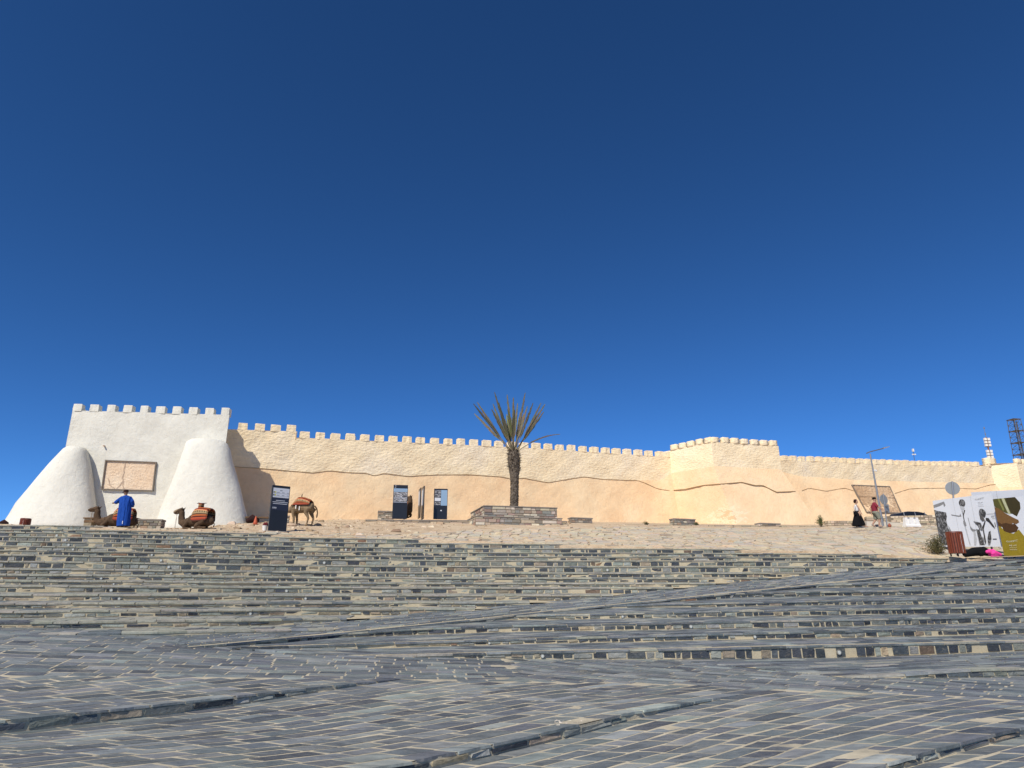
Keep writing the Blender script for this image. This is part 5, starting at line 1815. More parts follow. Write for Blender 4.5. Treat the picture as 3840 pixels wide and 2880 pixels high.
# person in the blue robe, seen from behind, one arm over the saddle
c = stand(460, 32.0, 0.06)
pb = empty('person', c, R(4), 'person in a long blue robe and dark cap tending a kneeling camel', 'person'); pb.rotation_euler = (0, R(-4), R(4))
b = MB()
head_parts(b, Vector((-0.03, 0.06, 1.60)), (-0.75, 0.65, -0.1))
b.tube([(0, 0.03, 1.36), (-0.02, 0.05, 1.52)], [0.06, 0.055], 10)
b.tube([(0, 0, 0.9), (0, 0.01, 1.15), (0, 0.02, 1.36)], [0.13, 0.15, 0.12], 12)
b.tube([(-0.17, 0.03, 1.36), (-0.38, 0.12, 1.24), (-0.53, 0.16, 1.14)], [0.055, 0.048, 0.034], 8)
b.tube([(0.18, 0.03, 1.36), (0.27, 0.05, 1.1), (0.22, 0.25, 0.98)], [0.055, 0.048, 0.034], 8)
hand_parts(b, Vector((-0.53, 0.16, 1.14)), (-0.9, 0.2, 0.1), (0, 0.2, 1)); hand_parts(b, Vector((0.22, 0.25, 0.98)), (-0.1, 1, -0.1), (0, 0, 1))
for s in (-1, 1):
    b.tube([(s * 0.09, 0, 0.9), (s * 0.1, 0.01, 0.48), (s * 0.1, -0.01, 0.08)], [0.1, 0.07, 0.045], 8)
    b.tube([(s * 0.1, -0.05, 0.04), (s * 0.1, 0.14, 0.035)], [0.045, 0.035], 8)
remesh(b.build('body', M['skin_dark'], pb), 0.016)
rb = MB()
rb.rings(loft([((0.01, 0, 0.05), 0.27, 0.22, 0.05), ((0.01, 0, 0.12), 0.275, 0.22, 0.05), ((0.01, 0, 0.4), 0.285, 0.215, 0.045), ((0.02, 0, 0.75), 0.285, 0.205, 0.035), ((0.01, 0.0, 1.0), 0.265, 0.19, 0.025), ((0.0, 0.01, 1.2), 0.255, 0.175, 0.015), ((0, 0.02, 1.34), 0.235, 0.15, 0.0), ((-0.005, 0.03, 1.42), 0.15, 0.11, 0.0), ((-0.01, 0.04, 1.45), 0.075, 0.07, 0.0)], 28, seed=3))
rb.tube([(-0.15, 0.03, 1.35), (-0.3, 0.1, 1.27), (-0.42, 0.13, 1.2), (-0.5, 0.15, 1.15)], [0.09, 0.10, 0.095, 0.085], 12)
rb.tube([(0.16, 0.03, 1.35), (0.28, 0.04, 1.15), (0.285, 0.1, 1.02), (0.24, 0.2, 0.97)], [0.09, 0.1, 0.1, 0.085], 12)
remesh(rb.build('robe', M['blue'], pb), 0.018, 2)
tr = MB(); tr.box(0.055, 0.08, -0.240, -0.228, 0.12, 0.26); tr.build('robe_trim', M['trim'], pb)
cp = MB(); cc = Vector((-0.03, 0.06, 1.60))
cp.rings([[cc + Vector((math.cos(a) * r, math.sin(a) * r, z)) for a in [2 * math.pi * k / 16 for k in range(16)]] for (r, z) in ((0.106, 0.015), (0.109, 0.05), (0.1, 0.09), (0.07, 0.118), (0.02, 0.128))])
cp.add([cc + Vector(v) for v in ((-0.085, -0.03, 0.03), (-0.02, 0.1, 0.03), (-0.12, 0.15, 0.005), (-0.2, 0.09, 0.0), (-0.17, 0.0, 0.005))], [(0, 1, 2, 3, 4)])
cp.build('cap', M['cap_brown'], pb, smooth=True)

# woman in a black skirt, walking to the right
c = stand(3222, 42.6, 0.03)
pw = empty('person', c, R(-8), 'person in a pale sleeveless top and long black skirt walking right', 'person')
pw.scale = (1.02, 1.02, 1.02)
b = MB()
head_parts(b, Vector((0.03, 0.0, 1.53)), (1, 0.25, 0))
b.tube([(0.0, 0, 1.30), (0.02, 0, 1.44)], [0.05, 0.045], 10)
b.tube([(0, 0, 0.92), (0, 0, 1.08), (0, 0, 1.22), (0, 0, 1.30)], [0.12, 0.1, 0.13, 0.1], 12)
b.tube([(0.02, -0.15, 1.28), (0.10, -0.19, 1.06), (0.17, -0.17, 0.86)], [0.042, 0.036, 0.026], 8); hand_parts(b, Vector((0.17, -0.17, 0.86)), (0.3, 0, -1), (1, 0, 0), 0.9)
b.tube([(-0.02, 0.15, 1.28), (-0.03, 0.2, 1.05), (0.10, 0.22, 0.88)], [0.042, 0.036, 0.026], 8); hand_parts(b, Vector((0.10, 0.22, 0.88)), (0.8, 0, -0.6), (0.5, 0, 0.8), 0.9)
b.tube([(0.03, -0.07, 0.9), (0.2, -0.09, 0.50), (0.33, -0.08, 0.12)], [0.1, 0.068, 0.042], 8); b.tube([(0.30, -0.08, 0.05), (0.46, -0.09, 0.04)], [0.042, 0.032], 8)
b.tube([(-0.03, 0.08, 0.9), (-0.08, 0.08, 0.48), (-0.12, 0.08, 0.1)], [0.1, 0.068, 0.042], 8); b.tube([(-0.14, 0.08, 0.05), (0.02, 0.07, 0.04)], [0.042, 0.032], 8)
remesh(b.build('body', M['skin'], pw), 0.015)
m = MB(); m.rings(loft([((0, 0, 0.93), 0.125, 0.145), ((0, 0, 1.05), 0.118, 0.135), ((0, 0, 1.18), 0.135, 0.155), ((0, 0, 1.28), 0.105, 0.13), ((0.0, 0, 1.34), 0.06, 0.075)], 20)); m.build('top', M['topgrey'], pw, smooth=True)
m = MB(); m.rings(loft([((-0.02, 0, 0.10), 0.34, 0.25, 0.08), ((-0.04, 0, 0.14), 0.335, 0.25, 0.08), ((-0.035, 0, 0.4), 0.27, 0.215, 0.06), ((-0.02, 0, 0.65), 0.20, 0.18, 0.03), ((0, 0, 0.85), 0.155, 0.16, 0.0), ((0, 0, 0.96), 0.13, 0.148, 0.0)], 28, seed=5))
# trailing fold of the slit skirt
m.add([Vector(v) for v in ((0.12, -0.19, 0.8), (0.22, -0.2, 0.5), (0.34, -0.17, 0.16), (0.12, -0.27, 0.12), (0.05, -0.23, 0.5))], [(0, 1, 2, 3, 4)])
m.build('skirt', M['blackcloth'], pw, smooth=True)
m = MB(); cc = Vector((0.02, 0, 1.55)); m.tube([cc + Vector((-0.06, 0, -0.09)), cc + Vector((-0.045, 0, -0.02)), cc + Vector((-0.01, 0, 0.05)), cc + Vector((0.02, 0, 0.09))], [0.06, 0.095, 0.1, 0.06], 12); m.tube([cc + Vector((0.02, 0, 0.075)), cc + Vector((0.08, 0, 0.06))], [0.06, 0.03], 8); m.build('hair', M['hair'], pw, smooth=True)
m = MB(); m.box(-0.26, -0.12, -0.24, -0.16, 0.74, 0.94); m.build('shoulder_bag', M['blackcloth'], pw)
m = MB(); m.tube([(-0.17, -0.2, 0.93), (-0.1, -0.17, 1.15), (0.02, -0.11, 1.35)], 0.008, 5); m.build('bag_strap', M['blackcloth'], pw)
m = MB(); m.box(0.30, 0.48, -0.12, -0.05, 0.0, 0.022); m.box(-0.16, 0.04, 0.04, 0.11, 0.0, 0.022); m.build('sandals', M['shoe'], pw)

# man in a red shirt, walking to the right
c = stand(3290, 42.6, 0.03)
pm = empty('person', c, R(-20), 'person in a red t-shirt, khaki shorts and black cap walking right', 'person')
pm.scale = (1.05, 1.05, 1.05)
b = MB()
head_parts(b, Vector((0.07, 0.03, 1.58)), (1, 0.25, -0.05))
b.tube([(0.03, 0, 1.36), (0.055, 0.02, 1.5)], [0.06, 0.055], 10)
b.tube([(0, 0, 0.9), (0.01, 0, 1.1), (0.02, 0, 1.28), (0.03, 0, 1.37)], [0.14, 0.15, 0.17, 0.1], 12)
b.tube([(0.03, -0.2, 1.32), (0.19, -0.25, 1.12), (0.36, -0.22, 0.98)], [0.055, 0.046, 0.032], 8); hand_parts(b, Vector((0.36, -0.22, 0.98)), (0.75, 0, -0.65), (0.6, 0.3, 0.7))
b.tube([(-0.01, 0.2, 1.32), (-0.15, 0.24, 1.08), (-0.17, 0.22, 0.84)], [0.055, 0.046, 0.032], 8); hand_parts(b, Vector((-0.17, 0.22, 0.84)), (0.1, 0, -1), (1, 0, 0))
b.tube([(0.04, -0.09, 0.88), (0.19, -0.1, 0.5), (0.10, -0.1, 0.10)], [0.12, 0.075, 0.048], 8); b.tube([(0.08, -0.1, 0.05), (0.26, -0.11, 0.035)], [0.048, 0.034], 8)
b.tube([(-0.03, 0.09, 0.88), (0.03, 0.1, 0.5), (-0.19, 0.1, 0.20)], [0.12, 0.075, 0.048], 8); b.tube([(-0.22, 0.1, 0.17), (-0.07, 0.1, 0.05)], [0.046, 0.034], 8)
remesh(b.build('body', M['skin'], pm), 0.015)
m = MB(); m.rings(loft([((0.0, 0, 0.90), 0.165, 0.20, 0.02), ((0.0, 0, 1.05), 0.165, 0.205, 0.02), ((0.02, 0, 1.25), 0.165, 0.225), ((0.03, 0, 1.36), 0.12, 0.2), ((0.04, 0, 1.42), 0.07, 0.09)], 20, seed=8))
m.tube([(0.03, -0.17, 1.33), (0.10, -0.24, 1.2), (0.15, -0.25, 1.14)], [0.085, 0.08, 0.078], 10); m.tube([(0.0, 0.17, 1.33), (-0.08, 0.235, 1.19), (-0.11, 0.24, 1.12)], [0.085, 0.08, 0.078], 10)
remesh(m.build('shirt', M['red'], pm), 0.018, 1)
m = MB(); m.rings(loft([((0.0, 0, 0.78), 0.165, 0.205), ((0.0, 0, 0.93), 0.158, 0.19)], 18)); m.tube([(0.03, -0.09, 0.85), (0.15, -0.1, 0.58), (0.18, -0.1, 0.46)], [0.135, 0.115, 0.11], 12); m.tube([(-0.02, 0.09, 0.85), (0.02, 0.1, 0.58), (0.0, 0.1, 0.46)], [0.135, 0.115, 0.11], 12)
remesh(m.build('shorts', M['shorts'], pm), 0.018, 1)
m = MB(); cc = Vector((0.07, 0.03, 1.6)); m.rings([[cc + Vector((math.cos(a) * r - 0.01, math.sin(a) * r, z)) for a in [2 * math.pi * k / 16 for k in range(16)]] for (r, z) in ((0.106, 0.0), (0.11, 0.04), (0.1, 0.09), (0.06, 0.115), (0.02, 0.12))])
m.add([cc + Vector(v) for v in ((0.07, -0.08, 0.02), (0.18, -0.05, 0.005), (0.2, 0.03, 0.005), (0.17, 0.09, 0.01), (0.06, 0.09, 0.02))], [(0, 1, 2, 3, 4)])
m.build('cap', M['blackcloth'], pm, smooth=True)
m = MB(); m.tube([(0.05, -0.1, 0.03), (0.28, -0.11, 0.025)], [0.05, 0.038], 8, flat=0.8); m.tube([(-0.24, 0.1, 0.17), (-0.06, 0.1, 0.03)], [0.05, 0.036], 8, flat=0.8); m.build('shoes', M['shoe'], pm)

# ------------------------------------------------------------------ camels
def fur(name, rgb):
    t = NT(name, 0.95, 0.1)
    n = t.noise(t.tc, 4.0, 6, 0.7, 0.5); n2 = t.noise(t.tc, 45.0, 3)
    c = t.mix(t.ramp(n, [(0.35, 0.0), (0.7, 1.0)]), tuple(v * 0.6 for v in rgb), tuple(v * 1.25 for v in rgb))
    return t.done(c, t.bump(n2, 0.5, 0.02))
M['fur_brown'] = fur('brown_camel_fur', (0.105, 0.068, 0.042)); M['fur_tan'] = fur('tan_camel_fur', (0.24, 0.17, 0.10)); M['fur_pale'] = fur('pale_camel_fur', (0.40, 0.30, 0.19))
M['rug'] = tintmat('woven_rug', 0.95, 40.0, 0.4); M['rope'] = flat_mat('rope', (0.30, 0.22, 0.14), 0.9); M['hoofdark'] = flat_mat('dark_strap', (0.03, 0.02, 0.018), 0.8)
RUG = [(0.06, 0.02, 0.015), (0.34, 0.075, 0.025), (0.45, 0.14, 0.04), (0.05, 0.02, 0.015), (0.36, 0.06, 0.03), (0.55, 0.30, 0.14), (0.12, 0.06, 0.035), (0.34, 0.25, 0.13), (0.12, 0.06, 0.035), (0.45, 0.13, 0.04), (0.07, 0.02, 0.02), (0.40, 0.09, 0.04), (0.30, 0.05, 0.03), (0.08, 0.03, 0.02)]
def rug(parent, prof, name='saddle_rug'):
    """prof: rows of (x, top z, half width, bottom z); striped cloth draped over the back"""
    m = MB(); NT_ = 28
    def pt(row, t):
        x, zt, hw, zb = row
        # t 0..1 from left hem over the back to right hem
        s = -1 if t < 0.5 else 1
        u = abs(t - 0.5) * 2
        if u < 0.45:
            a = u / 0.45 * (math.pi / 2)
            y = math.sin(a) * hw; z = zt - (1 - math.cos(a)) * hw * 0.55
        else:
            f = (u - 0.45) / 0.55
            y = hw * (1 + 0.08 * f); z = (zt - hw * 0.55) + (zb - (zt - hw * 0.55)) * f
        return Vector((x, s * y, z + 0.0))
    for i in range(len(prof) - 1):
        sub = 4
        for q in range(sub):
            def row(f): return tuple(prof[i][k] + (prof[i + 1][k] - prof[i][k]) * f for k in range(4))
            r0, r1 = row(q / sub), row((q + 1) / sub)
            for k in range(NT_):
                t0, t1 = k / NT_, (k + 1) / NT_
                band = min(k, NT_ - 1 - k)
                col = RUG[(len(RUG) - 1 - band) % len(RUG)]
                if band in (6, 7) and (i * sub + q) % 2 == 0:
                    col = (0.36, 0.27, 0.15)
                m.quad(pt(r0, t0), pt(r1, t0), pt(r1, t1), pt(r0, t1), col)
    o = m.build(name, M['rug'], parent)
    s = o.modifiers.new('thick', 'SOLIDIFY'); s.thickness = 0.025
    return o
def camel_head(b, h, f, s=1.0, k=1.0):
    """h: poll position, f: facing direction in the xz plane"""
    f = Vector(f).normalized(); up = Vector((0, 0, 1)) - f * f.z; up.normalize(); sd = f.cross(up)
    s *= k
    b.tube([h - f * 0.06 * k, h + f * 0.08 * k + up * 0.02 * k, h + f * 0.20 * k - up * 0.002, h + f * 0.34 * k - up * 0.02 * k, h + f * 0.43 * k - up * 0.04 * k], [0.09 * s, 0.11 * s, 0.085 * s, 0.072 * s, 0.05 * s], 10)
    b.tube([h + f * 0.05 * k - up * 0.07 * k, h + f * 0.22 * k - up * 0.085 * k, h + f * 0.37 * k - up * 0.09 * k], [0.06 * s, 0.05 * s, 0.036 * s], 8)
    for q in (-1, 1):
        b.tube([h + f * 0.10 * k + up * 0.075 * k + sd * q * 0.065 * k, h + f * 0.17 * k + up * 0.06 * k + sd * q * 0.07 * k], [0.032 * k, 0.025 * k], 6)
        b.tube([h - f * 0.04 * k + up * 0.06 * k + sd * q * 0.08 * k, h - f * 0.10 * k + up * 0.13 * k + sd * q * 0.12 * k], [0.034 * k, 0.014 * k], 6)
def kneeling_camel(label, px, Y, rot, mat, scale, head_turn=None, group='camels', muzzle=None, dz=0.0, neck_up=0.0):
    c = stand(px, Y, dz)
    o = empty('camel', c, rot, label, 'camel', group, scale)
    b = MB()
    b.tube([(-0.98, 0, 0.38), (-0.75, 0, 0.50), (-0.35, 0, 0.60), (0.1, 0, 0.60), (0.5, 0, 0.52), (0.8, 0, 0.44)], [0.16, 0.34, 0.42, 0.44, 0.37, 0.22], 14, flat=0.95)
    b.tube([(-0.2, 0, 0.85), (-0.18, 0, 1.10), (-0.16, 0, 1.25)], [0.32, 0.22, 0.1], 12)
    nk = [(0.72, 0, 0.46), (1.0, 0, 0.36), (1.22, 0, 0.48), (1.30, 0, 0.80 + neck_up), (1.30, 0, 1.12 + neck_up)]
    b.tube(nk, [0.30, 0.27, 0.23, 0.19, 0.155], 12)
    hp = Vector((1.31, 0, 1.20 + neck_up))
    fd = Vector(head_turn) if head_turn else Vector((1, 0, -0.10))
    camel_head(b, hp, fd, 1.0, 1.35)
    for s in (-1, 1):
        b.tube([(0.55, s * 0.25, 0.45), (0.88, s * 0.26, 0.16), (0.80, s * 0.26, 0.07)], [0.14, 0.095, 0.08], 8); b.tube([(0.86, s * 0.26, 0.08), (0.45, s * 0.27, 0.06), (0.32, s * 0.27, 0.06)], [0.075, 0.055, 0.07], 8)
        b.tube([(-0.6, s * 0.27, 0.5), (-0.15, s * 0.36, 0.22), (-0.05, s * 0.36, 0.12)], [0.24, 0.14, 0.09], 10); b.tube([(-0.05, s * 0.36, 0.1), (-0.55, s * 0.36, 0.08), (-0.8, s * 0.33, 0.07), (-0.6, s * 0.33, 0.05)], [0.075, 0.06, 0.07, 0.07], 8)
    b.tube([(-1.0, 0, 0.5), (-1.12, 0, 0.3), (-1.1, 0.02, 0.12)], [0.04, 0.03, 0.045], 6)
    remesh(b.build('body', mat, o), 0.028)
    rug(o, [(-0.84, 1.16, 0.38, 0.58), (-0.78, 1.27, 0.44, 0.50), (-0.45, 1.33, 0.46, 0.46), (-0.12, 1.35, 0.47, 0.44), (0.12, 1.30, 0.46, 0.45), (0.26, 1.12, 0.43, 0.52)])
    # saddle post with its cross bar
    m = MB(); 
    for k in range(4):
        m.box(-0.02 - 0.10, -0.02 + 0.10, -0.14, 0.14, 1.30 + 0.07 * k, 1.37 + 0.07 * k, [(0.40, 0.10, 0.04), (0.10, 0.05, 0.03), (0.38, 0.27, 0.13), (0.34, 0.07, 0.03)][k])
    m.build('saddle_post', M['rug'], o)
    m = MB(); m.tube([(0.30, 0.0, 1.60), (-0.38, 0.0, 1.595)], 0.018, 6); m.tube([(-0.02, -0.3, 1.59), (-0.02, 0.3, 1.59)], 0.018, 6); m.build('saddle_handle', M['hoofdark'], o)
    # halter and rein
    fdn = fd.normalized(); m = MB()
    q = hp + fdn * 0.26
    m.tube([q + Vector((0, 0.10, 0.03)), q + Vector((0, 0.0, 0.10)), q + Vector((0, -0.10, 0.03)), q + Vector((0, -0.06, -0.12)), q + Vector((0, 0.06, -0.12)), q + Vector((0, 0.10, 0.03))], 0.014, 5)
    q2 = hp + fdn * 0.06
    m.tube([q2 + Vector((0, 0.10, -0.05)), q2 + Vector((0, 0.09, 0.06)), q2 + Vector((0, -0.09, 0.06)), q2 + Vector((0, -0.10, -0.05))], 0.014, 5)
    m.build('halter', M['rope'], o)
    m = MB(); e = hp + fdn * 0.33 + Vector((0, 0, -0.1)); m.tube([e, e + Vector((0.03, 0.02, -0.5)), e + Vector((0.05, 0.02, -1.0))], 0.009, 5); m.tube([e + Vector((0, 0.05, 0)), e + Vector((-0.05, 0.06, -0.5)), e + Vector((-0.07, 0.1, -1.0))], 0.009, 5); m.build('rein', M['rope'], o)
    # breast strap
    m = MB(); m.tube([(0.30, -0.44, 0.75), (0.42, -0.42, 0.5), (0.35, -0.38, 0.25)], 0.022, 5); m.build('girth_strap', M['rug'], o)
    return o
cam1 = kneeling_camel('kneeling brown camel with striped rug, behind the person in blue', 442, 33.4, R(180 + 12), M['fur_brown'], 0.77, (1, -0.25, -0.02))
cam2 = kneeling_camel('kneeling brown camel with striped rug and saddle bar right of the tower panel', 742, 33.0, R(180 - 14), M['fur_brown'], 0.76, (1, 0.0, -0.16))
cam4 = kneeling_camel('camel hidden behind the four-photo sign, only its brown head showing', 1511, 47.3, R(-60), M['fur_brown'], 0.90, (-0.76, -0.72, -0.3), dz=0.15, neck_up=0.18)
m = MB()   # pale muzzle hair of the second camel
m.tube([(1.62, 0, 1.20), (1.80, 0, 1.13), (1.87, 0, 1.08)], [0.100, 0.098, 0.075], 10); mo = m.build('muzzle_patch', M['fur_pale'], cam2, smooth=True); mo.scale = (1, 1, 1)
# standing camel, its head behind the turned sign
c = stand(1128, 39.2, 0.0)
cs_ = empty('camel', c, R(180 - 10), 'standing tan camel with striped rug, its head hidden by the turned sign', 'camel', 'camels', 0.86)
b = MB()
b.tube([(-0.72, 0, 1.18), (-0.5, 0, 1.22), (-0.1, 0, 1.18), (0.3, 0, 1.16), (0.58, 0, 1.15)], [0.22, 0.31, 0.36, 0.36, 0.26], 14)
b.tube([(-0.1, 0, 1.4), (-0.08, 0, 1.62), (-0.06, 0, 1.78)], [0.3, 0.2, 0.09], 12)
b.tube([(0.55, 0, 1.16), (0.85, 0, 1.02), (1.15, 0, 1.02), (1.38, 0, 1.22), (1.45, 0, 1.45)], [0.26, 0.20, 0.16, 0.12, 0.10], 12)
camel_head(b, Vector((1.46, 0, 1.52)), (1, 0, -0.15))
for s in (-1, 1):
    fx = 0.46 + 0.03 * s; hx = -0.55 + 0.09 * s
    b.tube([(fx, s * 0.17, 1.05), (fx + 0.02, s * 0.17, 0.72), (fx - 0.03, s * 0.17, 0.50), (fx - 0.04, s * 0.17, 0.42), (fx - 0.05, s * 0.17, 0.12), (fx - 0.03, s * 0.17, 0.05)], [0.19, 0.11, 0.075, 0.08, 0.052, 0.07], 10)
    b.tube([(fx - 0.05, s * 0.17, 0.04), (fx + 0.07, s * 0.17, 0.03)], [0.075, 0.07], 8)
    b.tube([(hx, s * 0.18, 1.1), (hx + 0.08, s * 0.19, 0.80), (hx - 0.07, s * 0.18, 0.52), (hx - 0.09, s * 0.18, 0.45), (hx - 0.03, s * 0.18, 0.12), (hx - 0.02, s * 0.18, 0.05)], [0.25, 0.15, 0.075, 0.075, 0.05, 0.066], 10)
    b.tube([(hx - 0.04, s * 0.18, 0.04), (hx + 0.08, s * 0.18, 0.03)], [0.072, 0.066], 8)
remesh(b.build('body', M['fur_tan'], cs_), 0.028)
m = MB(); m.tube([(-0.86, 0, 1.25), (-1.02, 0, 1.05), (-1.08, 0, 0.8), (-1.06, 0.01, 0.58), (-1.05, 0.01, 0.48)], [0.05, 0.045, 0.04, 0.05, 0.02], 7); m.build('tail', M['fur_brown'], cs_, smooth=True)
rug(cs_, [(-0.62, 1.60, 0.33, 1.34), (-0.5, 1.70, 0.36, 1.30), (-0.1, 1.84, 0.40, 1.28), (0.22, 1.86, 0.40, 1.28), (0.4, 1.72, 0.38, 1.30), (0.62, 1.42, 0.34, 1.33)])
m = MB(); m.tube([(0.10, 0, 1.82), (0.11, 0, 1.95), (0.07, 0, 2.06)], [0.035, 0.03, 0.015], 6); m.build('saddle_horn', M['hoofdark'], cs_)
m = MB(); m.tube([(0.22, -0.41, 1.32), (0.42, -0.40, 1.1), (0.68, -0.26, 0.92)], 0.02, 5); m.tube([(0.18, 0.41, 1.32), (0.1, 0.38, 1.0)], 0.02, 5); m.tube([(0.1, 0.40, 1.3), (0.05, 0.39, 1.05)], 0.02, 5); m.build('girth_strap', M['hoofdark'], cs_)
m = MB(); m.box(0.22, 0.27, 0.40, 0.44, 1.05, 1.28, (0.8, 0.76, 0.7)); m.box(-0.02, 0.03, 0.39, 0.43, 0.95, 1.2, (0.8, 0.76, 0.7)); m.build('tassels', M['rug'], cs_)

# ------------------------------------------------------------------ street furniture
M['steel'] = flat_mat('galvanised_steel', (0.30, 0.31, 0.32), 0.45, 0.5, 0.6, 0.1); M['steel_dark'] = flat_mat('dark_steel', (0.13, 0.125, 0.125), 0.5, 0.5, 0.4, 0.1); M['signback'] = flat_mat('grey_sign_back', (0.27, 0.29, 0.30), 0.55, 0.4, 0.3, 0.08)
M['whiteplastic'] = flat_mat('white_plastic', (0.72, 0.71, 0.68), 0.55, 0.4, 0, 0.06); M['rust'] = flat_mat('rusty_pole', (0.20, 0.10, 0.06), 0.8)
# street lamp
q = stand(3311, 45.0)
zt = ray(3265, 1702)[1] * 45.0 - q.z
lp = empty('street_lamp', q, 0, 'tall grey street lamp with one arm rising right', 'street lamp')
tx = ray(3263, 1702)[0] * 45.0 - q.x
m = MB(); m.tube([(0, 0, 0), (tx * 0.5, 0, zt * 0.5), (tx, 0, zt)], [0.075, 0.06, 0.042], 10); m.build('pole', M['steel'], lp)
ax = [at(px, py, 45.0) - q for px, py in ((3249, 1700), (3263, 1694), (3310, 1682))]
m = MB(); m.tube(ax, 0.032, 8); m.build('arm', M['steel_dark'], lp)
hd = at(3312, 1681, 45.0) - q; he = at(3334, 1675, 45.0) - q
m = MB(); d = (he - hd); m.hexa([hd + Vector((0, -0.09, -0.04)), he + Vector((0, -0.06, -0.02)), he + Vector((0, 0.06, -0.02)), hd + Vector((0, 0.09, -0.04))], [hd + Vector((0, -0.05, 0.05)), he + Vector((0, -0.04, 0.02)), he + Vector((0, 0.04, 0.02)), hd + Vector((0, 0.05, 0.05))]); m.build('lamp_head', M['steel'], lp)
m = MB(); cq = at(3276, 1764, 45.0) - q; m.tube([cq, cq + Vector((0.12, -0.05, 0)), cq + Vector((0.16, -0.06, -0.08))], [0.03, 0.06, 0.05], 8); m.build('camera_box', M['whiteplastic'], lp)
# round road signs seen from behind
def disc(mb, c, n, r, th, k=28):
    n = n.normalized(); a = n.orthogonal().normalized(); b = n.cross(a)
    mb.rings([[c + (a * math.cos(2 * math.pi * i / k) + b * math.sin(2 * math.pi * i / k)) * rr + n * o_ for i in range(k)] for (rr, o_) in ((r * 0.97, -th / 2), (r, -th / 2 + 0.004), (r, th / 2 - 0.004), (r * 0.97, th / 2))])
q = stand(3327, 43.2); tp = at(3312, 1852, 43.2) - q
s1 = empty('road_sign', q, 0, 'round road sign seen from behind with a small plate, by the man', 'sign', 'round road signs')
m = MB(); m.tube([(0, 0, 0), (tp.x, 0, tp.z)], 0.038, 8); m.build('pole', M['steel'], s1)
m = MB(); cc = at(3314, 1873, 43.2) - q; disc(m, cc + Vector((0.03, 0.06, 0)), Vector((0.35, -0.94, 0)), 0.31, 0.03); m.build('disc', M['signback'], s1)
m = MB(); cc = at(3327, 1906, 43.2) - q; m.box(-0.24, 0.24, -0.012, 0.012, -0.26, 0.26, M=Matrix.Translation(cc + Vector((0, 0.06, 0))) @ Matrix.Rotation(R(30), 4, 'Z')); m.build('plate', M['signback'], s1)
m = MB()
for zz in (1900, 1918):
    cb = at(3321, zz, 43.2) - q; m.box(-0.06, 0.14, -0.045, 0.05, -0.02, 0.02, M=Matrix.Translation(cb))
m.build('clamp', M['steel_dark'], s1)
q = stand(3590, 36.0); tp = at(3571, 1806, 36.0) - q
s2 = empty('road_sign', q, 0, 'round grey road sign back rising behind the hoarding', 'sign', 'round road signs')
m = MB(); m.tube([(0, 0, 0), (tp.x * 0.6, 0, tp.z * 0.62)], 0.04, 8); m.build('pole', M['rust'], s2)
m = MB(); m.tube([(tp.x * 0.55, 0, tp.z * 0.6), (tp.x, 0, tp.z)], 0.042, 8); m.build('pole_sleeve', M['steel'], s2)
m = MB(); cc = at(3575, 1830, 36.0) - q; disc(m, cc + Vector((0, 0.07, 0)), Vector((-0.25, -1, 0)), 0.34, 0.03, 36); m.build('disc', M['signback'], s2)
m = MB(); disc(m, cc + Vector((0.21, 0.045, 0.02)), Vector((-0.25, -1, 0)), 0.06, 0.006, 14); m.build('sticker', M['whiteplastic'], s2)
# floodlight pole behind the wall
q = at(3432, 1760, 82.0)
fl = empty('floodlight_pole', q, 0, 'thin pole with a small white lamp behind the right-hand wall', 'lamp')
m = MB(); t1 = at(3424, 1690, 82.0) - q; m.tube([(0, 0, -3), (t1.x, 0, t1.z)], 0.035, 6); m.build('pole', M['steel_dark'], fl)
m = MB(); m.box(t1.x - 0.09, t1.x + 0.09, -0.1, 0.1, t1.z - 0.12, t1.z + 0.22); m.build('lamp_head', M['whiteplastic'], fl)
m = MB(); t2 = at(3426, 1704, 82.0) - q; m.box(t2.x - 0.2, t2.x + 0.2, -0.04, 0.04, t2.z - 0.03, t2.z + 0.03); m.box(t2.x - 0.22, t2.x - 0.08, -0.12, -0.04, t2.z - 0.09, t2.z + 0.05); m.box(t2.x + 0.08, t2.x + 0.22, -0.12, -0.04, t2.z - 0.09, t2.z + 0.05); m.build('cross_bar', M['whiteplastic'], fl)
# antenna mast
Ym = 150.0
q = at(3720, 1760, Ym)
am = empty('antenna_mast', q - Vector((0, 0, 6)), 0, 'slim antenna mast with rows of pale panels behind the wall', 'mast')
o0 = am.location
tp = at(3714, 1720, Ym) - o0
vt = lambda py: Vector((tp.x, 0, ray(3700, py)[1] * Ym - o0.z))
m = MB(); m.tube([Vector((tp.x, 0, 0)), vt(1640)], [0.18, 0.16], 8); m.build('pole', M['rust'], am)
m = MB(); m.tube([vt(1640), vt(1600)], [0.07, 0.04], 6); m.build('whip', M['steel'], am)
m = MB(); m.tube([vt(1607), vt(1603)], 0.16, 6); m.tube([vt(1629), vt(1626)], 0.15, 6); m.build('whip_collars', M['steel'], am)
for (y0, y1) in ((1643, 1652), (1655, 1663), (1666, 1674), (1688, 1697), (1699, 1707), (1710, 1718)):
    a, b_ = vt(y1), vt(y0)
    for sx in (-1, 1):
        m = MB(); m.box(tp.x + (0.12 if sx > 0 else -0.62), tp.x + (0.62 if sx > 0 else -0.12), -0.3, 0.1, a.z, b_.z); m.build('panel_antenna', M['pale'], am)
    m = MB(); m.box(tp.x - 0.58, tp.x + 0.58, -0.12, 0.12, a.z - 0.16, a.z - 0.06); m.build('bracket', M['steel_dark'], am)
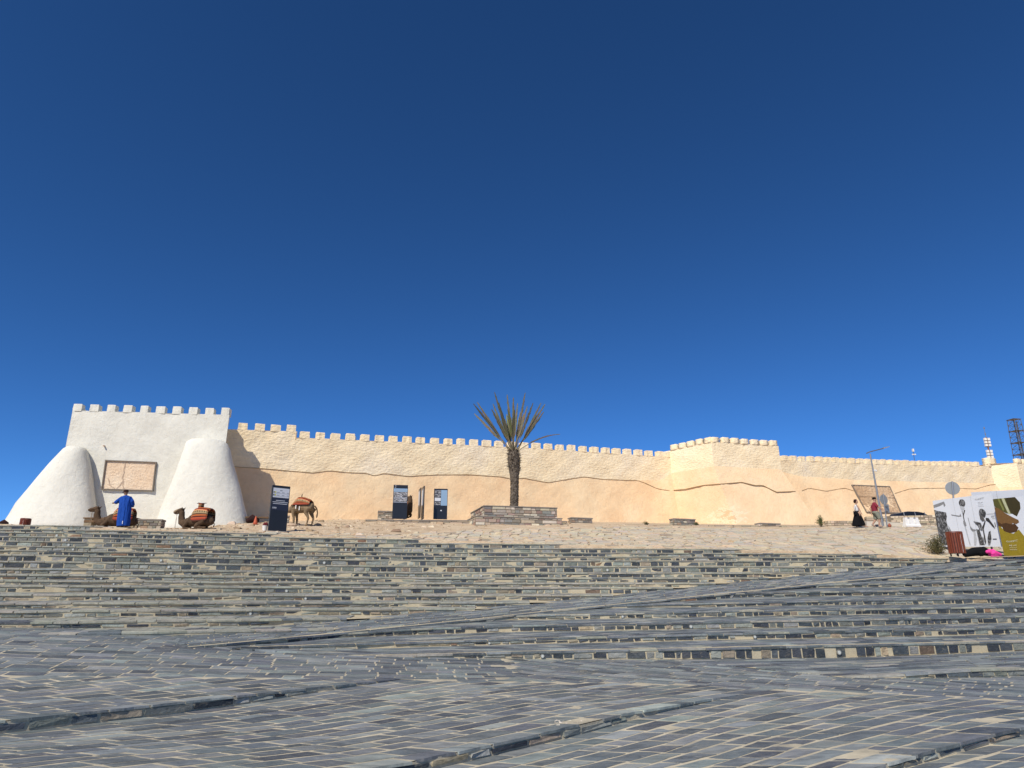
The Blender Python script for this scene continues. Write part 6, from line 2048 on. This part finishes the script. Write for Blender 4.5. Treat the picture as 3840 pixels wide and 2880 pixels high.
# lattice tower
Yt = 165.0
base_t = at(3842, 1760, Yt) - Vector((0, 0, 8))
lt = empty('lattice_tower', base_t, R(12), 'dark steel lattice tower at the right edge behind the wall', 'tower')
topz = ray(3805, 1573)[1] * Yt - base_t.z; hw = 0.95
for sx in (-1, 1):
    for sy in (-1, 1):
        m = MB(); m.tube([(sx * hw * 1.5, sy * hw * 1.5, 0), (sx * hw, sy * hw, topz)], 0.085, 6); m.build('leg', M['steel_dark'], lt)
nb = 14
br_ = MB()
for i in range(nb):
    z0, z1 = topz * i / nb, topz * (i + 1) / nb
    w0 = hw * (1.5 - 0.5 * i / nb); w1 = hw * (1.5 - 0.5 * (i + 1) / nb)
    for (ax_, ay_, bx_, by_) in ((-1, -1, 1, -1), (1, -1, 1, 1), (1, 1, -1, 1), (-1, 1, -1, -1)):
        br_.tube([(ax_ * w0, ay_ * w0, z0), (bx_ * w1, by_ * w1, z1)], 0.03, 4); br_.tube([(bx_ * w0, by_ * w0, z0), (ax_ * w1, ay_ * w1, z1)], 0.03, 4); br_.tube([(ax_ * w1, ay_ * w1, z1), (bx_ * w1, by_ * w1, z1)], 0.04, 4)
    if i in (7, 9, 11, 13):
        MB().box(-w1 * 1.25, w1 * 1.25, -w1 * 1.1, w1 * 1.1, z1 - 0.07, z1).build('platform', M['steel_dark'], lt)
br_.build('bracing', M['steel_dark'], lt)
m = MB(); m.tube([(0.3, -0.3, 0), (0.3, -0.3, topz * 0.97)], 0.16, 6); m.build('cable_duct', M['steel_dark'], lt)

# road barrier, parked car
q = stand(3420, 44.0)
rb_ = empty('road_barrier', q, R(6), 'white plastic road barrier in front of the rubble wall', 'barrier')
rg = []
for (z, hx, hy) in ((0, 0.50, 0.20), (0.10, 0.495, 0.19), (0.18, 0.48, 0.14), (0.48, 0.44, 0.11), (0.58, 0.43, 0.10)):
    rg.append([Vector((a * hx, b * hy, z)) for a, b in ((-1, -1), (-0.95, -1.02), (-0.4, -1), (0.1, -1), (0.6, -1), (0.95, -1.02), (1, -1), (1, 1), (0, 1), (-1, 1))])
m = MB(); m.rings(rg); m.build('body', M['whiteplastic'], rb_)
for xx in (-0.22, 0.18): 
    m = MB(); m.box(xx - 0.06, xx + 0.06, -0.13, -0.07, 0.5, 0.58); m.build('slot', M['pr_grey'], rb_)
    m = MB(); m.box(xx - 0.02, xx + 0.0, -0.19, -0.1, 0.2, 0.5); m.build('rib', M['whiteplastic'], rb_)
M['carpaint'] = flat_mat('grey_car_paint', (0.20, 0.21, 0.23), 0.25, 0.6, 0.3, 0.03); M['glass'] = flat_mat('dark_glass', (0.012, 0.014, 0.017), 0.08, 0.7); M['tyre'] = flat_mat('tyre', (0.012, 0.012, 0.012), 0.9)
q = stand(3430, 53.0); ztopc = ray(3430, 1925)[1] * 53.0
car = empty('parked_car', Vector((q.x, q.y, ztopc - 1.44)), R(10), 'parked dark grey car, only its roof above the rubble wall', 'car')
rows = [(-2.1, 0.45, 0.85), (-1.95, 0.3, 0.98), (-1.2, 0.25, 1.02), (-0.2, 0.25, 1.02), (0.9, 0.25, 0.99), (1.6, 0.28, 0.88), (2.05, 0.42, 0.72)]
m = MB(); m.rings([[Vector((x, y, z)) for (y, z) in ((-0.8, z0), (-0.88, (z0 + z1) / 2), (-0.8, z1), (0.8, z1), (0.88, (z0 + z1) / 2), (0.8, z0))] for (x, z0, z1) in rows]); m.build('body', M['carpaint'], car, smooth=False)
m = MB(); m.rings([[Vector((x, y, z)) for (y, z) in ((-0.76, 1.0), (-w_, zt_), (w_, zt_), (0.76, 1.0))] for (x, w_, zt_) in ((-1.75, 0.7, 1.05), (-1.35, 0.62, 1.42), (-0.8, 0.6, 1.50), (0.0, 0.6, 1.49), (0.45, 0.61, 1.42), (1.1, 0.7, 1.02))]); m.build('cabin_glass', M['glass'], car)
m = MB(); m.rings([[Vector((x, y, z)) for (y, z) in ((-w_ - 0.02, zt_ - 0.03), (-w_ * 0.8, zt_ + 0.02), (w_ * 0.8, zt_ + 0.02), (w_ + 0.02, zt_ - 0.03))] for (x, w_, zt_) in ((-1.4, 0.62, 1.40), (-0.8, 0.61, 1.50), (0.0, 0.61, 1.495), (0.42, 0.61, 1.43))]); m.build('roof', M['carpaint'], car)
for x in (-1.3, -0.35, 0.5):
    m = MB()
    for y in (-1, 1): m.tube([(x, y * 0.75, 1.0), (x * 0.97, y * 0.625, 1.44)], 0.035, 5)
    m.build('pillar', M['carpaint'], car)
for x in (-1.35, 1.3):
    for y in (-0.8, 0.8):
        m = MB(); disc(m, Vector((x, y, 0.3)), Vector((0, 1, 0)), 0.31, 0.2, 20); w = m.build('wheel', M['tyre'], car)
        m = MB(); disc(m, Vector((x, y + math.copysign(0.105, y), 0.3)), Vector((0, 1, 0)), 0.18, 0.01, 16); m.build('rim', M['steel'], w)

# litter bin of wooden slats
M['slat'] = flat_mat('red_brown_wood', (0.17, 0.038, 0.016), 0.45, 0.4, 0, 0.35, 9, 0.2)
def litter_bin(label, px, Y, r, h, dz=0.0, pxpos=None):
    q = pxpos if pxpos is not None else stand(px, Y, dz)
    o = empty('litter_bin', q, R(10), label, 'litter bin', 'slatted litter bins')
    m = MB(); m.rings([[Vector((math.cos(2 * math.pi * k / 24) * (r - 0.03), math.sin(2 * math.pi * k / 24) * (r - 0.03), z)) for k in range(24)] for z in (0.1, h - 0.03)]); m.build('drum', M['hoofdark'], o)
    for k in range(22):
        a = 2 * math.pi * k / 22
        m = MB(); m.box(-0.031 * r / 0.3, 0.031 * r / 0.3, -0.012, 0.012, 0.08 + random.uniform(-0.008, 0.008), h + random.uniform(-0.008, 0.006), M=Matrix.Translation((math.cos(a) * r, math.sin(a) * r, 0)) @ Matrix.Rotation(a + math.pi / 2, 4, 'Z'))
        m.build('slat', M['slat'], o)
    m = MB(); m.rings([[Vector((math.cos(2 * math.pi * k / 26) * rr, math.sin(2 * math.pi * k / 26) * rr, z)) for k in range(26)] for (rr, z) in ((r * 0.8, h + 0.004), (r * 1.02, h + 0.004), (r * 1.02, h + 0.03), (r * 0.8, h + 0.03), (r * 0.8, h + 0.004))], cap=False); m.build('rim', M['slat'], o)
    for k in range(4):
        a = math.pi / 4 + k * math.pi / 2
        m = MB(); m.box(-0.02, 0.02, -0.02, 0.02, -0.03, 0.1, M=Matrix.Translation((math.cos(a) * r * 0.8, math.sin(a) * r * 0.8, 0))); m.build('foot', M['hoofdark'], o)
    m = MB(); m.tube([(0.01, -r - 0.015, 0.1), (0.0, -r - 0.015, h * 0.6), (0.005, -r - 0.015, h * 0.9)], 0.0035, 5); m.build('dribble', M['whiteplastic'], o)
    return o
bq = at(3592, 2083, 28.6)
litter_bin('large red-brown slatted litter bin in front of the hoarding', 0, 0, 0.29, 0.90, pxpos=bq)
q = stand(92, 34.0); zz = ray(92, 1945)[1] * 34.0
litter_bin('red-brown slatted litter bin top showing at the left buttress', 0, 0, 0.22, 0.62, pxpos=Vector((q.x, q.y, zz - 0.64)))
# dark bag at the far left edge
q = stand(12, 35.5); m = MB(); zz = ray(12, 1953)[1] * 35.5 - q.z
m.tube([(-0.25, 0, zz - 0.15), (0, 0, zz - 0.06), (0.2, 0, zz - 0.15)], [0.08, 0.13, 0.08], 8)
o = empty('dark_bundle', q, 0, 'dark bundle lying at the far left end of the steps', 'bundle'); m.build('cloth', M['hair'], o, smooth=True)

# traffic cone, bucket, bench items in the tower's shadow
M['orange'] = flat_mat('orange_plastic', (0.50, 0.11, 0.05), 0.6)
q = stand(957, 39.5, 0.0)
tc = empty('traffic_cone', q, 0, 'orange traffic cone in the shadow beside the tower', 'cone')
m = MB(); m.rings([[Vector((math.cos(2 * math.pi * k / 14) * r, math.sin(2 * math.pi * k / 14) * r, z)) for k in range(14)] for (r, z) in ((0.13, 0.03), (0.105, 0.12), (0.065, 0.3), (0.025, 0.46), (0.02, 0.47))]); m.build('cone_body', M['orange'], tc, smooth=True)
m = MB(); m.box(-0.17, 0.17, -0.17, 0.17, 0, 0.03); m.build('base', M['orange'], tc)
q = stand(992, 33.6)
bk = empty('white_bucket', q, 0, 'white bucket with dark red bundle beside the turned sign', 'bucket')
m = MB(); m.rings([[Vector((math.cos(2 * math.pi * k / 16) * r, math.sin(2 * math.pi * k / 16) * r, z)) for k in range(16)] for (r, z) in ((0.10, 0), (0.11, 0.1), (0.125, 0.24), (0.13, 0.25), (0.11, 0.25), (0.1, 0.2))]); m.build('bucket_body', M['whiteplastic'], bk, smooth=False)
m = MB(); m.tube([(-0.08, 0, 0.22), (0, 0.02, 0.33), (0.06, 0, 0.36), (0.1, 0, 0.24)], [0.07, 0.09, 0.07, 0.05], 8); m.build('red_bundle', cloth('dark_red_cloth', (0.12, 0.02, 0.025)), bk, smooth=True)
q = stand(985, 42.5)
lb = empty('low_plank', q, R(8), 'dark low plank on blocks in the shadow beside the tower', 'bench')
m = MB(); m.box(-1.0, 1.1, -0.2, 0.2, 0.28, 0.36); m.build('plank', M['wood'], lb)
for xx in (-0.8, 0.9):
    m = MB(); m.box(xx - 0.12, xx + 0.12, -0.18, 0.18, -0.1, 0.28); m.build('block', M['core'], lb)
q = stand(945, 42.0)
m = MB(); m.tube([(-0.3, 0, 0.12), (0.0, 0, 0.3), (0.35, 0, 0.14)], [0.16, 0.24, 0.14], 10); o = empty('saddle_bag_heap', q, 0, 'dark heap of saddle bags in the shadow behind the buttress', 'bags'); m.build('bags', M['hair'], o, smooth=True)
q = stand(3337, 43.0); m = MB(); m.rings([[Vector((math.cos(2 * math.pi * k / 12) * r, math.sin(2 * math.pi * k / 12) * r, z)) for k in range(12)] for (r, z) in ((0.07, 0), (0.1, 0.08), (0.1, 0.15), (0.05, 0.2), (0.055, 0.24))]); o = m.build('clay_pot', flat_mat('red_clay', (0.32, 0.10, 0.06), 0.8)); o.location = q
tag(o, 'small red clay pot beside the road sign foot', 'pot')

# ------------------------------------------------------------------ hoarding with printed panels
M['hoard'] = flat_mat('hoarding_white', (0.62, 0.64, 0.67), 0.5, 0.35, 0, 0.05, 2); M['print'] = tintmat('printed_ink', 0.5, 14.0, 0.0)
t = NT('grainy_print', 0.5, 0.3); n1 = t.noise(t.scale(t.tc, (1, 1, 0.5)), 16.0, 5, 0.7, 0.5)
M['grain'] = t.done(t.ramp(n1, [(0.36, (0.015, 0.015, 0.017)), (0.5, (0.07, 0.068, 0.065)), (0.62, (0.25, 0.25, 0.25)), (0.72, (0.5, 0.5, 0.5))]))
HA = R(-62)
def hoarding(name, label, TLp, Yl, TRp, Yr, botL, botR, mat, th=0.05):
    a, b_ = at(TLp[0], TLp[1], Yl), at(TRp[0], TRp[1], Yr)
    zl_, zr_ = ray(TLp[0], botL)[1] * Yl, ray(TRp[0], botR)[1] * Yr
    o = empty(name, Vector((a.x, a.y, zl_)), 0, label, 'billboard')
    o0 = o.location
    A, B = a - o0, b_ - o0; C_, D = Vector((B.x, B.y, zr_ - o0.z)), Vector((A.x, A.y, 0))
    n = (B - A).cross(Vector((0, 0, 1))).normalized()
    if n.y > 0 and n.x > 0: n = -n
    if n.dot(Vector((0, -1, 0))) < 0: n = -n
    MB().hexa([A - n * th, B - n * th, C_ - n * th, D - n * th], [A, B, C_, D]).build('panel', mat, o)
    def uv(u, v, lift=0.003):
        top = A + (B - A) * u; bot = D + (C_ - D) * u
        return top + (bot - top) * v + n * lift
    cnt = [0]
    def poly(pts, rgb, nm='printed_figure', mat_=None, lift=None):
        cnt[0] += 1
        lf = lift or 0.003 + 0.0007 * cnt[0]
        m = MB(); m.add([uv(u, v, lf) for u, v in pts], [tuple(range(len(pts)))], rgb)
        return m.build(nm, mat_ or M['print'], o)
    return o, uv, poly
INK = (0.035, 0.033, 0.032); GREY = (0.22, 0.22, 0.22); LG = (0.42, 0.43, 0.44)
hb, uv, poly = hoarding('printed_hoarding', 'white hoarding panel printed with two grey figures, behind the litter bin', (3497, 1878), 32.6, (3719, 1850), 30.0, 2050, 2050, M['hoard'])
poly([(0, 0.10), (0.03, 0.09), (0.2, 0.045), (0.215, 0.13), (0.185, 0.165), (0.18, 0.1), (0.12, 0.13), (0.05, 0.15), (0, 0.16)], GREY)
poly([(0, 0.20), (0.06, 0.23), (0.2, 0.28), (0.205, 0.36), (0.18, 0.45), (0.19, 0.62), (0.22, 0.75), (0.23, 0.97), (0.0, 0.97)], INK, 'printed_tree', M['grain'])
poly([(0.2, 0.55), (0.24, 0.7), (0.26, 0.9), (0.25, 0.97), (0.2, 0.97)], GREY)
def blob(cu, cv, ru, rv, k=16, j=0.08): return [(cu + math.cos(2 * math.pi * i / k) * ru * random.uniform(1 - j, 1 + j), cv + math.sin(2 * math.pi * i / k) * rv * random.uniform(1 - j, 1 + j)) for i in range(k)]
poly(blob(0.50, 0.125, 0.052, 0.085), INK, 'printed_head', M['grain']); poly([(0.455, 0.17), (0.52, 0.2), (0.525, 0.24), (0.49, 0.275), (0.46, 0.25)], LG)
poly([(0.28, 0.33), (0.33, 0.345), (0.42, 0.37), (0.44, 0.33), (0.45, 0.39), (0.4, 0.39), (0.29, 0.355)], GREY)
poly([(0.515, 0.26), (0.53, 0.27), (0.49, 0.38), (0.49, 0.5), (0.475, 0.5), (0.475, 0.37)], INK); poly([(0.47, 0.27), (0.485, 0.28), (0.485, 0.37), (0.475, 0.37)], GREY)
poly([(0.465, 0.48), (0.5, 0.5), (0.505, 0.58), (0.475, 0.6), (0.46, 0.54)], GREY); poly([(0.47, 0.6), (0.49, 0.6), (0.5, 0.78), (0.515, 0.97), (0.495, 0.97)], LG)
poly([(0.55, 0.42), (0.56, 0.43), (0.565, 0.6), (0.6, 0.655), (0.65, 0.67), (0.6, 0.72), (0.56, 0.66)], GREY); poly([(0.65, 0.66), (0.7, 0.67), (0.715, 0.8), (0.74, 0.97), (0.66, 0.97)], GREY, 'printed_figure', M['grain'])
poly([(0.6, 0.7), (0.63, 0.7), (0.63, 0.85), (0.6, 0.97), (0.57, 0.97)], LG)
poly(blob(0.795, 0.36, 0.055, 0.09), INK, 'printed_head', M['grain']); poly([(0.745, 0.40), (0.8, 0.44), (0.815, 0.5), (0.775, 0.52), (0.745, 0.47)], (0.10, 0.095, 0.09), 'printed_head')
poly([(0.835, 0.45), (0.88, 0.46), (0.9, 0.52), (0.94, 0.62), (0.945, 0.67), (0.91, 0.62), (0.87, 0.54), (0.83, 0.5)], INK)
poly([(0.63, 0.50), (0.69, 0.52), (0.74, 0.54), (0.755, 0.62), (0.745, 0.7), (0.7, 0.67), (0.69, 0.6), (0.66, 0.56)], GREY, 'printed_figure', M['grain'])
poly([(0.81, 0.51), (0.825, 0.51), (0.77, 0.66), (0.77, 0.9), (0.755, 0.97), (0.745, 0.9), (0.755, 0.62)], INK); poly([(0.84, 0.72), (0.87, 0.70), (0.86, 0.85), (0.82, 0.97), (0.79, 0.97), (0.8, 0.84)], GREY, 'printed_figure', M['grain'])
poly([(0.88, 0.85), (0.94, 0.85), (0.94, 0.865), (0.88, 0.865)], INK); poly([(0.73, 0.80), (0.76, 0.9), (0.74, 0.9), (0.72, 0.86)], GREY)
for i, (u0, u1, v) in enumerate(((0.86, 0.98, 0.38), (0.92, 0.98, 0.42), (0.92, 0.97, 0.44), (0.93, 0.98, 0.47))): poly([(u0, v), (u1, v), (u1, v + 0.006), (u0, v + 0.006)], GREY, 'printed_line')
poly([(0.955, 0.55), (0.965, 0.55), (0.968, 0.63), (0.958, 0.63)], INK)
for (u0, u1) in ((0.362, 0.364), (0.655, 0.657)): poly([(u0, 0), (u1, 0), (u1, 1), (u0, 1)], GREY, 'panel_seam')
# emblem: outline of walls above the name
def emblem(poly, u, v, s, rgb):
    pts = [(-1, 0.1), (-0.9, -0.2), (-0.5, -0.05), (-0.2, -0.12), (0.3, -0.35), (0.8, -0.55), (1.0, -0.62), (1.0, -0.5), (0.3, -0.2), (-0.2, 0.0), (-0.5, 0.06), (-0.85, -0.05), (-0.95, 0.2)]
    poly([(u + a * s, v + b * s * 0.5) for a, b in pts], rgb, 'emblem'); poly([(u - 0.9 * s, v + 0.16 * s), (u + 0.9 * s, v + 0.02 * s), (u + 0.9 * s, v + 0.05 * s), (u - 0.9 * s, v + 0.2 * s)], rgb, 'emblem')
    for a in (-0.15, 0.25): poly([(u + a * s - 0.04 * s, v - 0.05 * s), (u + a * s + 0.04 * s, v - 0.05 * s), (u + a * s + 0.04 * s, v + 0.12 * s), (u + a * s - 0.04 * s, v + 0.12 * s)], rgb, 'emblem')
def text_on(parent, uv, u, v, body, width, mat, lift=0.012):
    cu = bpy.data.curves.new('lettering', 'FONT'); cu.body = body; cu.align_x = 'CENTER'; cu.align_y = 'CENTER'; cu.size = 0.1; cu.extrude = 0.0008
    cu.materials.append(mat)
    o = bpy.data.objects.new('lettering', cu); COL.objects.link(o); o.parent = parent
    c = uv(u, v, lift); ex = (uv(min(u + 0.05, 1), v, lift) - uv(u - 0.05, v, lift)).normalized(); n = (uv(u, v, lift + 0.1) - c).normalized(); up = n.cross(ex).normalized()
    if up.z < 0: up = -up
    mt = Matrix((ex, up, n)).transposed().to_4x4(); mt.translation = c
    o.matrix_local = mt
    bpy.context.view_layer.update()
    if o.dimensions.x > 1e-4:
        k = width / o.dimensions.x
        o.scale = (k, k, k)
    dg = bpy.context.evaluated_depsgraph_get()
    me = bpy.data.meshes.new_from_object(o.evaluated_get(dg))
    me.name = 'lettering'
    ms = o.matrix_local.copy()
    bpy.data.objects.remove(o)
    o2 = bpy.data.objects.new('lettering', me); COL.objects.link(o2); o2.parent = parent; o2.matrix_local = ms
    return o2
inkm = printed('lettering_grey', (0.10, 0.10, 0.105)); whm = printed('lettering_white', (0.66, 0.64, 0.52))
emblem(poly, 0.80, 0.075, 0.075, GREY)
AR = ''.join(reversed('\uFE83\uFB90\uFE8E\uFEA9\uFEF3\uFEAE \uFE83\uFEED\uFED3\uFEFC'))
text_on(hb, uv, 0.795, 0.15, AR, 0.22, inkm); text_on(hb, uv, 0.795, 0.19, '\u2D30\u2D33\u2D30\u2D37\u2D49\u2D54 \u2D53\u2D3C\u2D4D\u2D4D\u2D30', 0.24, inkm); text_on(hb, uv, 0.795, 0.222, 'AGADIR OUFELLA', 0.24, inkm)
# white upper strip behind
hs, uv3, poly3 = hoarding('hoarding_strip', 'upper white strip of the hoarding at the right edge', (3641, 1846), 31.4, (3900, 1832), 28.4, 1900, 1905, M['hoard'])
poly3([(0.385, 0), (0.388, 0), (0.388, 1), (0.385, 1)], GREY, 'panel_seam')
# olive panel
hc, uv, poly = hoarding('printed_hoarding', 'hoarding panel printed with a brown hand and olive oil, right edge', (3723, 1872), 29.6, (3990, 1846), 27.0, 2084, 2092, M['hoard'])
OL = (0.26, 0.195, 0.018); OLD = (0.055, 0.050, 0.012); BR = (0.16, 0.085, 0.03); BRD = (0.07, 0.035, 0.014)
poly([(0, 0.0), (0.19, 0.0), (0.24, 0.28), (0.16, 0.27), (0, 0.13)], (0.085, 0.08, 0.022), 'printed_oil')
poly([(0.19, 0.0), (0.33, 0.0), (0.385, 0.1), (0.375, 0.2), (0.30, 0.33), (0.24, 0.28), (0.2, 0.15)], (0.045, 0.036, 0.014), 'printed_jug')
poly([(0.13, 0.0), (0.17, 0.0), (0.205, 0.2), (0.22, 0.28), (0.19, 0.29), (0.155, 0.14)], (0.42, 0.42, 0.26), 'printed_oil')
poly([(0.07, 0.0), (0.10, 0.0), (0.14, 0.2), (0.12, 0.22)], (0.20, 0.20, 0.06), 'printed_oil')
poly([(0, 0.42), (0.05, 0.52), (0.1, 0.59), (0.2, 0.62), (0.29, 0.55), (0.36, 0.7), (0.44, 0.82), (0.5, 1.0), (0, 1.0)], OL, 'printed_oil')
poly([(0, 0.14), (0.06, 0.17), (0.15, 0.27), (0.25, 0.35), (0.31, 0.39), (0.315, 0.43), (0.27, 0.46), (0.22, 0.44), (0.2, 0.47), (0.1, 0.47), (0, 0.42)], BR, 'printed_hand')
poly([(0.05, 0.45), (0.12, 0.43), (0.2, 0.46), (0.25, 0.45), (0.29, 0.52), (0.25, 0.59), (0.15, 0.61), (0.07, 0.57)], BRD, 'printed_hand')
poly([(0.0, 0.40), (0.05, 0.44), (0.06, 0.5), (0.0, 0.48)], BRD, 'printed_hand')
poly(blob(0.44, 0.9, 0.05, 0.06), (0.06, 0.05, 0.02), 'printed_shadow')
for i in range(9): poly([(0.36 + 0.012 * i, 0.50 - 0.02 * i + 0.02), (0.43 + 0.02 * i, 0.46 - 0.02 * i + 0.02), (0.43 + 0.02 * i, 0.463 - 0.02 * i + 0.02), (0.36 + 0.012 * i, 0.503 - 0.02 * i + 0.02)], LG, 'text_line')
emblem(poly, 0.16, 0.75, 0.085, (0.6, 0.58, 0.42))
text_on(hc, uv, 0.16, 0.82, AR, 0.30, whm, 0.03); text_on(hc, uv, 0.16, 0.86, '\u2D30\u2D33\u2D30\u2D37\u2D49\u2D54 \u2D53\u2D3C\u2D4D\u2D4D\u2D30', 0.30, whm, 0.03); text_on(hc, uv, 0.16, 0.892, 'AGADIR OUFELLA', 0.30, whm, 0.03)
# posts behind the hoarding
for (h_, px, py, Y) in ((hb, 3560, 1875, 31.9), (hb, 3680, 1860, 30.5), (hc, 3760, 1880, 29.3), (hc, 3850, 1880, 28.5)):
    tp = at(px, py, Y + 0.25); gq = gz(tp.x, tp.y)
    m = MB(); m.box(-0.03, 0.03, -0.03, 0.03, gq - 0.1, tp.z, M=Matrix.Translation((tp.x, tp.y, 0))); o = m.build('post', M['steel_dark'], h_, at0=h_.location); o.location = (0, 0, 0)
# bundles and cardboard under the panels
M['pink'] = cloth('pink_cloth', (0.75, 0.06, 0.30), 0.25); M['card'] = flat_mat('cardboard', (0.48, 0.36, 0.22), 0.9)
q = at(3725, 2076, 29.2); m = MB()
for k in range(7):
    a = Vector((random.uniform(-0.16, 0.16), random.uniform(-0.1, 0.1), random.uniform(-0.04, 0.10))); m.tube([a + Vector((-0.1, 0, random.uniform(-0.03, 0.03))), a + Vector((0, 0, random.uniform(0, 0.05))), a + Vector((0.12, 0.02, random.uniform(-0.05, 0.02)))], [0.04, 0.07, 0.045], 8)
gq = gz(q.x, q.y); o = empty('pink_bundle', Vector((q.x, q.y, q.z - 0.06)), 0, 'crumpled bright pink cloth under the hoarding panels', 'cloth'); remesh(m.build('cloth', M['pink'], o), 0.016); o.scale = (1.35, 1.2, 1.5)
q = at(3668, 2074, 29.4); m = MB(); m.tube([(-0.35, 0, 0.06), (-0.1, 0, 0.15), (0.15, 0, 0.17), (0.36, 0, 0.08)], [0.08, 0.13, 0.14, 0.07], 10); m.tube([(0.0, -0.05, 0.1), (0.25, -0.08, 0.14)], [0.1, 0.08], 8)
gq = gz(q.x, q.y); o = empty('dark_bag', Vector((q.x, q.y, q.z - 0.15)), 0, 'dark bag under the hoarding beside the pink cloth, enlarged to stand in for the shaded gap', 'bag'); remesh(m.build('bag_body', M['blackcloth'], o), 0.018); o.scale = (1.7, 1.2, 1.35)  # bag stretched so its black also paints the shaded gap below the panel
q = at(3745, 2090, 28.6); gq = gz(q.x, q.y); m = MB(); m.box(-0.75, 1.4, -0.2, 0.3, 0.0, 0.025, M=Matrix.Rotation(R(-8), 4, 'Z') @ Matrix.Rotation(R(-2), 4, 'Y')); o = m.build('cardboard_sheet', M['card']); o.location = (q.x, q.y, q.z); tag(o, 'flat cardboard sheet on the ground below the olive hoarding', 'cardboard')

# ------------------------------------------------------------------ round lights set into the risers
t = NT('step_light_glass', 0.25, 0.6); M['lens'] = t.done((0.55, 0.56, 0.5)); M['ring'] = flat_mat('light_ring', (0.30, 0.29, 0.26), 0.5, 0.4, 0.4)
LIGHTS = [(225, 2004), (240, 2020), (256, 2035), (278, 2055), (386, 2168), (412, 2192), (427, 2216), (456, 2249), (927, 2314), (1152, 2031), (1218, 2044), (1290, 2062), (1158, 2082), (1198, 2103), (977, 2172), (1030, 2195), (1079, 2221), (1138, 2249), (688, 2027), (718, 2042), (749, 2063), (551, 2079), (585, 2102), (624, 2126), (662, 2151),
          (2569, 2101), (2280, 2127), (1799, 2164), (1845, 2404), (2030, 2462), (2820, 2386), (2585, 2347), (3150, 2443), (2340, 2309), (3807, 2283), (1383, 2805), (3190, 2855)]
proto = None
for (px, py) in LIGHTS:
    best = None
    for row in ROWS:
        for d in np.linspace(0, row.length, 140):
            x, y, f, n_ = row.ev(d)
            q = (x, y, (f + n_) / 2 - 0.015)
            ppx, ppy = proj(q)
            e = abs(ppx - px) + 2.2 * abs(ppy - py)
            if best is None or e < best[0]:
                best = (e, q, row, d, n_ - f)
    if best is None or best[0] > 60 or best[4] < 0.05:
        continue
    e, q, row, d, hgt = best
    x0, y0, _, _ = row.ev(max(d - 0.1, 0)); x1, y1, _, _ = row.ev(min(d + 0.1, row.length))
    n_ = Vector((y1 - y0, -(x1 - x0), 0)).normalized()
    r = min(0.055, hgt * 0.3)
    ow = up_obj if py < 2330 and not any(row is lr for lr in lower_rows) else lo_obj if any(row is lr for lr in lower_rows) else pave_obj
    c = Vector(q) + n_ * 0.035
    m = MB(); disc(m, Vector((0, 0, 0)), n_, r, 0.03, 16); o = m.build('step_light', M['ring'], ow); o.location = c
    m = MB(); disc(m, n_ * 0.014, n_, r * 0.68, 0.012, 16); m.build('lens', M['lens'], o)
